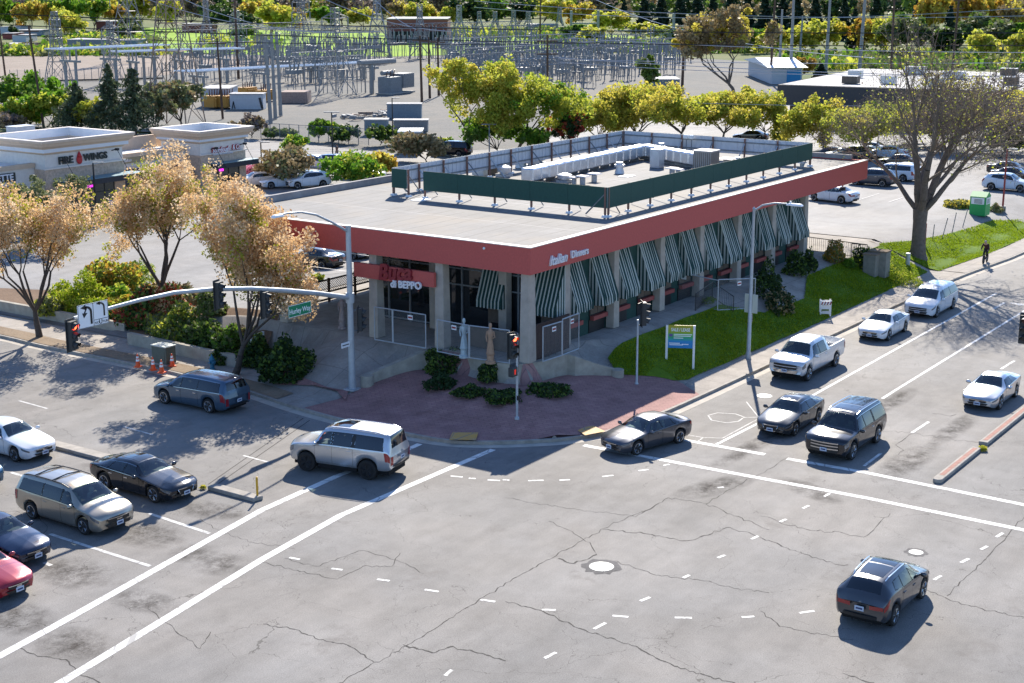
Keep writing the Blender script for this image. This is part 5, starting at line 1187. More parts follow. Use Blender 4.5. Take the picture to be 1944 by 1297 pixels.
        if detail:
            for (da, db) in cf['doors']:
                mb = MB(); mb.recalc = False; B.patch(mb, [(da-.0022, s*3.06), (db+.0022, s*3.06), (db+.0022, s*5.25), (da-.0022, s*5.25)], .002, 10, 8); sm = mb
                o = MB(); o.recalc = False; B.patch(o, [(da, s*3.08), (db, s*3.08), (db, s*5.2), (da, s*5.2)], .004, 10, 8); d = o.build('door', pnt, t); sm.build('door_gap', M['seam'], d)
                p = B.surf(db-.035, s*3.38, .015); MB().box(tuple(p), (.2, .03, .035)).build('handle', M['chrome'] if chrome else pnt, d)
            p = B.surf(cf['win'][0][0][0]+.012, s*2.95, .0); hx = MB(); hx.smooth = True; hx.ball((p.x, p.y+s*.13, p.z+.07), (.075, .125, .085), 10, 6); hx.bar((p.x, p.y-s*.02, p.z+.03), (p.x, p.y+s*.08, p.z+.05), .05); hx.build('mirror', pnt, t)
        # lamps
        mb = MB(); mb.recalc = False
        if kind in ('suv', 'pickup'): B.patch(mb, [(.003, s*3.05), (.055, s*3.0), (.05, s*3.75), (.003, s*3.85)], .012, 5, 3)
        else: B.patch(mb, [(.006, s*3.05), (.085, s*2.96), (.075, s*3.3), (.006, s*3.55)], .012, 6, 3)
        mb.build('headlight', M['headl'], t)
        mb = MB(); mb.recalc = False
        if kind in ('suv', 'minivan', 'pickup'): B.patch(mb, [(.94 if kind != 'pickup' else .965, s*3.05), (.997, s*3.0), (.997, s*4.1), (.955 if kind != 'pickup' else .965, s*4.1)], .012, 4, 4)
        else: B.patch(mb, [(.93, s*3.02), (.998, s*3.05), (.998, s*3.75), (.95, s*3.5)], .012, 5, 3)
        hr = float(B.wb[-1]); zr1 = float(B.zt[-1]); zb1 = float(B.zb[-1])
        if kind not in ('suv', 'minivan', 'pickup'): B.cap(mb, s*hr*.42, s*hr*.99, zb1-.10, zb1+.03, .008, True)
        else: B.cap(mb, s*hr*.80, s*hr*.99, zb1-.32, zb1+.05, .008, True)
        mb.build('taillight', M['taill'], t)
    zt0, zl0 = float(B.zt[0]), float(B.zl[0]); hw = float(B.wb[0]); dz = zt0-zl0
    gz1, gz0 = zt0-.10*dz, zt0-.48*dz
    mb = MB(); mb.recalc = False
    if grille == 'frame':
        B.cap(mb, -hw*.62, hw*.62, zl0+.12*dz, zt0-.05*dz, .012, taper=.7); mb.build('grille', M['trim'], t)
        mb = MB(); mb.recalc = False; zz0, zz1 = zl0+.12*dz, zt0-.05*dz
        B.cap(mb, -hw*.62, hw*.62, zz1-.02, zz1+.012, .02); B.cap(mb, -hw*.62*.7, hw*.62*.7, zz0-.012, zz0+.02, .02)
        for s in (1, -1):
            pts = []
            for k, zz in ((.7, zz0), (1, zz1)):
                y = s*hw*.62*k; pts.append((L/2+B.bow(0, y)+.02, y, zz))
            mb.bar(pts[0], pts[1], .03)
        mb.build('grille_frame', M['chrome'], t)
    elif grille == 'bar':
        B.cap(mb, -hw*.74, hw*.74, zt0-.62*dz, zt0-.06*dz, .012); mb.build('grille', M['trim'], t)
        mb = MB(); mb.recalc = False
        for k in (.06, .32, .60): B.cap(mb, -hw*.74, hw*.74, zt0-k*dz-.03, zt0-k*dz+.02, .02)
        mb.build('grille_bar', M['chrome'], t)
    elif grille == 'blocked':
        B.cap(mb, -hw*.72, hw*.72, zt0-.52*dz, zt0-.06*dz, .012); mb.build('grille', M['trim'], t)
        mb = MB(); mb.recalc = False; B.cap(mb, -hw*.72, hw*.72, zt0-.31*dz, zt0-.25*dz, .02); mb.build('grille_bar', pnt, t)
    else:
        B.cap(mb, -hw*.66, hw*.66, zl0+.50*dz, zt0-.10*dz, .012); mb.build('grille', M['trim'], t)
        mb = MB(); mb.recalc = False; B.cap(mb, -hw*.66, hw*.66, gz1-.03, gz1, .018); B.cap(mb, -hw*.16, hw*.16, gz1-.16*dz-.05, gz1-.16*dz, .018); mb.build('grille_bar', M['chrome'], t)
    mb = MB(); mb.recalc = False; B.cap(mb, -hw*.80, hw*.80, zl0+.03, zl0+.36*dz, .012, taper=.85); mb.build('lower_intake', M['trim'] if kind != 'pickup' else M['chrome'], t)
    mb = MB(); mb.recalc = False; zr0 = float(B.zl[-1]); B.cap(mb, -hw*.8, hw*.8, zr0+.0, zr0+.11, .012, True); mb.build('rear_diffuser', M['trim'], t)
    if plate:
        o = MB().box((L/2+.03, 0, zl0+.33*dz), (.015, .31, .16)).build('number_plate', M['plate'], t)
        o = MB().box((-L/2-.02, 0, float(B.zt[-1])-.20), (.015, .31, .16)).build('number_plate', M['plate'], t)
        for x, z in ((L/2+.04, zl0+.33*dz), (-L/2-.03, float(B.zt[-1])-.20)): MB().box((x, 0, z), (.006, .22, .06)).build('plate_characters', P('plate_ink', (.03, .05, .14), .6, var=0) if 'plate_ink' not in bpy.data.materials else bpy.data.materials['plate_ink'], o)
    rt0, rt1 = cf['ws'][1], cf['rw'][0]
    if sunroof:
        mb = MB(); mb.recalc = False; u = rt0+.02; B.patch(mb, [(u, -1.25), (u, 1.25), (u+(rt1-u)*.34, 1.25), (u+(rt1-u)*.34, -1.25)], .008, 4, 4)
        if sunroof > 1: B.patch(mb, [(u+(rt1-u)*.40, -1.25), (u+(rt1-u)*.40, 1.25), (u+(rt1-u)*.86, 1.25), (u+(rt1-u)*.86, -1.25)], .008, 4, 4)
        mb.build('sunroof', M['carglass'], t)
    if rails:
        for s in (1, -1):
            pts = [B.surf(rt0+.03+(rt1-rt0-.06)*i/8, s*1.82, .05 if 0 < i < 8 else .0) for i in range(9)]
            MB().tube(pts, .022, 6).build('roof_rail', M['chrome'] if rails == 1 else M['trim'], t)
        if rails == 3:
            for u in (.35, .7):
                tt = rt0+(rt1-rt0)*u; MB().tube([B.surf(tt, -1.8, .06), B.surf(tt, 0, .05), B.surf(tt, 1.8, .06)], .025, 6).build('cross_bar', M['trim'], t)
    if kind == 'pickup':
        mb = MB(); mb.recalc = False; zf = float(B.zb[-2])-.40; mb.bb(-L/2+.03, L/2-.64*L, -W/2+.14, W/2-.14, zf, zf+.02); mb.build('bed_floor', M['trim'], t)
    return t
def place(t, pf, pr, hd, side):
    """put a car by the near side wheels' contact pixels; hd heading in degrees, side +1 left / -1 right side shown"""
    a, b = G(*pf), G(*pr); h = R(hd); W = t['W_']; mx, my = (a[0]+b[0])/2, (a[1]+b[1])/2
    nx, ny = -math.sin(h), math.cos(h)      # left of heading
    k = -side*(W/2-.06); cx, cy = mx+nx*k, my+ny*k
    sh = t['S_']; t.location = (cx-math.cos(h)*sh, cy-math.sin(h)*sh, 0); t.rotation_euler = (0, 0, h)
def mk(label, kind, L, W, H, wb, fo, pnt, **k):
    t = car(label, kind, L, W, H, wb, fo, pnt, **k); t['W_'] = W; t['S_'] = L/2-fo-wb/2; return t
c_white = paint('white', (.72, .74, .76), .0, .3); c_silver = paint('silver', (.56, .58, .60), .75, .3); c_black = paint('black', (.012, .012, .015), .2, .2); c_dkgrey = paint('dark_grey', (.075, .078, .085), .6)
c_blue = paint('steel_blue', (.07, .12, .18), .55, .28); c_tan = paint('champagne', (.40, .36, .29), .7, .3); c_navy = paint('navy', (.012, .018, .045), .4, .2); c_red = paint('red', (.32, .01, .02), .3, .25); c_grey = paint('graphite', (.085, .09, .105), .65, .28); c_char = paint('charcoal', (.045, .048, .05), .5, .25); c_teal = paint('blue_teal', (.02, .10, .18), .4, .25); c_bluew = paint('bluish_white', (.60, .68, .76), .0, .3)
R_ = 'vehicles waiting or driving on the road'
t = mk('blue grey minivan driving away beside the blossom trees', 'minivan', 5.16, 1.99, 1.73, 3.0, 1.0, c_blue, wr=.36, group=R_, chrome=True, name='minivan', cat='minivan'); place(t, (314.6, 765.9), (394.6, 785.5), 91.5, 1)
t = mk('white sedan at the left edge behind the black fastback', 'sedan', 4.85, 1.83, 1.46, 2.78, .97, c_white, group=R_, name='sedan'); a = G(28.8, 877); t.location = (a[0]+.86, a[1]+1.45, 0); t.rotation_euler = (0, 0, R(-90))
t = mk('black fastback sedan with a framed grille waiting beside the median', 'fastback', 4.97, 1.91, 1.42, 2.93, .94, c_black, wr=.36, group=R_, chrome=True, grille='frame', sunroof=2, glass='carglass_l', name='fastback_sedan'); a = G(292.3, 954.6); t.location = (a[0]+.9, a[1]+1.53, 0); t.rotation_euler = (0, 0, R(-90))
van = mk('tan gold minivan with roof bars waiting in the middle lane', 'minivan', 5.09, 1.99, 1.75, 3.03, .96, c_tan, wr=.345, group=R_, rails=3, glass='carglass_l', name='minivan', cat='minivan'); place(van, (162.6, 1014.7), (59, 985.8), -90, -1)
t = mk('teal blue car cut off by the left edge behind the tan minivan', 'crossover', 4.6, 1.85, 1.6, 2.7, .92, c_teal, group=R_, name='hatchback'); a = G(3, 925); t.location = (van.location.x+.1, a[1]+2.05, 0); t.rotation_euler = (0, 0, R(-90))
t = mk('dark navy sedan nosing in at the left edge below the tan minivan', 'sedan', 4.63, 1.81, 1.43, 2.81, .80, c_navy, wr=.34, group=R_, rim='rim_d', glass='carglass_l', name='sedan'); a = G(9, 1079); t.location = (a[0]+.85, a[1]+1.5, 0); t.rotation_euler = (0, 0, R(-90))
t = mk('red car showing only its nose at the left edge', 'sedan', 4.6, 1.78, 1.42, 2.7, .93, c_red, group=R_, name='sedan'); a = G(2, 1152); t.location = (a[0]+.75, a[1]+2.25, 0); t.rotation_euler = (0, 0, R(-90))
t = mk('lifted silver SUV on black wheels turning over the crosswalk', 'suv', 5.13, 2.01, 1.98, 2.95, 1.0, c_silver, wr=.43, lift=.10, rim='rim_d', group=R_, rails=1, sunroof=1, name='suv', cat='SUV'); place(t, (579.6, 894.3), (700.2, 911.4), 101.5, 1)
t = mk('dark grey sedan turning right across the crosswalk at the corner', 'sedan', 4.63, 1.80, 1.41, 2.70, .93, c_grey, wr=.33, group=R_, glass='carglass_l', name='sedan'); place(t, (1210.4, 864.2), (1289, 841.9), 164.8, 1)
t = mk('dark sedan with a tall framed grille beside the black SUV', 'sedan', 4.59, 1.77, 1.43, 2.65, .96, c_char, wr=.325, group=R_, chrome=True, grille='frame', sunroof=1, name='sedan'); place(t, (1505.6, 834), (1555, 795), 180, 1)
t = mk('big black SUV with chrome grille bars waiting at the stop line', 'suv', 5.18, 2.04, 1.89, 2.95, .98, c_black, wr=.40, group=R_, grille='bar', rails=1, chrome=True, sunroof=2, name='suv', cat='SUV'); place(t, (1617, 872), (1665.5, 841.9), 180, 1)
t = mk('silver white crew cab pickup truck in the kerb lane', 'pickup', 5.89, 2.03, 1.96, 3.68, .97, paint('pearl', (.66, .68, .70), .35, .3), wr=.40, group=R_, grille='blocked', name='pickup_truck', cat='pickup'); place(t, (1534, 723), (1586.6, 696), 180, 1)
t = mk('white sedan following behind the silver white pickup', 'sedan', 4.63, 1.80, 1.41, 2.70, .93, c_white, wr=.33, group=R_, name='sedan'); place(t, (1686.5, 646.4), (1718, 630.7), 180, 1)
t = mk('white minivan under the bare tree shadow, last in the kerb lane', 'minivan', 5.15, 2.0, 1.73, 3.08, .95, c_white, wr=.34, group=R_, grille='blocked', name='minivan', cat='minivan'); place(t, (1781, 601.9), (1806, 587.4), 180, 1)
t = mk('silver coupe alone in the lane by the brick topped median', 'coupe', 4.64, 1.80, 1.40, 2.68, .95, c_silver, wr=.335, group=R_, name='coupe'); place(t, (1897.6, 777.6), (1927.7, 754), 180, 1)
t = mk('grey crossover with open sunroof driving away in the foreground', 'crossover', 4.48, 1.85, 1.65, 2.67, .90, c_dkgrey, wr=.36, group=R_, rails=1, sunroof=2, name='crossover'); place(t, (1750, 1136), (1697, 1187), 0, -1)
Pk = 'cars parked in the car parks'
def park(px, py, hd, label, kind, pnt, z=None, **k):
    dims = {'sedan': (4.7, 1.82, 1.44, 2.75, .93), 'crossover': (4.6, 1.85, 1.68, 2.69, .92), 'suv': (4.9, 1.95, 1.8, 2.85, .95), 'coupe': (4.6, 1.8, 1.4, 2.7, .95), 'minivan': (5.1, 1.98, 1.73, 3.0, .96)}[kind]
    t = car(label, kind, *dims, pnt, group=Pk, **k); p = GT(px, py); t.location = (p[0], p[1], p[2]+.03); t.rotation_euler = (0, 0, R(hd)); return t
park(598, 506, 93, 'dark grey sedan parked beyond the lattice fence under the fascia end', 'sedan', c_char)
park(661, 487, 88, 'silver sedan partly behind the signal pole top, beside the dark sedan', 'sedan', c_silver)
park(601, 323, -70, 'silver hatchback parked next to the blue SUV behind the roof corner', 'crossover', paint('light_silver', (.62, .64, .66), .5, .3))
park(640, 322, -70, 'dark blue SUV parked next to the silver hatchback', 'crossover', paint('deep_blue', (.025, .05, .12), .4, .25))
park(487, 353, 150, 'white sedan beside the pink blossom bush and shop corner', 'sedan', c_white); park(536, 356, 150, 'white sedan behind the bare willowy bush', 'sedan', c_bluew); park(585, 356, 150, 'white car rightmost of those behind the willowy bush', 'crossover', c_white)
park(692, 340, -70, 'white car half hidden behind the round green tree', 'sedan', c_white)
ws = park(1581, 383, 82, 'white sedan with a person at its open door in the right car park', 'sedan', c_white)
park(1655, 352, 92, 'dark SUV by the red kerbed island beyond the fascia end', 'crossover', paint('dusk_grey', (.07, .075, .09), .5, .3), chrome=True); park(1693, 342, 92, 'pale blue white van behind the dark SUV', 'minivan', c_bluew); park(1715, 335, 92, 'white car behind the big bare tree trunk', 'sedan', c_white)
park(1912, 362, -88, 'white crossover on the far side of the green bin', 'crossover', c_bluew); park(1925, 345, -88, 'dark sedan behind the white crossover', 'sedan', c_black); park(1918, 333, -88, 'black sedan farthest back at the right edge', 'sedan', c_char)
for px, py, pn, lb, kd in ((1572, 303, c_black, 'black car first from the screen end in the far row', 'sedan'), (1597, 305, c_bluew, 'light car between two dark cars in the far row', 'sedan'), (1618, 307, c_char, 'dark car third in the far row beyond the roof corner', 'crossover'), (1640, 300, c_white, 'white car last in the far row beyond the roof corner', 'sedan'), (1400, 297, c_char, 'dark car below the yellow trees behind the roof screen', 'sedan'), (1425, 268, c_char, 'black car on the pale lot beyond the yellow trees', 'sedan'), (1378, 292, c_bluew, 'light car left of the dark car behind the roof screen', 'sedan'), (858, 296, c_black, 'black pickup beside the grey shed', 'suv')):
    park(px, py, 100, lb, kd, pn, detail=False)
for px, py in ((1650, 292), (1685, 300), (1705, 318)): park(px, py, 95, 'car in the shade beyond the big bare tree', 'sedan', random.choice((c_white, c_bluew, c_char)), detail=False)
# open door of the white sedan
o = MB().box((.55, .98, .72), (.85, .05, .75), R(38)).build('open_door', c_white, ws, bevel=.02)
# ------------------------------------------------------------------ people
def skin(name, verts, edges, radii, m, parent=None, sub=1, root=0):
    me = bpy.data.meshes.new(name); me.from_pydata(verts, edges, []); me.materials.append(m); o = put(name, me, parent)
    md = o.modifiers.new('skin', 'SKIN'); md.use_smooth_shade = True; sb = o.modifiers.new('sub', 'SUBSURF'); sb.levels = sb.render_levels = sub
    for i, r in enumerate(radii): me.skin_vertices[0].data[i].radius = (r, r)
    me.skin_vertices[0].data[root].use_root = True
    dg = bpy.context.evaluated_depsgraph_get(); nm = bpy.data.meshes.new_from_object(o.evaluated_get(dg)); bpy.data.objects.remove(o); bpy.data.meshes.remove(me)
    nm.materials.clear(); nm.materials.append(m); return put(name, nm, parent)
M['skin'] = P('skin_tone', (.42, .26, .19), .6, var=.05); M['hair'] = P('dark_hair', (.02, .015, .012), .8, var=.1)
def person(label, loc_, rz, J, shirt, trousers, hat=None, shoe=None):
    """J: joint positions; one body surface, clothing and hair on top"""
    t = thing('person', label, 'person', loc_, rz)
    N = ['pelvis', 'waist', 'chest', 'neck', 'head', 'crown', 'shL', 'elL', 'wrL', 'haL', 'shR', 'elR', 'wrR', 'haR', 'hiL', 'knL', 'anL', 'toL', 'hiR', 'knR', 'anR', 'toR']
    Rr = [.13, .12, .14, .055, .09, .075, .065, .048, .034, .036, .065, .048, .034, .036, .085, .062, .042, .04, .085, .062, .042, .04]
    E_ = [(0, 1), (1, 2), (2, 3), (3, 4), (4, 5), (2, 6), (6, 7), (7, 8), (8, 9), (2, 10), (10, 11), (11, 12), (12, 13), (0, 14), (14, 15), (15, 16), (16, 17), (0, 18), (18, 19), (19, 20), (20, 21)]
    V = [J[n] for n in N]; skin('body', V, E_, Rr, M['skin'], t)
    sel = ['pelvis', 'waist', 'chest', 'neck', 'shL', 'elL', 'wrL', 'shR', 'elR', 'wrR']; k = .022
    V2 = [J[n] for n in sel]; V2[3] = tuple(Vector(J['chest'])*.45+Vector(J['neck'])*.55)
    skin('jacket', V2, [(0, 1), (1, 2), (2, 3), (2, 4), (4, 5), (5, 6), (2, 7), (7, 8), (8, 9)], [.14, .14, .16, .075, .085, .065, .05, .085, .065, .05], shirt, t)
    sel = ['pelvis', 'hiL', 'knL', 'anL', 'hiR', 'knR', 'anR']; skin('trousers', [J[n] for n in sel], [(0, 1), (1, 2), (2, 3), (0, 4), (4, 5), (5, 6)], [.145, .105, .08, .06, .105, .08, .06], trousers, t)
    for s in 'LR':
        a, b = Vector(J['an'+s]), Vector(J['to'+s]); mb = MB(); mb.smooth = True; mb.ball(tuple((a+b)/2-Vector((0, 0, .02))), (.13, .05, .045), 8, 6); mb.build('shoe', shoe or M['trim'], t)
    h = Vector(J['head']); f = (Vector(J['crown'])-h).normalized(); mb = MB(); mb.smooth = True; c = h+f*.045; mb.ball((c.x-.012, c.y, c.z+.02), (.115, .1, .10), 10, 8); mb.build('helmet' if hat else 'hair', hat or M['hair'], t)
    fwd = Vector((1, 0, 0)); mb = MB(); mb.ball(tuple(h+Vector((.098, 0, -.01))), (.018, .013, .02), 6, 4); mb.build('nose', M['skin'], t)
    mb = MB()
    for s in (-1, 1): mb.ball(tuple(h+Vector((.083, s*.032, .022))), (.012, .014, .009), 6, 4)
    mb.build('eyes', M['hair'], t); mb = MB()
    for s in (-1, 1): mb.ball(tuple(h+Vector((.0, s*.092, 0))), (.02, .012, .03), 6, 4)
    mb.build('ears', M['skin'], t)
    for s in 'LR':     # fingers and thumb
        w_, hd = Vector(J['wr'+s]), Vector(J['ha'+s]); d = (hd-w_).normalized(); side = d.cross(Vector((0, 0, 1)) if abs(d.z) < .8 else Vector((1, 0, 0))).normalized(); up_ = side.cross(d); mb = MB()
        for i, (o_, l_) in enumerate(((-.027, .06), (-.009, .07), (.009, .075), (.027, .065))): b = hd+side*o_+d*.02; mb.tube([b, b+d*l_*.6, b+d*l_+up_*.02], [.009, .008, .006], 5)
        b = hd+side*-.035-d*.01; mb.tube([b, b+side*-.02+d*.025, b+side*-.02+d*.05], [.010, .009, .007], 5); mb.build('fingers', M['skin'], t)
    return t
def stand(step=0.0, arms=.0, lean=0.0):
    return dict(pelvis=(0, 0, .95), waist=(lean*.2, 0, 1.1), chest=(lean*.6, 0, 1.33), neck=(lean, 0, 1.5), head=(lean+.02, 0, 1.62), crown=(lean+.02, 0, 1.70), shL=(lean*.8, .18, 1.42), elL=(-.06-step*.3+arms*.2, .25, 1.15), wrL=(.08-step*.4+arms*.45, .25, .93+arms*.3), haL=(.11-step*.4+arms*.5, .245, .86+arms*.33), shR=(lean*.8, -.18, 1.42), elR=(-.06+step*.3+arms*.2, -.25, 1.15), wrR=(.06+step*.4+arms*.45, -.25, .93+arms*.3), haR=(.1+step*.4+arms*.5, -.245, .86+arms*.33),
                hiL=(0, .1, .9), knL=(.05+step*.5, .1, .5), anL=(step*.9-.05, .1, .09), toL=(step*.9+.12, .1, .05), hiR=(0, -.1, .9), knR=(.05-step*.25, -.1, .5), anR=(-step*.9-.05, -.1, .09+step*.1), toR=(-step*.9+.12, -.1, .05))
p = GT(640, 302.5); person('person in brown top and pale trousers walking across the back lane', (p[0], p[1], p[2]), R(95), stand(.42), P('brown_top', (.16, .08, .05), .9), P('khaki', (.22, .2, .16), .9))
p = GT(1598, 387); person('person in black clothes standing at the white sedan', (p[0], p[1], p[2]+.03), R(40), stand(.06, .7), P('black_cloth', (.012, .012, .014), .9), P('black_cloth_b', (.015, .015, .018), .9))
# bicycle and rider, coming towards the crossing on the pavement
p = G(1870, 500, .16); BR = R(183)
bike = thing('bicycle', 'dark bicycle ridden along the pavement beside the grass bank', 'bicycle', (p[0], p[1], .16), BR)
for x in (-.5, .52):
    w_ = MB().lathe([(.34, -.018), (.345, 0), (.34, .018), (.31, .012), (.31, -.012), (.34, -.018)], n=24, axis='y').build('wheel', M['tyre'], bike, (x, 0, .345))
    mb = MB(); mb.lathe([(.02, -.04), (.02, .04)], n=6, axis='y')
    for i in range(12): a = i*math.pi/6; mb.tube([(0, 0, 0), (.31*math.cos(a), 0, .31*math.sin(a))], .003, 3)
    mb.build('spokes', M['steel'], w_)
mb = MB(); BBk, ST, HD, RA, FA = (-.02, 0, .30), (-.16, 0, .86), (.38, 0, .86), (-.5, 0, .345), (.52, 0, .345)
for a, b in ((BBk, ST), (ST, HD), (BBk, (.4, 0, .78)), (BBk, RA), (RA, (-.14, 0, .8)), (HD, FA)): mb.tube([a, b], .02, 6)
mb.build('frame', M['black'], bike); MB().tube([(.36, 0, .86), (.34, 0, .98), (.42, 0, 1.0)], .015, 6).tube([(.44, -.24, 1.02), (.40, 0, 1.0), (.44, .24, 1.02)], .015, 6).build('handlebar', M['black'], bike)
mb = MB(); mb.smooth = True; mb.ball((-.19, 0, .95), (.14, .075, .035), 8, 5); mb.tube([(-.16, 0, .84), (-.18, 0, .94)], .015, 6); mb.build('saddle', M['trim'], bike); MB().lathe([(.09, -.01), (.09, .01)], (-.02, -.05, .30), 14, 'y').tube([(-.02, -.09, .30), (.10, -.09, .18)], .012, 5).tube([(-.02, .09, .30), (-.14, .09, .42)], .012, 5).build('crank', M['steel'], bike)
J = dict(pelvis=(-.18, 0, 1.04), waist=(-.08, 0, 1.2), chest=(.1, 0, 1.38), neck=(.2, 0, 1.50), head=(.27, 0, 1.6), crown=(.29, 0, 1.68), shL=(.13, .18, 1.43), elL=(.26, .25, 1.2), wrL=(.40, .24, 1.07), haL=(.43, .235, 1.05), shR=(.13, -.18, 1.43), elR=(.26, -.25, 1.2), wrR=(.40, -.24, 1.07), haR=(.43, -.235, 1.05),
         hiL=(-.16, .1, 1.0), knL=(.14, .11, .80), anL=(-.12, .1, .50), toL=(.02, .1, .44), hiR=(-.16, -.1, 1.0), knR=(.18, -.11, .62), anR=(.08, -.1, .27), toR=(.22, -.1, .22))
person('person in dark clothing and pale cap riding the bicycle along the pavement', (p[0], p[1], .16), BR, J, P('maroon_top', (.06, .02, .022), .9), P('dark_trousers', (.02, .02, .022), .9), P('pale_cap', (.45, .36, .32), .8))
# ================================================================== trees and plants
L = {}
L['pear'] = LEAF('blossom_tan', (.60, .37, .15), (.84, .60, .34), .45)
L['pear_w'] = LEAF('blossom_cream', (.70, .50, .28), (.88, .72, .50), .4)
L['pear_g'] = LEAF('pear_leaf', (.26, .30, .02), (.44, .42, .04), .5)
L['lime'] = LEAF('lime_leaf', (.34, .40, .04), (.58, .56, .08), .55)
L['gold'] = LEAF('gold_leaf', (.46, .40, .05), (.66, .56, .10), .55)
L['green'] = LEAF('green_leaf', (.07, .20, .015), (.22, .36, .03), .5)
L['mid'] = LEAF('mid_green_leaf', (.08, .15, .025), (.18, .25, .04), .4)
L['dark'] = LEAF('dark_leaf', (.018, .045, .015), (.045, .085, .022), .3)
L['conif'] = LEAF('conifer_needle', (.012, .035, .022), (.04, .065, .03), .2)
L['conif_l'] = LEAF('cedar_needle', (.045, .075, .04), (.13, .155, .07), .3)
L['orange'] = LEAF('orange_leaf', (.38, .19, .03), (.50, .34, .04), .45)
L['red'] = LEAF('red_leaf', (.32, .03, .02), (.42, .12, .06), .4)
L['tan'] = LEAF('tan_twig', (.26, .19, .10), (.36, .28, .13), .3)
L['grey'] = LEAF('grey_twig', (.16, .12, .10), (.26, .21, .17), .3)
L['olive'] = LEAF('olive_leaf', (.12, .15, .06), (.26, .27, .12), .35)
L['pink'] = LEAF('pink_blossom', (.55, .12, .25), (.65, .28, .38), .3)
L['grass'] = LEAF('grass_blade', (.15, .25, .008), (.34, .42, .02), .5)
def tubes_np(segs, n=5):
    if not segs: return np.zeros((0, 3)), np.zeros((0, 4), int)
    a = np.array([s[0] for s in segs]); b = np.array([s[1] for s in segs]); r0 = np.array([s[2] for s in segs]); r1 = np.array([s[3] for s in segs])
    d = b-a; d /= np.linalg.norm(d, axis=1, keepdims=True)+1e-9; ref = np.where(np.abs(d[:, 2:3]) < .9, np.array([[0, 0, 1.]]), np.array([[1., 0, 0]]))
    u = np.cross(d, ref); u /= np.linalg.norm(u, axis=1, keepdims=True)+1e-9; v = np.cross(d, u); m = len(segs); V = np.empty((m, 2, n, 3))
    for k in range(n):
        w = 2*math.pi*k/n; o = math.cos(w)*u+math.sin(w)*v; V[:, 0, k] = a+o*r0[:, None]; V[:, 1, k] = b+o*r1[:, None]
    base = np.arange(m)[:, None]*2*n; k = np.arange(n); Q = np.stack([base+k, base+(k+1) % n, base+n+(k+1) % n, base+n+k], -1)
    return V.reshape(-1, 3), Q.reshape(-1, 4)
def leaves_np(rng, cen, size, aspect=1.0, upbias=0.0):
    m = len(cen); a = rng.normal(size=(m, 3)); a /= np.linalg.norm(a, axis=1, keepdims=True); b = rng.normal(size=(m, 3)); b -= a*(a*b).sum(1, keepdims=True); b /= np.linalg.norm(b, axis=1, keepdims=True)
    s = size*rng.uniform(.6, 1.35, (m, 1)); a, b = a*s, b*s*aspect
    V = np.stack([cen-a*.5-b*.5, cen+a*.5-b*.3, cen+a*.5+b*.5, cen-a*.5+b*.3], 1).reshape(-1, 3); return V, np.arange(4*m).reshape(-1, 4)
def skel(rng, trunk=.28, limbs=5, levels=4, spread=.6, ratio=.68, up=.25, L0=.3, r0=.03, kids_=(2, 4), wig=.12, taper=.62, lean=0.0):
    segs = []; tips = []
    def grow(p, d, Ln, r, lv):
        n = 3; q = p
        for i in range(n):
            d2 = d+rng.normal(size=3)*wig+np.array([0, 0, up*.25]); d2 /= np.linalg.norm(d2); e = q+d2*Ln/n; ra, rb = r*(1-(1-taper)*i/n), r*(1-(1-taper)*(i+1)/n); segs.append((q, e, ra, rb, lv)); q = e; d = d2
            if lv >= 2 and i < n-1 and rng.random() < .5: 
                s = d+rng.normal(size=3)*spread; s /= np.linalg.norm(s)
                if lv < levels: grow(q, s, Ln*ratio*.8, rb*.55, lv+1)
        if lv >= levels: tips.append(q); return
        for _ in range(rng.integers(*kids_) if lv > 0 else limbs):
            s = rng.normal(size=3); s -= d*(s@d); s /= np.linalg.norm(s)+1e-9; k = spread*rng.uniform(.6, 1.3); nd = d+s*k+np.array([0, 0, up*.4]); nd /= np.linalg.norm(nd); grow(q, nd, Ln*ratio*rng.uniform(.75, 1.15) if lv else L0*rng.uniform(.8, 1.15), r*taper*rng.uniform(.6, .85), lv+1)
    grow(np.zeros(3), np.array([lean, 0, 1.]), trunk, r0, 0); return segs, np.array(tips)
def fit(segs, tips, H, W, pad=.0):
    P_ = np.array([s[1] for s in segs]); zt_ = np.percentile(P_[:, 2], 99.5); rx = np.percentile(np.hypot(P_[:, 0], P_[:, 1]), 84); kz, kx = H/zt_, W/2/rx; S = np.array([kx, kx, kz]); kr = (kx+kz)/2
    return [(s[0]*S, s[1]*S, s[2]*kr, s[3]*kr, s[4]) for s in segs], tips*S
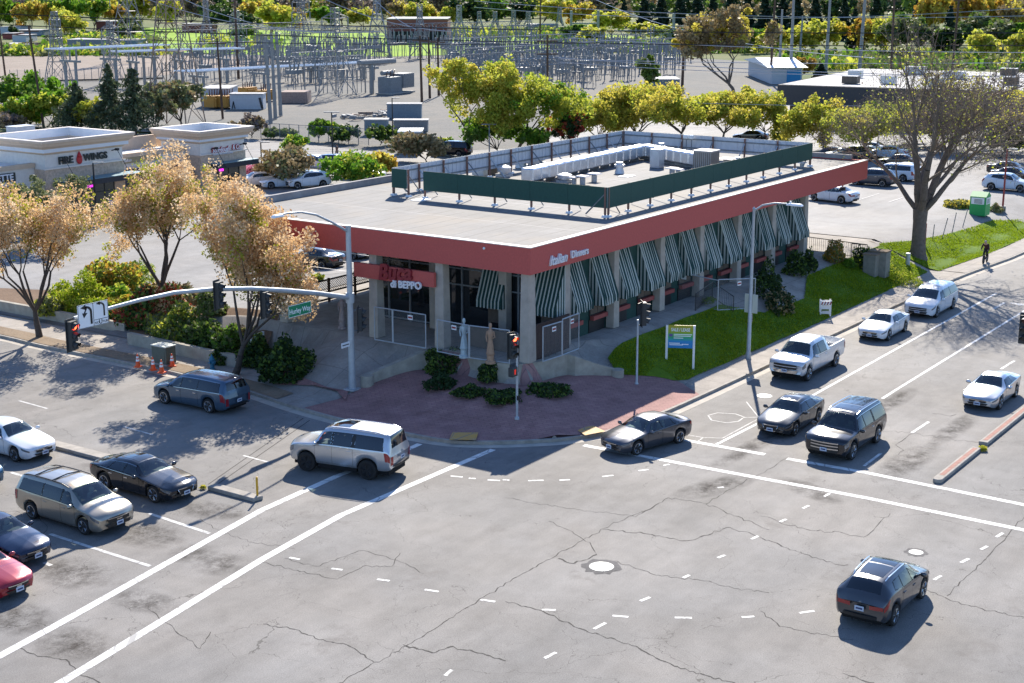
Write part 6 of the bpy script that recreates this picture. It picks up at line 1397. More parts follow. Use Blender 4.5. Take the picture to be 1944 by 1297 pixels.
def make_tree(seed, H, W, leaf, n_leaf, size, puff=.5, frac=None, bark='trunk', prm=None, tube_n=5, along=0.0):
    """meshes of trunk and crown for a tree of height H and crown width W"""
    rng = np.random.default_rng(seed); segs, tips = skel(rng, **(prm or {})); segs, tips = fit(segs, tips, H, W)
    big = [s for s in segs if s[4] <= 1]; small = [s for s in segs if s[4] > 1]; V1, Q1 = tubes_np(big, 8); V2, Q2 = tubes_np(small, tube_n if len(small) < 2500 else 3)
    tr = np_mesh('trunk', np.vstack([V1, V2]), np.vstack([Q1, Q2+len(V1)]), M[bark], smooth=True)
    if not n_leaf: return tr, None
    if along: 
        ex = np.array([s[0]+(s[1]-s[0])*rng.random() for s in small if s[4] >= 3] or [tips[0]]); k = rng.integers(0, len(ex), int(len(tips)*along)); tips = np.vstack([tips, ex[k]])
    idx = rng.integers(0, len(tips), n_leaf); pw = puff*rng.uniform(.5, 1.3, len(tips)); g = rng.normal(size=(n_leaf, 3)); g *= np.minimum(1, 1.6/np.linalg.norm(g, axis=1))[:, None]
    cen = tips[idx]+g*pw[idx][:, None]*.6; cen = cen[cen[:, 2] > .25]
    V, Q = leaves_np(rng, cen, size); mats = [L[l] for l in (leaf if isinstance(leaf, (list, tuple)) else [leaf])]
    tm = rng.choice(len(mats), len(tips), p=frac); mi = tm[idx[:len(cen)]] if frac else np.zeros(len(cen), int)
    return tr, np_mesh('crown', V, Q, mats, mi)
def plant(name, label, cat, loc_, tr, cr, group=None, rz=0, scale=(1, 1, 1)):
    t = thing(name, label, cat, loc_, rz, group); t.scale = scale; put('trunk', tr, t)
    if cr: put('crown', cr, t)
    return t
def dist(p): return math.hypot(p[0], p[1])
def sized(bx, by, top, wpx, far=False):
    p = GT(bx, by) if not far else G(bx, by, .1); H = Zat(p[0], p[1], top)-p[2]; return p, H, wpx/F_PX*math.hypot(dist(p), CAM_H-p[2]-H/2)
# street blossom trees
pear = dict(trunk=.17, limbs=7, levels=4, spread=.62, ratio=.74, up=.42, L0=.30, r0=.022, kids_=(2, 4), wig=.14)
for i, (bx, by, top, w_, lb, fr, n) in enumerate(((75, 640, 362, 205, 'blossoming street tree at the left edge with a bare forked trunk', [.5, .3, .2], 27000), (316, 600, 308, 178, 'tall blossoming tree before the shop roofs, behind the shrub bed', [.55, .25, .2], 27000), (447, 712, 362, 300, 'broad tan blossom tree beside the blue hydrant, overlapping the red fascia end', [.6, .25, .15], 44000))):
    p, H, W = sized(bx, by, top, w_); tr, cr = make_tree(11+i, H, W, ['pear', 'pear_w', 'pear_g'], n, .098, .6, fr, 'trunk', pear, 5, .9); plant('blossom_tree', lb, 'tree', p, tr, cr, 'blossom trees along the pavement')
# small flowering tree shoots low beside the hydrant trunk are part of the broad tree
p, H, W = sized(72, 470, 347, 115); tr, cr = make_tree(21, H, W, 'olive', 5000, .16, .5, None, 'trunk', dict(trunk=.12, limbs=8, levels=3, spread=.45, ratio=.8, up=.7, L0=.4, r0=.012)); plant('willow_tree', 'grey green upright willowy tree behind the left blossom tree', 'tree', p, tr, cr)
# big bare tree
M['twig'] = P('twig_bark', (.20, .155, .115), .95, var=.3, scale=4)
p = GT(1742, 486); H = Zat(p[0], p[1], 92)-p[2]; W = 430/F_PX*125
rng = np.random.default_rng(5); segs = []; tips = []
def limb(p0, d, Ln, r, lv, mx):
    n = 4; q = p0
    for i in range(n):
        d = d+rng.normal(size=3)*.13+np.array([0, 0, .07]); d /= np.linalg.norm(d); e = q+d*Ln/n; segs.append((q, e, r*(1-.4*i/n), r*(1-.4*(i+1)/n), lv)); q = e
        if lv >= 1 and lv < mx and i > 0:
            for _ in range(2 if lv >= 2 else 1):
                s = rng.normal(size=3); s -= d*(s@d); s /= np.linalg.norm(s); nd = d*.8+s*rng.uniform(.5, .95)+np.array([0, 0, .12]); nd /= np.linalg.norm(nd); limb(q, nd, Ln*rng.uniform(.48, .7), r*.5*(1-.12*i), lv+1, mx)
    if lv < mx: 
        for _ in range(2):
            nd = d+rng.normal(size=3)*.38; nd /= np.linalg.norm(nd); limb(q, nd, Ln*.66, r*.55, lv+1, mx)
    else: tips.append(q)
fk = H*.235
tz = [0, .04, .12, .6, 1.0]
for a, b, r0, r1 in ((0, .06, .95, .72), (.06, .3, .72, .60), (.3, .75, .60, .60), (.75, 1.0, .60, .68)): segs.append((np.array([0, 0, fk*a-(.3 if a == 0 else 0)]), np.array([0, 0, fk*b]), r0*.86, r1*.84, 0))
for az, el, Ln, r in ((200, 62, .36, .30), (20, 58, .36, .30), (305, 70, .40, .32), (130, 74, .40, .28), (255, 48, .34, .22), (80, 50, .34, .2), (340, 30, .34, .17)):
    d = np.array([math.cos(R(az))*math.cos(R(el)), math.sin(R(az))*math.cos(R(el)), math.sin(R(el))]); limb(np.array([0, 0, fk*(.92 if el > 40 else 1.25)])+d*[.25, .25, 0], d, H*Ln, r, 1, 4)
bt = thing('bare_tree', 'huge almost bare tree with a thick forked trunk on the grass bank', 'tree', p)
bg_ = [s for s in segs if s[4] <= 1]; sm = [s for s in segs if s[4] > 1]
V1, Q1 = tubes_np(bg_, 10); put('trunk', np_mesh('trunk', V1, Q1, M['trunk_l'], smooth=True), bt)
tw = []
for q in tips:
    for _ in range(2): d = rng.normal(size=3); d /= np.linalg.norm(d); l = rng.uniform(.3, .9); tw.append((q+rng.normal(size=3)*.25, q+d*l, .011, .006, 5))
sm = [(s[0], s[1], s[2]*(.8 if s[4] == 2 else .5), s[3]*(.8 if s[4] == 2 else .5), s[4]) for s in sm]; V2, Q2 = tubes_np(sm, 4); V3, Q3 = tubes_np(tw, 3); V2, Q2 = np.vstack([V2, V3]), np.vstack([Q2, Q3+len(V2)]); put('branches', np_mesh('branches', V2, Q2, M['twig'], smooth=True), bt)
tp = np.array(tips); far_t = tp[rng.random(len(tp)) < .8]; idx = rng.integers(0, len(far_t), 3200); cen = far_t[idx]+rng.normal(size=(3200, 3))*.42; V, Q = leaves_np(rng, cen, .11); mi = (rng.random(3200) < .5).astype(int); put('crown', np_mesh('crown', V, Q, [L['grey'], L['lime']], mi), bt)
# yellow green trees behind the restaurant
plane = dict(trunk=.2, limbs=6, levels=4, spread=.75, ratio=.72, up=.28, L0=.30, r0=.02, kids_=(2, 4), wig=.14)
for i, (bx, by, top, w_, lb, lf, fr) in enumerate(((889, 292, 122, 165, 'tall yellow green tree left of the pair behind the roof screen', ['lime', 'gold'], [.6, .4]), (985, 288, 128, 185, 'full yellow green tree right of the pair behind the roof screen', ['lime', 'green'], [.7, .3]), (1135, 280, 198, 110, 'golden green tree just right of the tall wooden pole behind the screen', ['gold', 'lime'], [.6, .4]), (1205, 278, 168, 150, 'golden green tree peaking above the back corner of the screen', ['gold', 'lime'], [.6, .4]),
                                      (1290, 272, 188, 150, 'golden green tree in the middle of the row behind the screen', ['gold', 'lime'], [.5, .5]), (1375, 272, 186, 140, 'yellow green tree above the right part of the back screen', ['lime', 'gold'], [.5, .5]), (1452, 268, 178, 120, 'yellow green tree left of the dark office parapet end', ['lime', 'gold'], [.6, .4]), (1565, 296, 196, 140, 'yellow green tree before the dark office block', ['lime', 'gold'], [.6, .4]), (1640, 300, 215, 120, 'yellow green tree behind the far end of the red fascia', ['lime', 'gold'], [.7, .3]),
                                      (1740, 275, 205, 120, 'yellow green tree glimpsed through the big bare tree', ['lime', 'mid'], [.7, .3]), (1925, 262, 180, 110, 'yellow green tree at the right edge before the numbered office', ['gold', 'lime'], [.6, .4]))):
    p, H, W = sized(bx, by, top, w_); tr, cr = make_tree(41+i, H, W, lf, 17000, .235, .85, fr, 'trunk_l', plane, 4, .5); plant('plane_tree', lb, 'tree', p, tr, cr, 'yellow green trees behind the restaurant')
for i, (bx, by, top, w_, lb) in enumerate(((1835, 280, 150, 170, 'grey brown leafless tree right behind the big bare tree'), (1900, 300, 215, 120, 'grey brown leafless bush tree by the far car park edge'), (1790, 290, 200, 110, 'thin leafless tree before the dark office front'))):
    p, H, W = sized(bx, by, top, w_); tr, cr = make_tree(61+i, H, W, ['grey', 'gold'], 5000, .2, .8, [.8, .2], 'trunk_l', dict(trunk=.15, limbs=7, levels=4, spread=.7, ratio=.75, up=.4, L0=.32, r0=.016)); plant('leafless_tree', lb, 'tree', p, tr, cr)
# conifers and trees behind the shops
def conifer(seed, H, W, leaf, n=5200, size=.5, droop=.25, bare=.12, levels=26, irregular=.35):
    rng = np.random.default_rng(seed); segs = [(np.array([0, 0, 0.]), np.array([0, 0, H*.5]), H*.022, H*.014, 0), (np.array([0, 0, H*.5]), np.array([0, 0, H]), H*.014, H*.002, 0)]; C_ = []
    for i in range(levels):
        f = bare+(1-bare)*(i+.5)/levels; z = f*H; rad = W/2*(1-f)**.75*1.05+.02*W
        for k in range(6 if f < .8 else 4):
            a = rng.uniform(0, 2*math.pi); l = rad*rng.uniform(1-irregular, 1.1); b = np.array([0, 0, z]); e = np.array([math.cos(a)*l, math.sin(a)*l, z-l*droop+.1*l]); segs.append((b, e, H*.004, H*.0012, 2)); m = max(3, int(n/(levels*6)*(.4+l/(W/2))))
            u = rng.uniform(.12, 1.03, m)[:, None]; q = b+(e-b)*u+np.concatenate([rng.normal(size=(m, 2))*.10*l, -np.abs(rng.normal(size=(m, 1)))*.05*W*(.3+.7*u)], 1); q[:, 2] += -droop*.4*l*(u[:, 0]**2); C_.append(q)
    V, Q = tubes_np(segs, 6); tr = np_mesh('trunk', V, Q, M['trunk'], smooth=True); V, Q = leaves_np(rng, np.vstack(C_), size, .55); return tr, np_mesh('crown', V, Q, L[leaf])
for i, (bx, by, top, w_, lf, lb, ir) in enumerate(((148, 252, 155, 130, 'conif_l', 'dark ragged cedar leftmost behind the shop roofs', .6), (212, 256, 118, 95, 'conif_l', 'tallest narrow cedar behind the shop roofs', .6), (258, 258, 128, 120, 'conif_l', 'broad cedar right of the tallest behind the shop roofs', .5))):
    p, H, W = sized(bx, by, top, w_); tr, cr = conifer(81+i, H, W*1.15, lf, 5200, .36, .28, .2, 15, ir); plant('cedar_tree', lb, 'tree', p, tr, cr, 'cedars behind the shops')
rnd_ = dict(trunk=.12, limbs=8, levels=3, spread=.8, ratio=.8, up=.3, L0=.42, r0=.025)
for i, (bx, by, top, w_, lf, fr, lb) in enumerate(((35, 235, 145, 130, ['green', 'mid'], [.7, .3], 'large bright green round tree at the left edge behind the shops'), (58, 245, 190, 75, ['lime', 'green'], [.7, .3], 'lower yellow green bush tree before the large green one'), (100, 245, 180, 70, ['green', 'lime'], [.5, .5], 'bright green tree half behind the leftmost cedar'), (178, 252, 195, 60, ['lime', 'gold'], [.6, .4], 'small golden tree between the two left cedars'), (345, 240, 162, 95, ['olive', 'tan'], [.7, .3], 'olive grey round tree at the foot of the brown pylon'), (295, 250, 180, 60, ['olive', 'tan'], [.7, .3], 'olive bush tree left of the brown pylon'),
                                                    (12, 252, 220, 40, ['tan', 'grey'], [.5, .5], 'brown leafless shrub behind the shop roof at the left edge'), (478, 262, 222, 45, ['tan', 'grey'], [.6, .4], 'brown leafless shrub behind the sandwich shop tower'), (680, 350, 303, 75, ['green', 'lime'], [.6, .4], 'round bright green small tree left of the roof screen'), (722, 330, 295, 38, ['gold', 'orange'], [.6, .4], 'small golden orange tree next to the round green one'), (563, 292, 262, 32, ['green', 'lime'], [.7, .3], 'tiny round tree on the island before the walking person'),
                                                    (605, 268, 232, 28, ['green', 'mid'], [.6, .4], 'narrow green tree by the yard fence, left one'), (632, 268, 236, 28, ['green', 'lime'], [.6, .4], 'narrow green tree by the yard fence, right one'), (662, 272, 245, 42, ['mid', 'dark'], [.6, .4], 'dark green shrub by the yard fence before the containers'), (722, 276, 243, 48, ['mid', 'dark'], [.6, .4], 'dark green shrub left of the small grey shed'), (520, 262, 248, 22, ['mid', 'olive'], [.5, .5], 'small round shrub along the yard fence, first one'), (543, 263, 250, 22, ['mid', 'olive'], [.5, .5], 'small round shrub along the yard fence, second one'),
                                                    (560, 352, 290, 85, ['tan', 'olive'], [.7, .3], 'bare willowy bush before the white parked cars'), (810, 308, 262, 85, ['tan', 'olive'], [.8, .2], 'bare tan bush before the small grey shed'), (850, 292, 268, 40, ['lime', 'green'], [.5, .5], 'yellow green bush right of the small grey shed'), (488, 345, 318, 38, ['pink'], None, 'pink blossoming bush at the shop corner'), (1075, 290, 220, 60, ['red', 'dark'], [.45, .55], 'red tipped dark bush by the tall wooden pole'), (945, 292, 225, 100, ['green', 'mid'], [.6, .4], 'green undergrowth tree below the yellow green pair'),
                                                    (1018, 292, 248, 60, ['green', 'mid'], [.6, .4], 'green bush below the right tree of the yellow green pair'), (1225, 176, 110, 40, ['mid', 'olive'], [.6, .4], 'small dark pine in the switch yard'), (1520, 148, 112, 38, ['orange', 'tan'], [.7, .3], 'leaning orange brown tree before the blue walled building'), (1905, 292, 250, 60, ['olive', 'dark'], [.5, .5], 'dark shaded bush at the right edge before the office'))):
    p, H, W = sized(bx, by, top, w_); tr, cr = make_tree(101+i, H, W, lf, 4200 if w_ > 60 else 1800, .30 if by > 255 else .42, .8 if w_ > 60 else .45, fr, 'trunk', rnd_, 4, .6); plant('tree' if H > 4 else 'shrub', lb, 'tree' if H > 4 else 'shrub', p, tr, cr)
p, H, W = sized(1558, 146, 120, 34); tr, cr = conifer(180, H, W, 'conif', 1500, .5); plant('fir_tree', 'small dark fir before the pale roofed building', 'tree', p, tr, cr)
p, H, W = sized(1395, 190, 22, 165); tr, cr = make_tree(190, H, W, ['tan', 'gold'], 11000, .42, 1.1, [.7, .3], 'trunk_l', dict(trunk=.22, limbs=5, levels=4, spread=.5, ratio=.76, up=.5, L0=.3, r0=.02)); plant('cottonwood_tree', 'very tall tan brown tree standing above the yellow green row', 'tree', p, tr, cr)
# shrubs of the beds --------------------------------------------------
def shrub_mesh(seed, W, D, H, leaf, n, size, frac=None, spiky=False):
    rng = np.random.default_rng(seed); d = rng.normal(size=(n, 3)); d /= np.linalg.norm(d, axis=1, keepdims=True); d[:, 2] = np.abs(d[:, 2]); r = rng.uniform(.55, 1, n)**.6
    lump = 1+.22*np.sin(d[:, 0]*5+seed)*np.cos(d[:, 1]*4+seed*2)+.12*np.sin(d[:, 2]*9+seed); c = d*(r*lump)[:, None]*np.array([W/2, D/2, H]); V, Q = leaves_np(rng, c, size, .28 if spiky else .8); mats = [L[l] for l in leaf]; k = rng.choice(len(mats), n, p=frac)
    return np_mesh('shrub', V, Q, mats, k)
def shrub(px, py, wpx, hpx, leaf, label, n=1800, size=.14, frac=None, spiky=False, dz=0.0, name='shrub', cat='shrub'):
    p = GT(px, py); k = dist(p)/F_PX; o = put(name, shrub_mesh(int(px+py), wpx*k*1.1, wpx*k*.95, hpx*k*1.05, leaf, n, size, frac, spiky), None, (p[0], p[1], p[2]+dz)); tag(o, label, cat); o.rotation_euler = (0, 0, px); return o
for a in ((165, 600, 100, 55, ['grass', 'lime'], 'grassy bright green clump behind the planter wall', 2600, .3, [.6, .4], True, .4), (120, 590, 60, 35, ['lime', 'grass'], 'low yellow grass clump at the left of the bed', 1200, .28, [.5, .5], True, .4), (215, 566, 120, 58, ['orange', 'lime', 'mid'], 'orange and green glossy shrub in the middle of the bed', 3200, .22, [.35, .35, .3], False, .4), (275, 545, 40, 40, ['lime', 'green'], 'yellow green grass mound behind the orange shrub', 1000, .2, [.6, .4], True, .3), (240, 605, 70, 32, ['lime', 'orange'], 'feathery yellow shrub before the orange one', 1300, .2, [.7, .3], False, .4),
          (275, 628, 95, 62, ['mid', 'dark', 'red'], 'dark green shrub with red tips above the planter wall', 2800, .2, [.45, .3, .25], False, .3), (325, 605, 80, 50, ['red', 'mid', 'pear'], 'red tipped shrub behind the signal arm', 2000, .2, [.45, .3, .25], False, .3), (345, 652, 100, 60, ['olive', 'lime', 'mid'], 'yellow olive shrub at the end of the planter wall', 2600, .2, [.3, .35, .35], False, .2), (400, 668, 70, 50, ['mid', 'dark'], 'dark green shrub behind the hydrant', 1700, .18, [.6, .4], False, .1), (540, 664, 95, 75, ['dark', 'mid'], 'very dark round shrub beside the entry walk', 2600, .18, [.75, .25], False, .0), (420, 690, 40, 30, ['dark', 'mid'], 'small dark shrub at the foot of the blossom tree', 700, .15, [.6, .4], False, 0),
          (95, 606, 60, 30, ['olive', 'lime'], 'olive shrub at the left end of the planter wall', 1300, .2, [.6, .4], False, .4), (190, 618, 60, 34, ['grass', 'mid'], 'rounded green clump behind the turn arrow sign', 1500, .2, [.6, .4], False, .4), (228, 596, 60, 40, ['green', 'lime'], 'mid green shrub before the orange glossy one', 1500, .2, [.6, .4], False, .4), (300, 582, 60, 34, ['tan', 'olive', 'orange'], 'rusty brown shrub behind the red tipped one', 1300, .2, [.4, .3, .3], False, .4), (262, 606, 46, 30, ['lime', 'green'], 'lime shrub between the orange and the red tipped shrubs', 1000, .2, [.6, .4], False, .4), (372, 628, 60, 42, ['mid', 'olive'], 'mid green shrub behind the yellow olive one', 1500, .2, [.6, .4], False, .2), (350, 590, 60, 40, ['olive', 'tan'], 'olive brown shrub by the second blossom tree', 1300, .2, [.6, .4], False, .3), (432, 632, 70, 50, ['mid', 'green', 'olive'], 'leafy green shrub behind the broad blossom tree', 1900, .2, [.4, .3, .3], False, .2), (490, 640, 70, 46, ['dark', 'mid'], 'dark green shrub between the blossom tree and the dark round shrub', 1800, .18, [.6, .4], False, .1), (310, 640, 54, 34, ['olive', 'lime'], 'low olive clump above the step of the planter wall', 1200, .2, [.6, .4], False, .3), (400, 600, 60, 40, ['olive', 'mid'], 'grey green shrub at the back of the bed', 1300, .2, [.6, .4], False, .2), (470, 606, 60, 40, ['tan', 'olive'], 'brownish shrub at the back of the bed by the car park', 1300, .2, [.6, .4], False, .1),
          (842, 668, 80, 42, ['dark', 'mid'], 'dark shrub before the middle entry column', 2400, .13, [.6, .4], False, 0), (927, 690, 42, 34, ['dark', 'mid'], 'dark shrub spilling over the retaining wall', 1000, .12, [.7, .3], False, .15), (836, 690, 66, 20, ['dark', 'dark'], 'dark groundcover clump left below the retaining wall', 1100, .12, [.5, .5], False, 0), (892, 703, 62, 16, ['dark', 'mid'], 'dark groundcover clump in the curve of the wall', 1000, .12, [.7, .3], False, 0), (955, 712, 80, 15, ['dark', 'mid'], 'long dark groundcover clump behind the corner signal post', 1400, .12, [.7, .3], False, 0), (1042, 706, 84, 14, ['dark', 'mid'], 'long dark groundcover clump right of the corner signal post', 1400, .12, [.7, .3], False, 0),
          (1455, 560, 60, 60, ['dark', 'mid'], 'tall dark shrub against the green wall behind the street lamp', 1800, .14, [.8, .2], False, 0), (1480, 590, 60, 45, ['dark', 'tan'], 'brownish dark shrub by the curved walk', 1500, .14, [.7, .3], False, 0), (1510, 520, 42, 40, ['dark', 'mid'], 'dark round shrub before the last striped awning', 1300, .14, [.7, .3], False, 0), (1535, 512, 32, 34, ['dark', 'mid'], 'dark round shrub at the last column base', 1000, .14, [.7, .3], False, 0), (1584, 495, 42, 34, ['orange', 'tan', 'mid'], 'orange brown round shrub before the black railing', 1500, .13, [.4, .3, .3], False, 0), (1612, 505, 26, 14, ['green', 'mid'], 'small green shrub right of the orange one', 500, .12, [.6, .4], False, 0),
          (1645, 505, 55, 36, ['dark', 'mid', 'lime'], 'dark green mound behind the utility boxes', 1500, .14, [.5, .3, .2], False, 0), (1690, 520, 60, 22, ['lime', 'grass'], 'lime green ground shrub at the slope below the tree', 1300, .14, [.5, .5], True, 0), (1720, 540, 60, 20, ['lime', 'grass'], 'lime green weeds on the slope above the pavement', 1200, .14, [.5, .5], True, 0), (1820, 394, 50, 14, ['gold', 'olive'], 'low golden brush left of the green bin', 900, .2, [.5, .5], False, 0), (1890, 402, 26, 12, ['tan', 'olive'], 'low brown brush right of the green bin', 400, .18, [.5, .5], False, 0), (1866, 850, 16, 6, ['lime', 'gold'], 'weeds growing in the gap of the median', 350, .12, [.6, .4], True, -.1),
          (560, 520, 30, 24, ['gold', 'lime'], 'yellow bush behind the dark left column', 600, .18, [.6, .4], False, 0), (604, 535, 26, 14, ['lime', 'mid'], 'low green bush on the kerbed island before the dark sedan', 400, .16, [.5, .5], False, 0), (1345, 575, 30, 12, ['grass', 'mid'], 'tuft of dark grass at the ramp railing', 400, .12, [.5, .5], True, 0), (385, 922, 10, 5, ['lime', 'gold'], 'weeds at the end of the median by the black car', 150, .1, [.5, .5], True, -.1)):
    shrub(*a[:6], a[6], a[7], a[8], a[9], a[10])
# grass blades of lawn and bank
rng = np.random.default_rng(3); pts = []
xs = np.array([p[0] for p in lw]); ys_ = np.array([p[1] for p in lw]); o_ = np.argsort(xs)
for x, u in zip(rng.uniform(64.2, 132, 70000), rng.random(70000)):
    y0 = float(np.interp(x, xs[o_], ys_[o_])) if x > 66.3 else 36.2; y1 = 38.4
    y = y0+(y1-y0)*u; 
    if inside(x, y, LAWN) or inside(x, y, BANK): pts.append((x, y, zt(x, y)+.02))
pts = np.array(pts); m = len(pts); a = rng.uniform(0, 6.28, m); h = rng.uniform(.05, .13, m)*(1+1.0*(rng.random(m) < .04)); w2 = .018+.02*(pts[:, 0]/100)
V = np.empty((m, 3, 3)); off = np.stack([np.cos(a)*w2, np.sin(a)*w2, 0*a], 1); V[:, 0] = pts-off; V[:, 1] = pts+off; V[:, 2] = pts+np.stack([rng.normal(size=m)*.07, rng.normal(size=m)*.07, h], 1)
o = put('grass', np_mesh('grass', V.reshape(-1, 3), np.arange(3*m).reshape(-1, 3), L['grass'])); o['kind'] = 'stuff'; tag(o, 'green grass on the lawn and the bank beside the avenue', 'grass')
# planter bed
M['bedwall'] = M['seatwall']
pw = [GT(-30, 584), GT(130, 614), GT(240, 634)]; pw2 = [GT(246, 652), GT(385, 683), GT(462, 698)]
for pp, lb in ((pw, 'low concrete planter wall at the left under the blossom tree'), (pw2, 'lower concrete planter wall behind the green cabinet')):
    t = thing('planter_wall', lb, 'wall', pp[0]); mb = MB(); o_ = Vector(pp[0])
    for a, b in zip(pp[:-1], pp[1:]): a, b = Vector(a)-o_, Vector(b)-o_; c = (a+b)/2; mb.box((c.x, c.y, .28), ((b-a).length, .28, .75), math.atan2(b.y-a.y, b.x-a.x))
    mb.build('wall_run', M['bedwall'], t)
bedx = [(p[0]+.2, p[1]) for p in pw+pw2]
sheet('planting_bed', [p for p in bedx]+[(60.2, 57), (61.6, 66), (62.6, 80), (60, 86)], M['mulch'], .3, zt, 3)
# ================================================================== shops on the left
M['steel_y'] = P('yard_steel', (.25, .255, .255), .6, .15, var=.2)
M['tan_wall'] = P('tan_stucco', (.50, .44, .38), .9, var=.1, scale=3, bump=.2)
M['grey_wall'] = P('pale_stucco', (.74, .68, .61), .9, var=.08, scale=3)
M['stone'] = P('stone_veneer', (.56, .41, .30), .9, var=.3, scale=5, bump=.6, bscale=8)
M['cornice'] = P('cornice_tan', (.62, .47, .34), .85, var=.08)
M['membrane'] = P('white_roof_membrane', (.70, .71, .72), .7, var=.08, scale=.6)
M['awn_d'] = P('dark_canopy', (.02, .022, .03), .6, var=.1); M['awn_p'] = P('purple_canopy', (.035, .03, .055), .8, var=.1)
M['teal'] = P('teal_flashing', (.14, .26, .30), .5, var=.1); M['gold_sign'] = P('gold_sign', (.34, .28, .16), .6, var=.05); M['letter_d'] = P('dark_letter', (.03, .035, .03), .6, var=.05)
M['neon'] = P('neon_magenta', (.5, .02, .4), .5, var=0, emit=(.9, .03, .8), est=1.2); M['flame'] = P('flame_red', (.50, .02, .025), .5, var=.1)
shop = thing('shop_row', 'tan row of shops with two flared towers reading FIRE WINGS and Sourdough & Co', 'shop building', (81.7, 103.8, .15))
def tower(x0, x1, y0, y1, z0, zb, zt_, o):
    LB(shop).bb(x0, x1, y0, y1, z0, zb).build('tower_wall', M['grey_wall'], shop)
    LB(shop).bb(x0-.06, x1+.06, y0-.06, y1+.06, z0, zb*.79).build('stone_base', M['stone'], shop)
    mb = LB(shop); prof = ((.05, 0), (.18, .06), (.18, .16), (.28, .2), (.5, .45), (.8, .62), (.9, .8), (1.0, .84), (1.0, 1.0)); H = zt_-zb
    for (a, h0), (b, h1) in zip(prof[:-1], prof[1:]):
        A = [(x0-o*a, y0-o*a), (x1+o*a, y0-o*a), (x1+o*a, y1+o*a), (x0-o*a, y1+o*a)]; B_ = [(x0-o*b, y0-o*b), (x1+o*b, y0-o*b), (x1+o*b, y1+o*b), (x0-o*b, y1+o*b)]
        for i in range(4): j = (i+1) % 4; mb.quad((*A[i], zb+H*h0), (*A[j], zb+H*h0), (*B_[j], zb+H*h1), (*B_[i], zb+H*h1))
    w = .45; X0, X1, Y0, Y1 = x0-o, x1+o, y0-o, y1+o
    mb.build('cornice', M['cornice'], shop)
    mb = LB(shop); mb.bb(X0, X1, Y0, Y0+w, zt_, zt_+.05); mb.bb(X0, X1, Y1-w, Y1, zt_, zt_+.05); mb.bb(X0, X0+w, Y0+w, Y1-w, zt_, zt_+.05); mb.bb(X1-w, X1, Y0+w, Y1-w, zt_, zt_+.05); mb.build('coping', M['fascia_cap'], shop)
    mb = LB(shop); mb.recalc = False; zr = zt_-1.0
    a, b, c, d = (X0+w, Y0+w), (X1-w, Y0+w), (X1-w, Y1-w), (X0+w, Y1-w)
    for p, q in ((a, b), (b, c), (c, d), (d, a)): mb.quad((*q, zr), (*p, zr), (*p, zt_), (*q, zt_))
    mb.quad((*a, zr), (*b, zr), (*c, zr), (*d, zr)); mb.build('roof_well', M['membrane'], shop)
ZF = 7.25
tower(81.7, 90.2, 103.8, 111.0, .15, 6.05, ZF, .85); tower(100.3, 106.2, 104.5, 109.8, .15, 5.3, 6.5, .75)
# linking and left wings with lower roofs
for x0, x1, y0, y1, h in ((90.26, 100.24, 106.5, 116, 4.95), (60, 81.64, 105.2, 116, 5.3)):
    LB(shop).bb(x0, x1, y0, y1, .15, h-.35).build('wing_wall', M['grey_wall'], shop); mb = LB(shop); mb.bb(x0, x1, y0-.15, y0+.35, h-.35, h); mb.build('cornice', M['cornice'], shop); mb = LB(shop); mb.bb(x0, x1, y0+.35, y1, h-.33, h-.25); mb.build('roof', M['membrane'], shop)
LB(shop).bb(90.3, 100.2, 110.4, 110.8, 4.7, 5.9).build('parapet', M['cornice'], shop)
LB(shop).bb(80, 106, 111.1, 111.5, 4.6, 5.4).build('parapet', M['cornice'], shop)
# belt course, awnings, glazing
mb = LB(shop); mb.bb(81.5, 90.4, 103.62, 103.73, 4.78, 4.92); mb.bb(100.1, 106.4, 104.32, 104.43, 4.19, 4.3); mb.bb(90.3, 100.2, 106.36, 106.49, 3.75, 3.92); mb.build('belt_course', M['fascia_cap'], shop)
mb = LB(shop); mb.bb(82.4, 91.2, 102.0, 103.7, 3.3, 3.75); mb.build('canopy', M['awn_d'], shop); LB(shop).bb(82.4, 91.2, 101.98, 103.7, 3.755, 3.80).build('canopy_top', M['teal'], shop)
LB(shop).bb(101.1, 106.8, 103.2, 104.4, 2.9, 3.35).build('canopy', M['awn_d'], shop); LB(shop).bb(101.1, 106.8, 103.2, 104.4, 3.352, 3.39).build('canopy_top', M['teal'], shop)
mb = LB(shop); mb.add([(90.4, 106.4, 3.5), (100.1, 106.4, 3.5), (100.1, 105.2, 2.6), (90.4, 105.2, 2.6), (90.4, 105.2, 2.35), (100.1, 105.2, 2.35)], [(0, 1, 2, 3), (3, 2, 5, 4)]); mb.build('canopy', M['awn_p'], shop)
mb = LB(shop); mb.add([(60, 105.1, 3.6), (80.5, 105.1, 3.6), (80.5, 103.9, 2.7), (60, 103.9, 2.7)], [(0, 1, 2, 3)]); mb.build('canopy', M['awn_p'], shop)
for x0, x1, y, h in ((83.4, 88.9, 103.70, 3.25), (102.3, 105.2, 104.40, 2.85), (91.5, 99.5, 106.45, 2.5), (62, 80, 105.15, 2.7)):
    f = LB(shop).bb(x0, x1, y-.04, y+.02, .2, h).build('shop_window', M['glass_b'], shop); mb = LB(shop)
    n = max(2, int((x1-x0)/1.1))
    for i in range(n+1): mb.bb(x0+(x1-x0)*i/n-.04, x0+(x1-x0)*i/n+.04, y-.08, y-.042, .2, h)
    for z in (.25, h*.72, h-.05): mb.bb(x0, x1, y-.075, y-.043, z-.035, z+.035)
    mb.build('frame', M['black'], f)
for x, y, z in ((86.2, 103.62, 2.95), (102.75, 104.3, 2.6)): LB(shop).box((x, y, z), (.55, .03, .22)).build('neon_sign', M['neon'], shop)
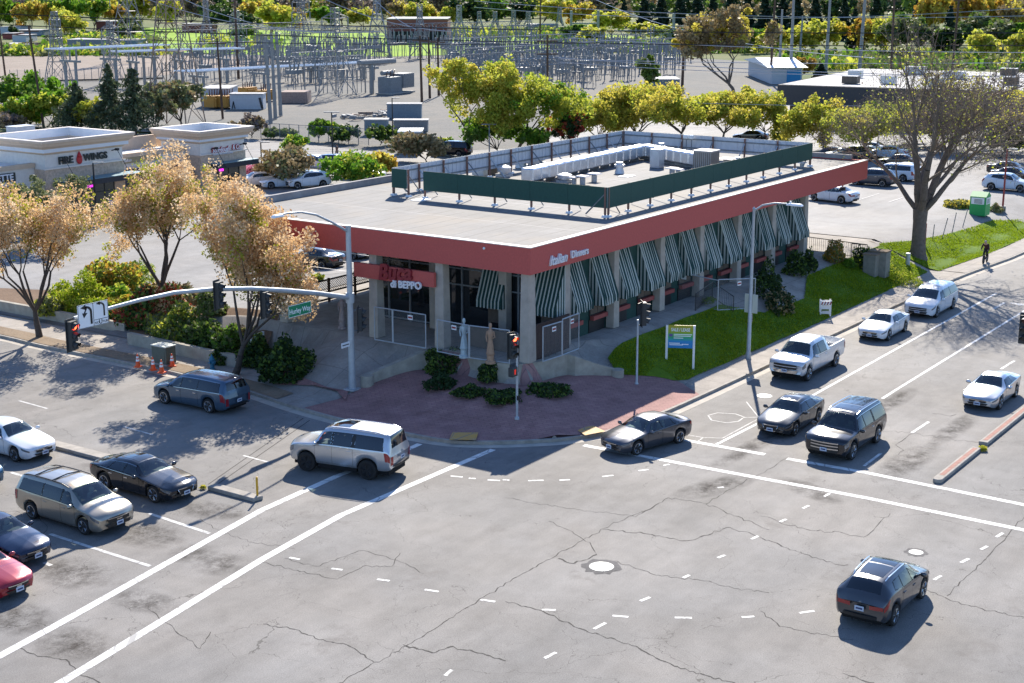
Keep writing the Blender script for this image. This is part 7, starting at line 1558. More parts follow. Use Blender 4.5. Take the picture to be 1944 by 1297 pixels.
for x, y, z, l in ((83.2, 103.6, 5.5, 1), (88.9, 103.6, 5.9, 1), (101.6, 104.3, 4.8, 1), (105.5, 104.3, 4.9, 1)):
    mb = LB(shop); mb.tube([(x, y+.1, z-.1), (x+.1, y-.5, z+.05)], .05, 5); mb.tube([(x+.1, y-.5, z), (x+.6, y-1.3, z-1.9)], .025, 4); mb.box((x+.1, y-.5, z+.03), (.25, .3, .2)); mb.build('sign_lamp', M['black'], shop)
sl_ = Vector(shop.location)
def stext(body, x, y, z, size, m, **k): return text('shop_sign', body, size, tuple(Vector((x, y, z))-sl_), (R(90), 0, 0), m, shop, .05, **k)
stext('FIRE', 83.05, 103.7, 5.15, .86, M['letter_d'], off=.03); stext('WINGS', 85.75, 103.7, 5.2, .80, M['letter_d'], off=.03)
mb = LB(shop); mb.smooth = True; mb.ball((85.28, 103.68, 5.35), (.33, .08, .40), 12, 8); mb.lathe([(.24, 5.55), (.15, 5.8), (.01, 6.1)], (85.28, 103.68, 0), 8); mb.build('flame_emblem', M['flame'], shop)
stext('Sourdough', 101.75, 104.38, 4.35, .62, M['letter_w'], off=.02, sx=.85); stext('& Co', 104.45, 104.38, 4.42, .62, M['letter_w'], off=.02, sx=.8)
stext('Sourdough', 101.75, 104.40, 4.35, .62, M['flame'], off=.06, sx=.85); stext('& Co', 104.45, 104.40, 4.42, .62, M['flame'], off=.06, sx=.8)
stext('SANDWICHES SOUPS SALADS', 101.8, 104.36, 4.08, .22, M['letter_w'], off=.004, sx=.9)
LB(shop).bb(91.0, 96.8, 106.38, 106.45, 4.05, 4.6).build('sign_board', M['gold_sign'], shop); stext('Jalilah Salon', 91.3, 106.36, 4.2, .44, M['letter_w'], shear=.4)
LB(shop).bb(72, 79.6, 105.06, 105.18, 4.0, 4.72).build('sign_board', M['letter_d'], shop); stext('BAGUETTE', 79.35, 105.04, 4.12, .76, M['letter_w'], off=.02, align='RIGHT')
p = G(40, 255, 5.0); t = thing('rooftop_unit', 'pale blue grey air unit on the left shop roof', 'air conditioner', (p[0], p[1], 4.98)); MB().box((0, 0, .45), (2.4, 1.6, .8)).build('housing', M['pale'], t, bevel=.03); MB().box((0, 0, .87), (2.5, 1.7, .05)).build('lid', M['alu'], t)
p = G(148, 257, 6.3); t = MB().box((0, 0, .3), (.7, .5, .9)).build('roof_hatch', M['cornice'], None, (p[0], p[1], 6.26)); tag(t, 'small tan vent box in the roof well of the FIRE WINGS tower', 'roof vent')
# accessible parking post
p = GT(212, 420); t = thing('parking_sign', 'blue parking sign before the FIRE WINGS door', 'sign', p); MB().tube([(0, 0, 0), (0, 0, 1.5)], .03).build('post', M['steel'], t); MB().box((0, -.03, 1.6), (.34, .02, .5)).build('plate', P('sign_blue', (.02, .10, .45), .5), t)
# ================================================================== yard, buildings and lines far behind
def Gf(px, py): return G(px, py, .1)
def gbox(px0, px1, pb, ptop, depth, m, name, label, cat, rz=None, roof=None, group=None, parts=None):
    """building whose long front faces the camera between two ground pixels"""
    a, b = Gf(*((px0, pb) if not hasattr(pb, '__len__') else (px0, pb[0]))), Gf(*((px1, pb) if not hasattr(pb, '__len__') else (px1, pb[1]))); ang = math.atan2(b[1]-a[1], b[0]-a[0]); Ln = math.hypot(b[0]-a[0], b[1]-a[1]); h = Zat(a[0], a[1], ptop)-.1
    t = thing(name, label, cat, a, ang, group); MB().bb(0, Ln, 0, depth, 0, h).build('wall', m, t)
    if roof: MB().bb(-.1, Ln+.1, -.1, depth+.1, h, h+.12+.02*h).build('roof', roof, t)
    return t, Ln, h
M['shed_w'] = P('shed_tan', (.27, .25, .23), .9, var=.12); M['container'] = P('container_blue_grey', (.20, .25, .29), .7, .1, var=.15); M['container2'] = P('container_grey', (.24, .25, .26), .7, .1, var=.2); M['brickwall'] = P('yard_brick', (.30, .22, .18), .9, var=.4, scale=4)
M['orangeq'] = P('yard_orange', (.50, .24, .04), .7, var=.15); M['officed'] = P('dark_office_cladding', (.075, .07, .068), .85, var=.08); M['roofp'] = P('pale_flat_roof', (.36, .355, .35), .8, var=.2, scale=.3); M['redbrick'] = P('dull_red_wall', (.22, .075, .06), .9, var=.2); M['bluep'] = P('bright_blue_wall', (.02, .22, .46), .6, var=.06); M['whiteb'] = P('white_shed_wall', (.46, .49, .52), .7, var=.08); M['rail_red'] = P('dull_red_container', (.28, .06, .045), .7, var=.2); M['bush'] = P('brown_bushing', (.10, .05, .04), .4, var=.1)
# small shed
t, Ln, h = gbox(757, 800, 293, 252, 4.2, M['shed_w'], 'shed', 'small tan block shed with double doors and flat roof in the car park', 'shed', roof=M['membrane'])
mb = MB(); mb.bb(Ln*.25, Ln*.95, -.05, .01, .05, h*.62); mb.build('double_door', M['grey_wall'], t); MB().bb(Ln*.25, Ln*.95, -.12, .01, h*.64, h*.72).build('door_hood', M['black'], t); MB().bb(Ln*.59, Ln*.61, -.07, -.051, .05, h*.62).build('door_gap', M['black'], t)
MB().bb(Ln-.0, Ln+.04, .8, 3.2, .1, h*.75).build('side_panel', M['cab_s'], t)
def corr(t, Ln, h, m):
    mb = MB(); n = int(Ln/.5)
    for i in range(n): mb.bb(i*.5+.1, i*.5+.32, -.05, .0, .1, h-.1)
    mb.build('ribs', m, t)
for px0, px1, pb, tp, m, lb in ((735, 800, 225, 199, 'container', 'blue grey container at the back of the stack behind the car park'), (692, 736, 257, 229, 'container', 'blue grey container nearest the yard fence'), (747, 812, 250, 230, 'container2', 'long grey container between the fence and the shed')):
    t, Ln, h = gbox(px0, px1, pb, tp, 2.2, M[m], 'shipping_container', lb, 'container', roof=M['roofp'], group='containers at the yard edge'); corr(t, Ln, h, M[m])
# junk pile
p = Gf(690, 224); rng_ = random.Random(4); mb = MB()
for i in range(46): mb.box((rng_.uniform(-5, 9), rng_.uniform(-2.5, 2.5), rng_.uniform(.1, .5)), (rng_.uniform(.3, 2.2), rng_.uniform(.2, .6), rng_.uniform(.1, .5)), rng_.uniform(0, 3)); mb.mi = i % 3
o = mb.build('scrap_pile', [M['steel_y'], M['container2'], M['rust']], None, p); tag(o, 'long low heap of scrap metal on the gravel before the containers', 'scrap heap'); o['kind'] = 'stuff'
# transformers
def transformer(px, pb, tp, label, m):
    p = Gf(px, pb); h = Zat(p[0], p[1], tp)-.1; t = thing('transformer', label, 'transformer', p, R(8)); k = h/5
    MB().bb(-2.6*k, 2.2*k, -1.6*k, 1.6*k, .3*k, 3.6*k).build('tank', M['steel_d'], t); mb = MB()
    for i in range(11): mb.bb(2.3*k+i*.42*k, 2.3*k+i*.42*k+.3*k, -1.9*k, 1.6*k, 1.1*k, 4.1*k)
    mb.build('radiator', m, t); mb = MB()
    for i in range(3): mb.tube([(-1.8*k+i*1.5*k, 0, 3.6*k), (-1.9*k+i*1.5*k, -.4*k, 5*k)], [.16*k, .08*k], 6)
    mb.build('bushing', M['bush'], t); MB().lathe([(.5*k, -2*k), (.5*k, 2*k)], (0, .9*k, 4.4*k), 10, 'x').build('oil_tank', m, t); MB().bb(-3*k, 7*k, -2*k, 2*k, 0, .3*k).build('plinth', M['conc'], t)
transformer(742, 178, 133, 'big grey transformer with tall cooling fins in the yard centre', M['steel_y'])
p = Gf(706, 178); h = Zat(p[0], p[1], 113)-.1; t = thing('busbar_support', 'grey beam on a single column left of the big transformer', 'bus support', p); MB().lathe([(.45, 0), (.4, h*.85)], n=10).build('column', M['steel_y'], t, sharp=.6); MB().box((1.6, 0, h*.92), (9.5, 1.2, h*.15), R(-5)).build('beam', M['steel_y'], t, bevel=.2)
for px, pb, tp, lb in ((408, 205, 172, 'orange transformer left of the pair behind the white trailer'), (432, 205, 172, 'orange transformer right of the pair behind the white trailer'), (470, 185, 158, 'yellow orange switch cabinet behind the white trailer'), (505, 192, 162, 'orange transformer partly behind the three steel poles')):
    p = Gf(px, pb); h = Zat(p[0], p[1], tp)-.1; t = thing('transformer', lb, 'transformer', p, R(10), 'orange transformers in the yard'); MB().bb(-1.6, 1.6, -1, 1, .2, h*.72).build('tank', M['orangeq'], t); mb = MB()
    for i in range(5): mb.tube([(-1.3+i*.65, 0, h*.72), (-1.5+i*.75, -.1, h*1.1)], [.13, .07], 5)
    mb.build('bushing', M['bush'], t); mb = MB()
    for i in range(5): mb.bb(-1.5+i*.6, -1.1+i*.6, -1.3, -1.01, .3, h*.6)
    mb.build('radiator', M['orangeq'], t)
t, Ln, h = gbox(383, 436, 203, 170, 8, M['whiteb'], 'control_building', 'white flat roofed control building beside the orange transformers', 'building', roof=M['roofp']); MB().bb(Ln*.5, Ln*.8, -.06, 0, .1, h*.6).build('door', M['black'], t)
t, Ln, h = gbox(437, 500, 208, 180, 3, M['whiteb'], 'trailer', 'white box trailer parked before the orange transformers', 'trailer', roof=M['roofp']); mb = MB()
for x in (Ln*.06, Ln*.15): mb.bar((x, -.06, .1), (x+(.25 if x < Ln*.1 else -.25), -.06, h*.55), .12)
mb.bar((Ln*.9, -.08, h*.8), (Ln*.98, -.08, .1), .3); mb.build('stand', M['black'], t)
t, Ln, h = gbox(534, 584, 196, 175, 5, M['brickwall'], 'brick_enclosure', 'square brown brick enclosure right of the three steel poles', 'wall')
t, Ln, h = gbox(1052, 1118, 220, 194, 6, M['brickwall'], 'brick_enclosure', 'reddish brick enclosure between the tall pole and the yellow trees', 'wall')
t, Ln, h = gbox(1236, 1290, 171, 152, 8, M['container'], 'equipment_building', 'pale blue grey flat box building in the yard before the tan tree', 'building', roof=M['roofp'])
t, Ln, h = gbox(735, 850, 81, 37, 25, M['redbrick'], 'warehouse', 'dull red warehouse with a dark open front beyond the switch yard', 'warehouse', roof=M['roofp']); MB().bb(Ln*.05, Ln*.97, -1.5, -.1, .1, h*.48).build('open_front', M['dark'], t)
mb = MB()
for i in range(14): mb.bb(Ln*.05+Ln*.92*i/13, Ln*.05+Ln*.92*i/13+.4, -1.9, -1.6, 0, h*.5)
mb.build('posts', M['steel_y'], t)
for px0, px1, pb, tp, m, lb in ((183, 256, 58, 41, 'redbrick', 'long dull red building with white roof among the far trees'), (346, 400, 62, 46, 'redbrick', 'dull red shed behind the brown pylon'), (0, 62, 98, 85, 'rail_red', 'dull red railcar row at the left edge beyond the dirt field'), (5, 26, 74, 64, 'rail_red', 'red truck box among the far sheds at the left'), (24, 50, 80, 68, 'whiteb', 'white truck box among the far sheds at the left'), (30, 78, 68, 58, 'container', 'pale long shed at the far left'), (128, 210, 88, 76, 'container2', 'stacked grey pipes and sheds behind the white bus bars'), (215, 262, 86, 77, 'container', 'pale long shed right of the pipe stacks'), (0, 40, 66, 52, 'whiteb', 'white shed far behind at the left edge'), (1000, 1060, 52, 47, 'roofp', 'long pale roof at the far wood edge'), (1870, 1960, 58, 46, 'whiteb', 'white house roofs at the far right among trees')):
    gbox(px0, px1, pb, tp, 12, M[m], 'far_building', lb, 'building', roof=M['roofp'] if m != 'roofp' else M['whiteb'])
# pale blue walled building at the right
t, Ln, h = gbox(1464, 1522, 160, 128, 30, M['whiteb'], 'gabled_building', 'white gabled building with a bright blue wall behind the dark office', 'building'); mb = MB(); mb.recalc = True
mb.add([(-1, -1, h), (Ln+1, -1, h), (Ln+1, 31, h), (-1, 31, h), (-1, 15, h*1.35), (Ln+1, 15, h*1.35)], [(0, 1, 5, 4), (2, 3, 4, 5), (1, 2, 5), (3, 0, 4)]); mb.build('roof', M['membrane'], t); MB().bb(Ln*.5, Ln*.95, -.1, 0, 0, h*.85).build('blue_wall', M['bluep'], t)
# dark office with its number
a, b = onY(1472, 160, 1)[0], 0
pa = G(1473, 236, .15); pb_ = G(1960, 258, .15); ang = math.atan2(pb_[1]-pa[1], pb_[0]-pa[0]); Ln = math.hypot(pb_[0]-pa[0], pb_[1]-pa[1])+60; h = Zat(pa[0], pa[1], 161)-.15; hb = Zat(pa[0], pa[1], 199)-.15
t = thing('office_building', 'long dark office block with a pale flat roof at the right, numbered 2020', 'office building', pa, ang); MB().bb(0, Ln, 0, 45, hb, h).build('fascia', M['officed'], t); MB().bb(1.5, Ln-1, 1.5, 44, 0, hb).build('wall', M['brown'], t); MB().bb(.5, Ln-.5, .5, 44.5, h, h+.05).build('roof', M['roofp'], t)
mb = MB()
for i in range(24): mb.bb(2+i*3.2, 2.5+i*3.2, .9, 1.4, 0, hb)
mb.build('columns', M['officed'], t); mb = MB()
for i in range(22): mb.bb(3+i*3.2, 4.9+i*3.2, 1.42, 1.49, .5, hb-.6)
mb.build('window', M['glass'], t)
q = onX(1882, 203, pa[0]+1); dx = (1882-1473)/F_PX; 
def on_front(px, py):
    d = ray(px, py); nx, ny = -math.sin(ang), math.cos(ang); k = (pa[0]*nx+pa[1]*ny)/(d[0]*nx+d[1]*ny); X, Y, Z = d[0]*k, d[1]*k, CAM_H+d[2]*k; return ((X-pa[0])*math.cos(ang)+(Y-pa[1])*math.sin(ang), Z-.15)
u, v = on_front(1884, 204); text('number_lettering', '2020 H', 1.0, (u, -.05, v), (R(90), 0, 0), M['letter_w'], t, .04, sx=1.15)
for i, (u, vv, s) in enumerate(((9, 6, 2.2), (14, 8, 2.0), (21, 7, 2.4), (30, 14, 2.0), (38, 10, 2.6), (47, 16, 2.2), (55, 9, 2.4), (62, 22, 2.6), (33, 28, 3), (50, 30, 3), (20, 24, 3), (70, 14, 2.5), (74, 30, 3), (6, 20, 2), (12, 34, 3), (26, 36, 2.4), (42, 24, 2), (58, 34, 3), (66, 5, 2), (80, 20, 2.6), (85, 9, 2.2))):
    X = pa[0]+u*math.cos(ang)-vv*math.sin(ang); Y = pa[1]+u*math.sin(ang)+vv*math.cos(ang); o = thing('rooftop_unit', 'pale air unit on the long office roof', 'air conditioner', (X, Y, .15+h+.05), ang, 'air units on the office roof'); MB().bb(-s/2, s/2, -s*.4, s*.4, .1, 1.1).build('housing', M['alu'] if i % 3 else M['brown'], o); MB().bb(-s/2-.05, s/2+.05, -s*.42, s*.42, 1.1, 1.16).build('lid', M['whiteb'], o)
# yard fence, wooden and steel poles
mb = MB(); a, b = Gf(478, 262), Gf(700, 276); n = 12; t = thing('yard_fence', 'chain link fence along the edge of the substation yard', 'fence', a, math.atan2(b[1]-a[1], b[0]-a[0])); W = math.hypot(b[0]-a[0], b[1]-a[1])
for i in range(n+1): mb.tube([(W*i/n, 0, 0), (W*i/n, 0, 2.1)], .05, 5)
mb.build('posts', M['steel_d'], t); MB().tube([(0, 0, 2.05), (W, 0, 2.05)], .03, 4).build('rail', M['steel_d'], t); mb = MB(); mb.quad((0, 0, .05), (W, 0, .05), (W, 0, 2.05), (0, 0, 2.05)); mb.build('mesh_infill', M['link'], t)
a, b = Gf(20, 157), Gf(310, 150); t = thing('yard_fence', 'wire fence crossing the bare dirt field at the left', 'fence', a, math.atan2(b[1]-a[1], b[0]-a[0])); W = math.hypot(b[0]-a[0], b[1]-a[1]); mb = MB()
for i in range(22): mb.tube([(W*i/21, 0, 0), (W*i/21, 0, 2.6)], .06, 4)
mb.build('posts', M['steel_d'], t); mb = MB(); mb.bb(0, W, -.04, .04, 0, .35); mb.build('base_rail', M['brown'], t); mb = MB(); mb.quad((0, 0, .05), (W, 0, .05), (W, 0, 2.5), (0, 0, 2.5)); mb.build('mesh_infill', M['link'], t)
def pole(px, pb, ptx, ptp, r, m, label, arm=0, group=None):
    p = Gf(px, pb); tz = Zat(p[0], p[1], ptp)-.1; s = (ptx-px)/F_PX*dist(p); t = thing('utility_pole', label, 'utility pole', p, 0, group); q = (s*_rt[0], s*_rt[1], tz); MB().tube([(0, 0, 0), q], [r, r*.65], 7).build('pole', m, t)
    if arm: 
        mb = MB()
        for k in range(arm): z = tz-.8-k*1.6; mb.box((q[0]*(z/tz), q[1]*(z/tz), z), (2.6, .14, .16), R(-55))
        mb.build('crossarm', m, t)
    return p, tz
for a in ((11, 150, 4, -5, .22, 'wood_pole', 'wooden pole at the far left edge of the dirt field', 1), (84, 248, 70, 48, .20, 'wood_pole', 'wooden pole leaning behind the leftmost cedar', 2), (423, 226, 419, 72, .19, 'wood_pole', 'dark wooden pole before the white trailer', 1), (801, 196, 799, 68, .24, 'wood_pole', 'wooden pole leftmost of three right of the transformer', 1), (816, 187, 815, 70, .24, 'wood_pole', 'wooden pole in the middle of three right of the transformer', 1), (833, 182, 832, 72, .24, 'wood_pole', 'wooden pole rightmost of three right of the transformer', 1), (1040, 272, 1038, 66, .20, 'wood_pole', 'tall wooden pole standing behind the roof screen', 2),
          (1295, 165, 1297, 45, .3, 'wood_pole', 'wooden pole left of the tall tan tree', 1), (1462, 158, 1465, -10, .3, 'wood_pole', 'wooden pole beside the white gabled building', 2), (1025, 78, 1026, -8, .35, 'wood_pole', 'thin far wooden pole above the switch yard centre', 1), (453, 150, 452, 0, .3, 'wood_pole', 'far wooden pole rising above the left switch yard', 1), (1690, 165, 1688, -6, .3, 'wood_pole', 'wooden pole rising behind the big bare tree, left one', 2), (1806, 150, 1810, -6, .3, 'wood_pole', 'wooden pole rising behind the big bare tree, right one', 2),
          (514, 234, 510, 70, .30, 'steel_y', 'pale steel pole leftmost of three standing at the yard edge', 0), (523, 226, 521, 63, .30, 'steel_y', 'pale steel pole in the middle of three at the yard edge', 0), (533, 220, 531, 60, .30, 'steel_y', 'pale steel pole rightmost of three at the yard edge', 0), (1500, 152, 1500, -10, .4, 'steel_y', 'blue grey steel pole above the white gabled building', 0), (1567, 142, 1569, -10, .4, 'steel_y', 'blue grey steel pole right of the white gabled building', 0), (1630, 150, 1634, -10, .45, 'steel_y', 'thick blue grey steel pole left of the big bare tree', 0), (1479, 140, 1480, 18, .35, 'steel_y', 'shorter blue grey steel pole before the gabled building', 0), (1518, 110, 1520, 30, .35, 'steel_y', 'short lamp topped steel pole far behind the gabled building', 0)):
    pole(a[0], a[1], a[2], a[3], a[4], M[a[5]], a[6], a[7], 'poles round the switch yard')
# lattice towers
def lattice_mesh(H, w0, w1, n, r=.09, arms=(), brace=1):
    mb = MB()
    def wz(z): return (w0+(w1-w0)*min(1, z/(H*.72)))/2
    zs = [0]; 
    while zs[-1] < H-.01: zs.append(min(H, zs[-1]+max(.9, wz(zs[-1])*2*.95)))
    for a, b in zip(zs[:-1], zs[1:]):
        A = [(sx*wz(a), sy*wz(a), a) for sx, sy in ((-1, -1), (1, -1), (1, 1), (-1, 1))]; B_ = [(sx*wz(b), sy*wz(b), b) for sx, sy in ((-1, -1), (1, -1), (1, 1), (-1, 1))]
        for i in range(4):
            j = (i+1) % 4; mb.tube([A[i], B_[i]], r, 4, False); mb.tube([A[i], B_[j]], r*.6, 3, False); mb.tube([A[j], B_[i]], r*.6, 3, False); mb.tube([B_[i], B_[j]], r*.6, 3, False)
    m2 = MB()
    for z, l in arms:
        for s in (-1, 1):
            tip = (s*l, 0, z+.2)
            for sy in (-1, 1):
                m2.tube([(s*wz(z), sy*wz(z), z), tip], r*.7, 4, False); m2.tube([(s*wz(z+l*.3), sy*wz(z+l*.3), z+l*.3), tip], r*.6, 3, False)
            m2.tube([tip, (tip[0], 0, z-1.6)], .13, 5)
    return mb, m2
def ltower(px, pb, ptp, w0, label, m, arms=True, rz=0, r=.09, w1=None):
    p = Gf(px, pb); H = Zat(p[0], p[1], ptp)-.1; t = thing('pylon', label, 'pylon', p, rz, 'lattice pylons over the switch yard'); mb, m2 = lattice_mesh(H, w0, w1 or w0*.22, 0, r, ((H*.62, w0*.8), (H*.75, w0*.75), (H*.88, w0*.7)) if arms else ()); mb.build('frame', m, t)
    if arms: m2.build('crossarm', m, t)
ltower(335, 240, -190, 6.2, 'tall rusty brown pylon rising out of frame behind the sandwich shop', M['rust'], True, R(20), .10, 1.6)
for px, pb, tp, w_, lb in ((248, 118, -75, 8, 'grey pylon at the left beyond the white bus bars'), (112, 158, 22, 4.5, 'slim grey pylon in the dirt field at the left'), (215, 160, 40, 4, 'slim grey lattice mast left of the brown pylon'), (395, 110, 0, 5, 'grey pylon right of the brown pylon top'), (452, 100, 20, 5, 'far grey pylon behind the switch yard left part'), (575, 132, -12, 6, 'grey pylon left of the yard centre'), (640, 182, 15, 5, 'grey lattice tower before the meadow in the yard centre'), (718, 120, -30, 7, 'tall grey pylon before the dull red warehouse'), (798, 110, 8, 6, 'grey pylon at the right end of the warehouse'), (872, 96, 10, 6, 'grey pylon right of the warehouse'), (910, 78, 22, 5, 'small far pylon first right of the warehouse'), (940, 76, 22, 5, 'small far pylon second right of the warehouse'), (975, 74, 20, 5, 'small far pylon third right of the warehouse'), (1003, 74, 22, 5, 'small far pylon fourth right of the warehouse'), (1062, 74, 16, 5, 'small far pylon by the pale H frame')):
    ltower(px, pb, tp, w_, lb, M['steel_y'] if pb > 90 else M['steel_d'], pb > 95, R(px % 40), .10 if pb > 120 else .13)
# gantries: lattice columns carrying a lattice beam
def gantry(px0, py0, px1, py1, tp, label, m, cols=4):
    a, b = Gf(px0, py0), Gf(px1, py1); h = Zat(a[0], a[1], tp)-.1; W = math.hypot(b[0]-a[0], b[1]-a[1]); t = thing('gantry', label, 'gantry', a, math.atan2(b[1]-a[1], b[0]-a[0]), 'lattice gantries of the switch yard'); k = .5
    for i in range(cols):
        mb = MB(); x = W*i/(cols-1); n = max(3, int(h/1.6))
        for sx, sy in ((-k, -k), (k, -k), (k, k), (-k, k)): mb.tube([(x+sx, sy, 0), (x+sx*.7, sy*.7, h)], .08, 4, False)
        for j in range(n):
            z0, z1 = h*j/n, h*(j+1)/n
            for (p, q) in (((-k, -k), (k, -k)), ((k, -k), (k, k)), ((k, k), (-k, k)), ((-k, k), (-k, -k))): mb.tube([(x+p[0], p[1], z0), (x+q[0], q[1], z1)], .05, 3, False)
        mb.build('column', m, t)
    mb = MB(); n = max(4, int(W/1.5)); kb = .65
    for sy, sz in ((-kb, 0), (kb, 0), (-kb, 1.2), (kb, 1.2)): mb.tube([(0, sy, h+sz), (W, sy, h+sz)], .07, 4, False)
    for i in range(n):
        x0, x1 = W*i/n, W*(i+1)/n
        for sy in (-kb, kb): mb.tube([(x0, sy, h+(i % 2)*1.2), (x1, sy, h+((i+1) % 2)*1.2)], .05, 3, False)
        mb.tube([(x0, -kb, h+1.2), (x1, kb, h+1.2)], .05, 3, False)
    for i in range(cols*3): x = W*(i+.5)/(cols*3); mb.tube([(x, 0, h), (x, 0, h-1.8)], .13, 5)
    mb.build('beam', m, t)
for a in ((345, 122, 620, 108, 58, 'long far lattice gantry left of the meadow', 'steel_y', 5), (500, 130, 740, 118, 66, 'long lattice gantry before the meadow', 'steel_y', 5), (740, 115, 1010, 104, 55, 'long lattice gantry before the warehouse', 'steel_y', 6), (330, 150, 480, 142, 95, 'low lattice gantry behind the white trailer', 'steel_d', 4), (560, 160, 690, 150, 112, 'low lattice gantry left of the transformer', 'steel_d', 4), (850, 135, 1090, 120, 84, 'lattice gantry right of the three wooden poles', 'steel_d', 6), (880, 160, 1120, 142, 104, 'dense lattice gantry behind the yellow green pair', 'steel_d', 6), (1100, 130, 1290, 118, 90, 'lattice gantry right of the tall wooden pole', 'steel_y', 5), (1080, 98, 1330, 92, 68, 'far lattice gantry before the green brush', 'steel_d', 5), (930, 185, 1080, 176, 128, 'nearest lattice gantry right of the yellow green pair', 'steel_y', 5)):
    gantry(*a[:5], a[5], M[a[6]], a[7])
# tubular bus bars on T supports
def bus(px0, py0, px1, py1, tp0, n, label):
    a, b = Gf(px0, py0), Gf(px1, py1); h = Zat(a[0], a[1], tp0)-.1; W = math.hypot(b[0]-a[0], b[1]-a[1]); t = thing('busbar_support', label, 'bus support', a, math.atan2(b[1]-a[1], b[0]-a[0]), 'tubular bus bars of the switch yard'); mb = MB()
    for s in (-2, 0, 2): mb.tube([(-4, s, h), (W+4, s, h)], .16, 6)
    mb.build('busbar', M['sign_white'], t)
    for i in range(n):
        mb = MB(); x = W*i/(n-1); hb = h-h*.30; mb.tube([(x, -1.6, 0), (x, -1.6, hb)], .3, 7); mb.tube([(x, 1.6, 0), (x, 1.6, hb)], .3, 7); mb.box((x, 0, hb), (.5, 6, .4))
        for s in (-2, 0, 2): mb.tube([(x, s, hb), (x, s, h)], .17, 6)
        mb.build('column', M['steel_y'], t)
bus(137, 172, 285, 162, 92, 3, 'white bus bars on grey frames left of the brown pylon'); bus(255, 165, 425, 158, 97, 3, 'white bus bars on grey frames across the brown pylon'); bus(378, 172, 700, 152, 134, 4, 'long white bus bars behind the three steel poles')
# switch gear: posts with insulators
def gear_mesh(k):
    mb = MB()
    if k == 0:
        for s in (-1.2, 0, 1.2): mb.tube([(s, 0, 2.4), (s, 0, 4.2)], .17, 5); mb.tube([(s, 0, 0), (s, 0, 2.4)], .09, 4)
        mb.box((0, 0, 2.4), (3.2, .25, .2)); mb.tube([(-1.2, 0, 4.2), (-.2, 0, 5.3)], .06, 4); return mb
    if k == 1:
        for sx in (-.9, .9):
            for sy in (-.6, .6): mb.tube([(sx, sy, 0), (sx*.8, sy*.8, 3)], .07, 4)
        mb.box((0, 0, 3.1), (2.2, 1.5, .6)); 
        for s in (-.8, 0, .8): mb.tube([(s, 0, 3.4), (s*1.5, -.2, 5.2)], [.16, .1], 5)
        return mb
    mb.tube([(0, 0, 0), (0, 0, 6.5)], .13, 5); mb.box((0, 0, 5.2), (2.4, .16, .16)); 
    for s in (-1.1, 0, 1.1): mb.tube([(s, 0, 5.2), (s, 0, 6.2)], .12, 5)
    return mb
gm = [[gear_mesh(k).mesh('switchgear', M[m]) for m in ('steel_y', 'steel_d')] for k in range(3)]
rg = random.Random(12); cnt = 0
for row, (py, x0, x1, st) in enumerate(((176, 560, 700, 24), (166, 860, 1130, 17), (156, 300, 660, 22), (152, 850, 1200, 15), (144, 470, 700, 18), (140, 850, 1290, 15), (132, 360, 720, 17), (128, 860, 1290, 14), (121, 420, 740, 15), (116, 840, 1320, 14), (110, 560, 1330, 18))):
    x = x0
    while x < x1 and cnt < 298:
        px, pyy = x+rg.uniform(-4, 4), py+rg.uniform(-2.5, 2.5); p = Gf(px, pyy); k = rg.choice((0, 0, 1, 2)); o = put('switchgear', gm[k][rg.random() < .45], None, p); o.rotation_euler = (0, 0, R(rg.choice((0, 90, 8, 95)))); s = rg.uniform(.85, 1.25)*(1.0 if py > 130 else 1.15); o.scale = (s, s, s)
        tag(o, ('grey switch frame with three insulators in the substation yard', 'grey breaker box on legs in the substation yard', 'grey insulator mast in the substation yard')[k], 'switchgear', ('three insulator switch frames', 'breaker boxes on legs', 'insulator masts')[k]); cnt += 1; x += st*.80
# H frames on the right
for px, pb, tp, lb in ((1084, 78, 20, 'pale H frame mast before the yellow green wood'), (1278, 82, 26, 'pale H frame mast left of the tan tree')):
    p = Gf(px, pb); h = Zat(p[0], p[1], tp)-.1; w_ = 50/F_PX*dist(p); t = thing('h_frame', lb, 'utility pole', p, YAW-R(90)); mb = MB(); mb.tube([(0, 0, 0), (0, 0, h)], .5, 6); mb.tube([(w_, 0, 0), (w_, 0, h)], .5, 6); mb.build('leg', M['steel_y'], t); MB().box((w_/2, 0, h*.58), (w_, .5, .5)).build('beam', M['steel_y'], t)
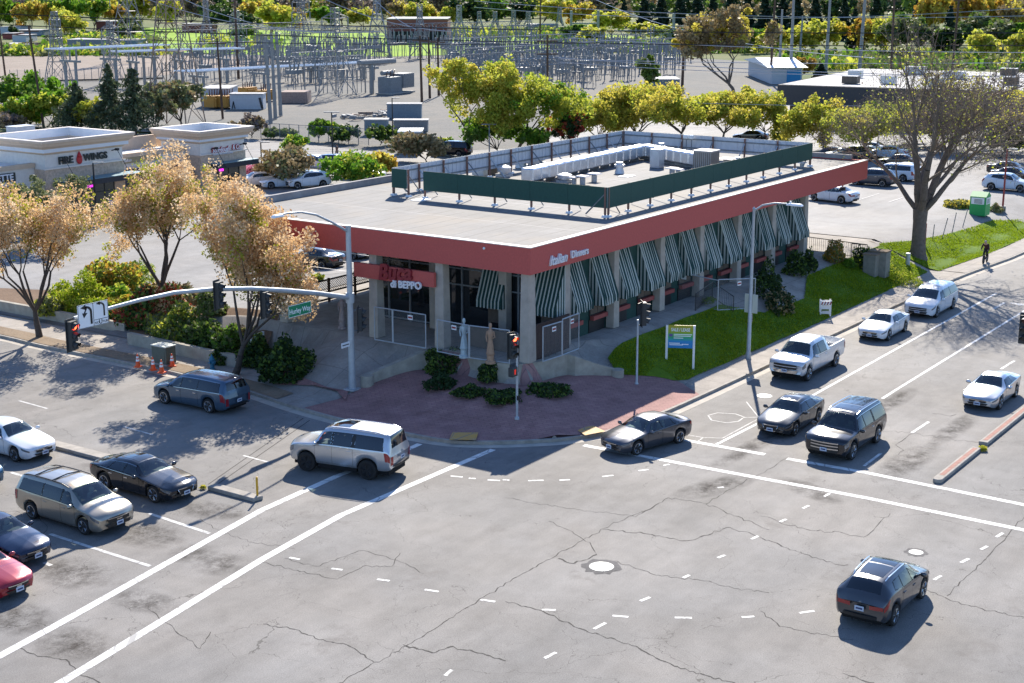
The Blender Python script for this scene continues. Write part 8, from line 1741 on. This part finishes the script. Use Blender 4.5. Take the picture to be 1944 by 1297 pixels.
# overhead lines, each a hanging cable between points beyond both edges
def wire(p0, p1, d0, d1, sag, r, m, label):
    def at(px, py, dd): d = ray(px, py); k = dd/math.hypot(d[0], d[1]); return Vector((d[0]*k, d[1]*k, CAM_H+d[2]*k))
    a, b = at(*p0, d0), at(*p1, d1); n = 28; pts = [a+(b-a)*(i/n)-Vector((0, 0, sag*4*(i/n)*(1-i/n))) for i in range(n+1)]; o = MB().tube(pts, r, 4).build('power_line', m, None); tag(o, label, 'power line', 'overhead lines crossing the view')
M['wire'] = P('black_cable', (.012, .012, .013), .6, var=0); M['wire_l'] = P('bright_cable', (.55, .55, .55), .4, .5, var=0)
for i, (a, b, d0, d1, s, r, m, lb) in enumerate((((-60, 24), (2000, 62), 215, 215, .9, .055, 'wire', 'topmost black cable crossing the whole view'), ((-60, 44), (2000, 86), 215, 215, 1.0, .055, 'wire', 'second black cable crossing the whole view'), ((-60, 62), (1100, 82), 215, 215, .7, .04, 'wire', 'third black cable over the left half of the view'),
        ((1060, 110), (2000, 148), 230, 215, .5, .05, 'wire_l', 'bright cable sloping over the yellow green row'), ((1060, 112), (2000, 118), 235, 215, .4, .045, 'wire_l', 'bright cable just above the gabled building'), ((1080, 72), (2000, 100), 260, 215, .6, .045, 'wire_l', 'bright cable from the pale H frame to the right edge'), ((1060, 118), (2000, 143), 232, 215, .8, .045, 'wire_l', 'lower bright cable before the tan tree'), ((1300, 195), (1800, 200), 190, 190, .2, .03, 'wire_l', 'low bright cable before the dark office front'),
        ((900, 2), (1960, 30), 420, 420, 2, .08, 'wire_l', 'high pale cable before the dark conifers'), ((900, 14), (1960, 14), 430, 430, 3, .08, 'wire_l', 'high pale cable sagging over the far wood'), ((230, -20), (720, 60), 330, 300, 3, .07, 'wire_l', 'pale cable descending from the left pylon to the yard'), ((330, -10), (640, 60), 300, 290, 2, .07, 'wire_l', 'pale cable descending from the brown pylon to the yard'), ((580, -20), (860, 60), 360, 330, 2, .07, 'wire_l', 'pale cable descending before the warehouse'), ((1110, -10), (1660, 110), 400, 260, 3, .06, 'wire_l', 'pale cable rising from the yard to the far right'), ((700, -14), (790, 56), 350, 330, 1, .07, 'wire_l', 'short pale cable between the two pylons by the warehouse'))):
    wire(a, b, d0, d1, s, r, M[m], lb)
# ================================================================== far trees
PR = {}
def proto(kind, seed, leaf, frac=None, n=2600, size=.08, prm=None, con=False, W=.85, puff=.13):
    if con: PR[kind] = conifer(seed, 1.0, W, leaf, n, size, .22, .04, 16, .35)
    else: PR[kind] = make_tree(seed, 1.0, W, leaf, n, size, puff, frac, 'trunk', prm or dict(trunk=.12, limbs=7, levels=3, spread=.7, ratio=.8, up=.35, L0=.4, r0=.02), 4, 1.0)
proto('green', 301, ['green', 'lime'], [.7, .3]); proto('lime', 302, ['lime', 'gold'], [.7, .3]); proto('gold', 303, ['gold', 'orange'], [.6, .4]); proto('dark', 304, ['dark', 'mid'], [.7, .3]); proto('olive', 305, ['olive', 'mid'], [.6, .4]); proto('grey', 306, ['grey', 'tan'], [.7, .3], 2200, .06); proto('tan', 307, ['tan', 'gold'], [.7, .3], 2200, .06); proto('conif', 308, 'conif', None, 2600, .07, None, True, .42); proto('mid', 309, ['mid', 'green'], [.6, .4])
NM = {'green': 'bright green leafy tree far behind the switch yard', 'lime': 'yellow green leafy tree far behind the switch yard', 'gold': 'golden orange tree far behind the switch yard', 'dark': 'dark evergreen tree far behind the switch yard', 'olive': 'olive grey tree far behind the switch yard', 'grey': 'grey leafless tree far behind the switch yard', 'tan': 'tan budding tree far behind the switch yard', 'conif': 'tall dark conifer far behind the switch yard', 'mid': 'mid green tree far behind the switch yard'}
def far_tree(kind, px, pb, tp, wpx, i=0):
    p = Gf(px, pb); H = Zat(p[0], p[1], tp)-.1; W = wpx/F_PX*dist(p); nat = {'conif': .42}.get(kind, .85); tr, cr = PR[kind]; s = W/nat
    plant(kind_name[kind], NM[kind], 'tree', p, tr, cr, 'far trees: '+NM[kind].split(' far')[0]+'s', px*.37+i, (s, s, H))
kind_name = {k: 'far_tree' for k in PR}; kind_name['conif'] = 'conifer_tree'
for i, a in enumerate((('gold', 62, 64, 8, 38), ('gold', 88, 62, 12, 26), ('lime', 112, 66, 20, 40), ('green', 140, 62, 0, 44), ('green', 178, 58, -2, 46), ('gold', 210, 54, 10, 34), ('lime', 120, 76, 30, 50), ('mid', 30, 60, 10, 40), ('green', 5, 62, -4, 46), ('dark', 26, 72, 50, 12), ('olive', 240, 80, 48, 40), ('lime', 262, 52, -6, 60), ('grey', 300, 55, -8, 60), ('lime', 330, 60, 0, 40), ('grey', 360, 52, -10, 60), ('dark', 412, 60, 12, 44), ('dark', 448, 62, 20, 50), ('gold', 490, 52, 6, 44), ('lime', 512, 74, 12, 66), ('gold', 545, 66, 16, 40), ('grey', 575, 50, -10, 60), ('green', 618, 56, 16, 44), ('grey', 650, 48, -12, 70), ('lime', 690, 56, 20, 44), ('grey', 725, 46, -10, 60), ('tan', 760, 50, 0, 50), ('lime', 800, 52, 10, 44), ('grey', 840, 44, -12, 60), ('gold', 815, 48, 18, 36), ('lime', 865, 56, 12, 40),
                       ('dark', 900, 56, 2, 60), ('mid', 945, 54, 4, 60), ('dark', 985, 52, 6, 50), ('lime', 1030, 50, -4, 60), ('lime', 1070, 56, 0, 60), ('gold', 1105, 60, 10, 44), ('grey', 1140, 46, -12, 60), ('lime', 1160, 72, 26, 60), ('conif', 1184, 52, 2, 30), ('conif', 1222, 58, -12, 36), ('conif', 1255, 60, -14, 40), ('lime', 1215, 74, 46, 60), ('lime', 1265, 80, 50, 60), ('conif', 1290, 62, -12, 40), ('conif', 1322, 62, -14, 40), ('conif', 1352, 64, -10, 38), ('conif', 1385, 66, -12, 42), ('conif', 1418, 66, -14, 40), ('conif', 1450, 68, -10, 40), ('conif', 1484, 68, -12, 42), ('conif', 1512, 70, -6, 38), ('conif', 1545, 70, -10, 40), ('lime', 1480, 108, 56, 50), ('lime', 1530, 106, 52, 60), ('green', 1440, 100, 58, 50), ('lime', 1570, 104, 44, 60), ('conif', 1600, 76, -4, 38), ('dark', 1580, 66, 0, 50), ('gold', 1640, 104, 38, 56),
                       ('lime', 1675, 108, 44, 56), ('conif', 1620, 100, 16, 30), ('conif', 1660, 80, -8, 40), ('mid', 1700, 96, 30, 50), ('conif', 1740, 78, -10, 36), ('olive', 1720, 112, 42, 60), ('gold', 1772, 90, -6, 56), ('gold', 1825, 86, -8, 50), ('conif', 1800, 96, 10, 34), ('olive', 1850, 92, 30, 50), ('conif', 1860, 70, -12, 40), ('gold', 1890, 84, -4, 50), ('tan', 1925, 88, 0, 60), ('olive', 1890, 110, 44, 60), ('mid', 1935, 112, 50, 50), ('dark', 1790, 116, 56, 60), ('lime', 1850, 124, 66, 50), ('lime', 1940, 130, 66, 40), ('mid', 1300, 86, 56, 50), ('lime', 1345, 92, 54, 50), ('mid', 1400, 96, 56, 50), ('olive', 250, 64, 36, 30), ('mid', 1100, 84, 50, 50), ('lime', 1130, 88, 54, 50), ('mid', 470, 82, 52, 40))):
    far_tree(*a, i)
# the closed wood behind them
rng = np.random.default_rng(77); cen = []; mid_ = []
for row in range(4):
    for px in np.arange(-60, 2010, 13.0):
        pb = (34, 26, 18, 8)[row]+rng.uniform(-4, 4); p = np.array(G(px+rng.uniform(-8, 8), pb, .1)); H = rng.uniform(9, 17)*(1+.25*row); W = rng.uniform(7, 14); n = 110; d = rng.normal(size=(n, 3)); d /= np.linalg.norm(d, axis=1, keepdims=True); d *= rng.uniform(.4, 1, (n, 1)); cen.append(p+d*np.array([W/2, W/2, H*.42])+np.array([0, 0, H*.5]))
        z = rng.random(); k = (0 if z < .3 else 1 if z < .55 else 2 if z < .75 else 3) if px < 1180 else (3 if z < .55 else 1 if z < .75 else 4); mid_ += [k]*n
V, Q = leaves_np(rng, np.vstack(cen), 1.9); o = put('woodland', np_mesh('woodland', V, Q, [L['grey'], L['mid'], L['lime'], L['dark'], L['tan']], mid_)); o['kind'] = 'stuff'; tag(o, 'continuous wood closing the view behind the far trees', 'wood')
# brush between yard and trees
rng = np.random.default_rng(78); cen = []; mi = []
for (x0, x1, y0, y1, n_) in ((0, 300, 98, 106, 90), (1060, 1480, 84, 100, 150), (100, 300, 70, 84, 50), (860, 1080, 60, 74, 70), (1500, 1960, 104, 132, 120), (400, 520, 74, 100, 40)):
    for _ in range(n_):
        p = np.array(G(rng.uniform(x0, x1), rng.uniform(y0, y1), .1)); n = 40; d = rng.normal(size=(n, 3))*np.array([2.2, 2.2, 1.0]); d[:, 2] = np.abs(d[:, 2]); cen.append(p+d); mi += [rng.integers(0, 4)]*n
V, Q = leaves_np(rng, np.vstack(cen), 1.0); o = put('brush', np_mesh('brush', V, Q, [L['mid'], L['lime'], L['olive'], L['green']], mi)); o['kind'] = 'stuff'; tag(o, 'low brush along the edges of the switch yard', 'brush')
# bay lines of the car parks
mb = MB()
def bay(x0, y0, n, step, dx, ln):
    for k in range(n):
        x, y = x0+(0 if dx else k*step), y0+(k*step if dx else 0)
        p, q = ((x, y), (x+ln, y+.1)) if dx else ((x, y), (x+.1, y+ln)); z = max(zt(*p), zt(*q))+.045; mb.quad((p[0], p[1], z), (q[0], p[1], z), (q[0], q[1], z), (p[0], q[1], z))
bay(72, 66.5, 11, 2.75, 0, 5); bay(84, 94, 9, 2.75, 0, 5); bay(114, 60, 7, 2.75, 1, 5); bay(121, 60, 7, 2.75, 1, 5); bay(128, 44, 5, 2.75, 1, 5); bay(140, 60, 9, 2.75, 1, 5)
structure('parking_bay_lines', mb, M['mark_worn'])
for t in bpy.data.objects:
    for k in ('W_', 'S_'):
        if k in t: del t[k]
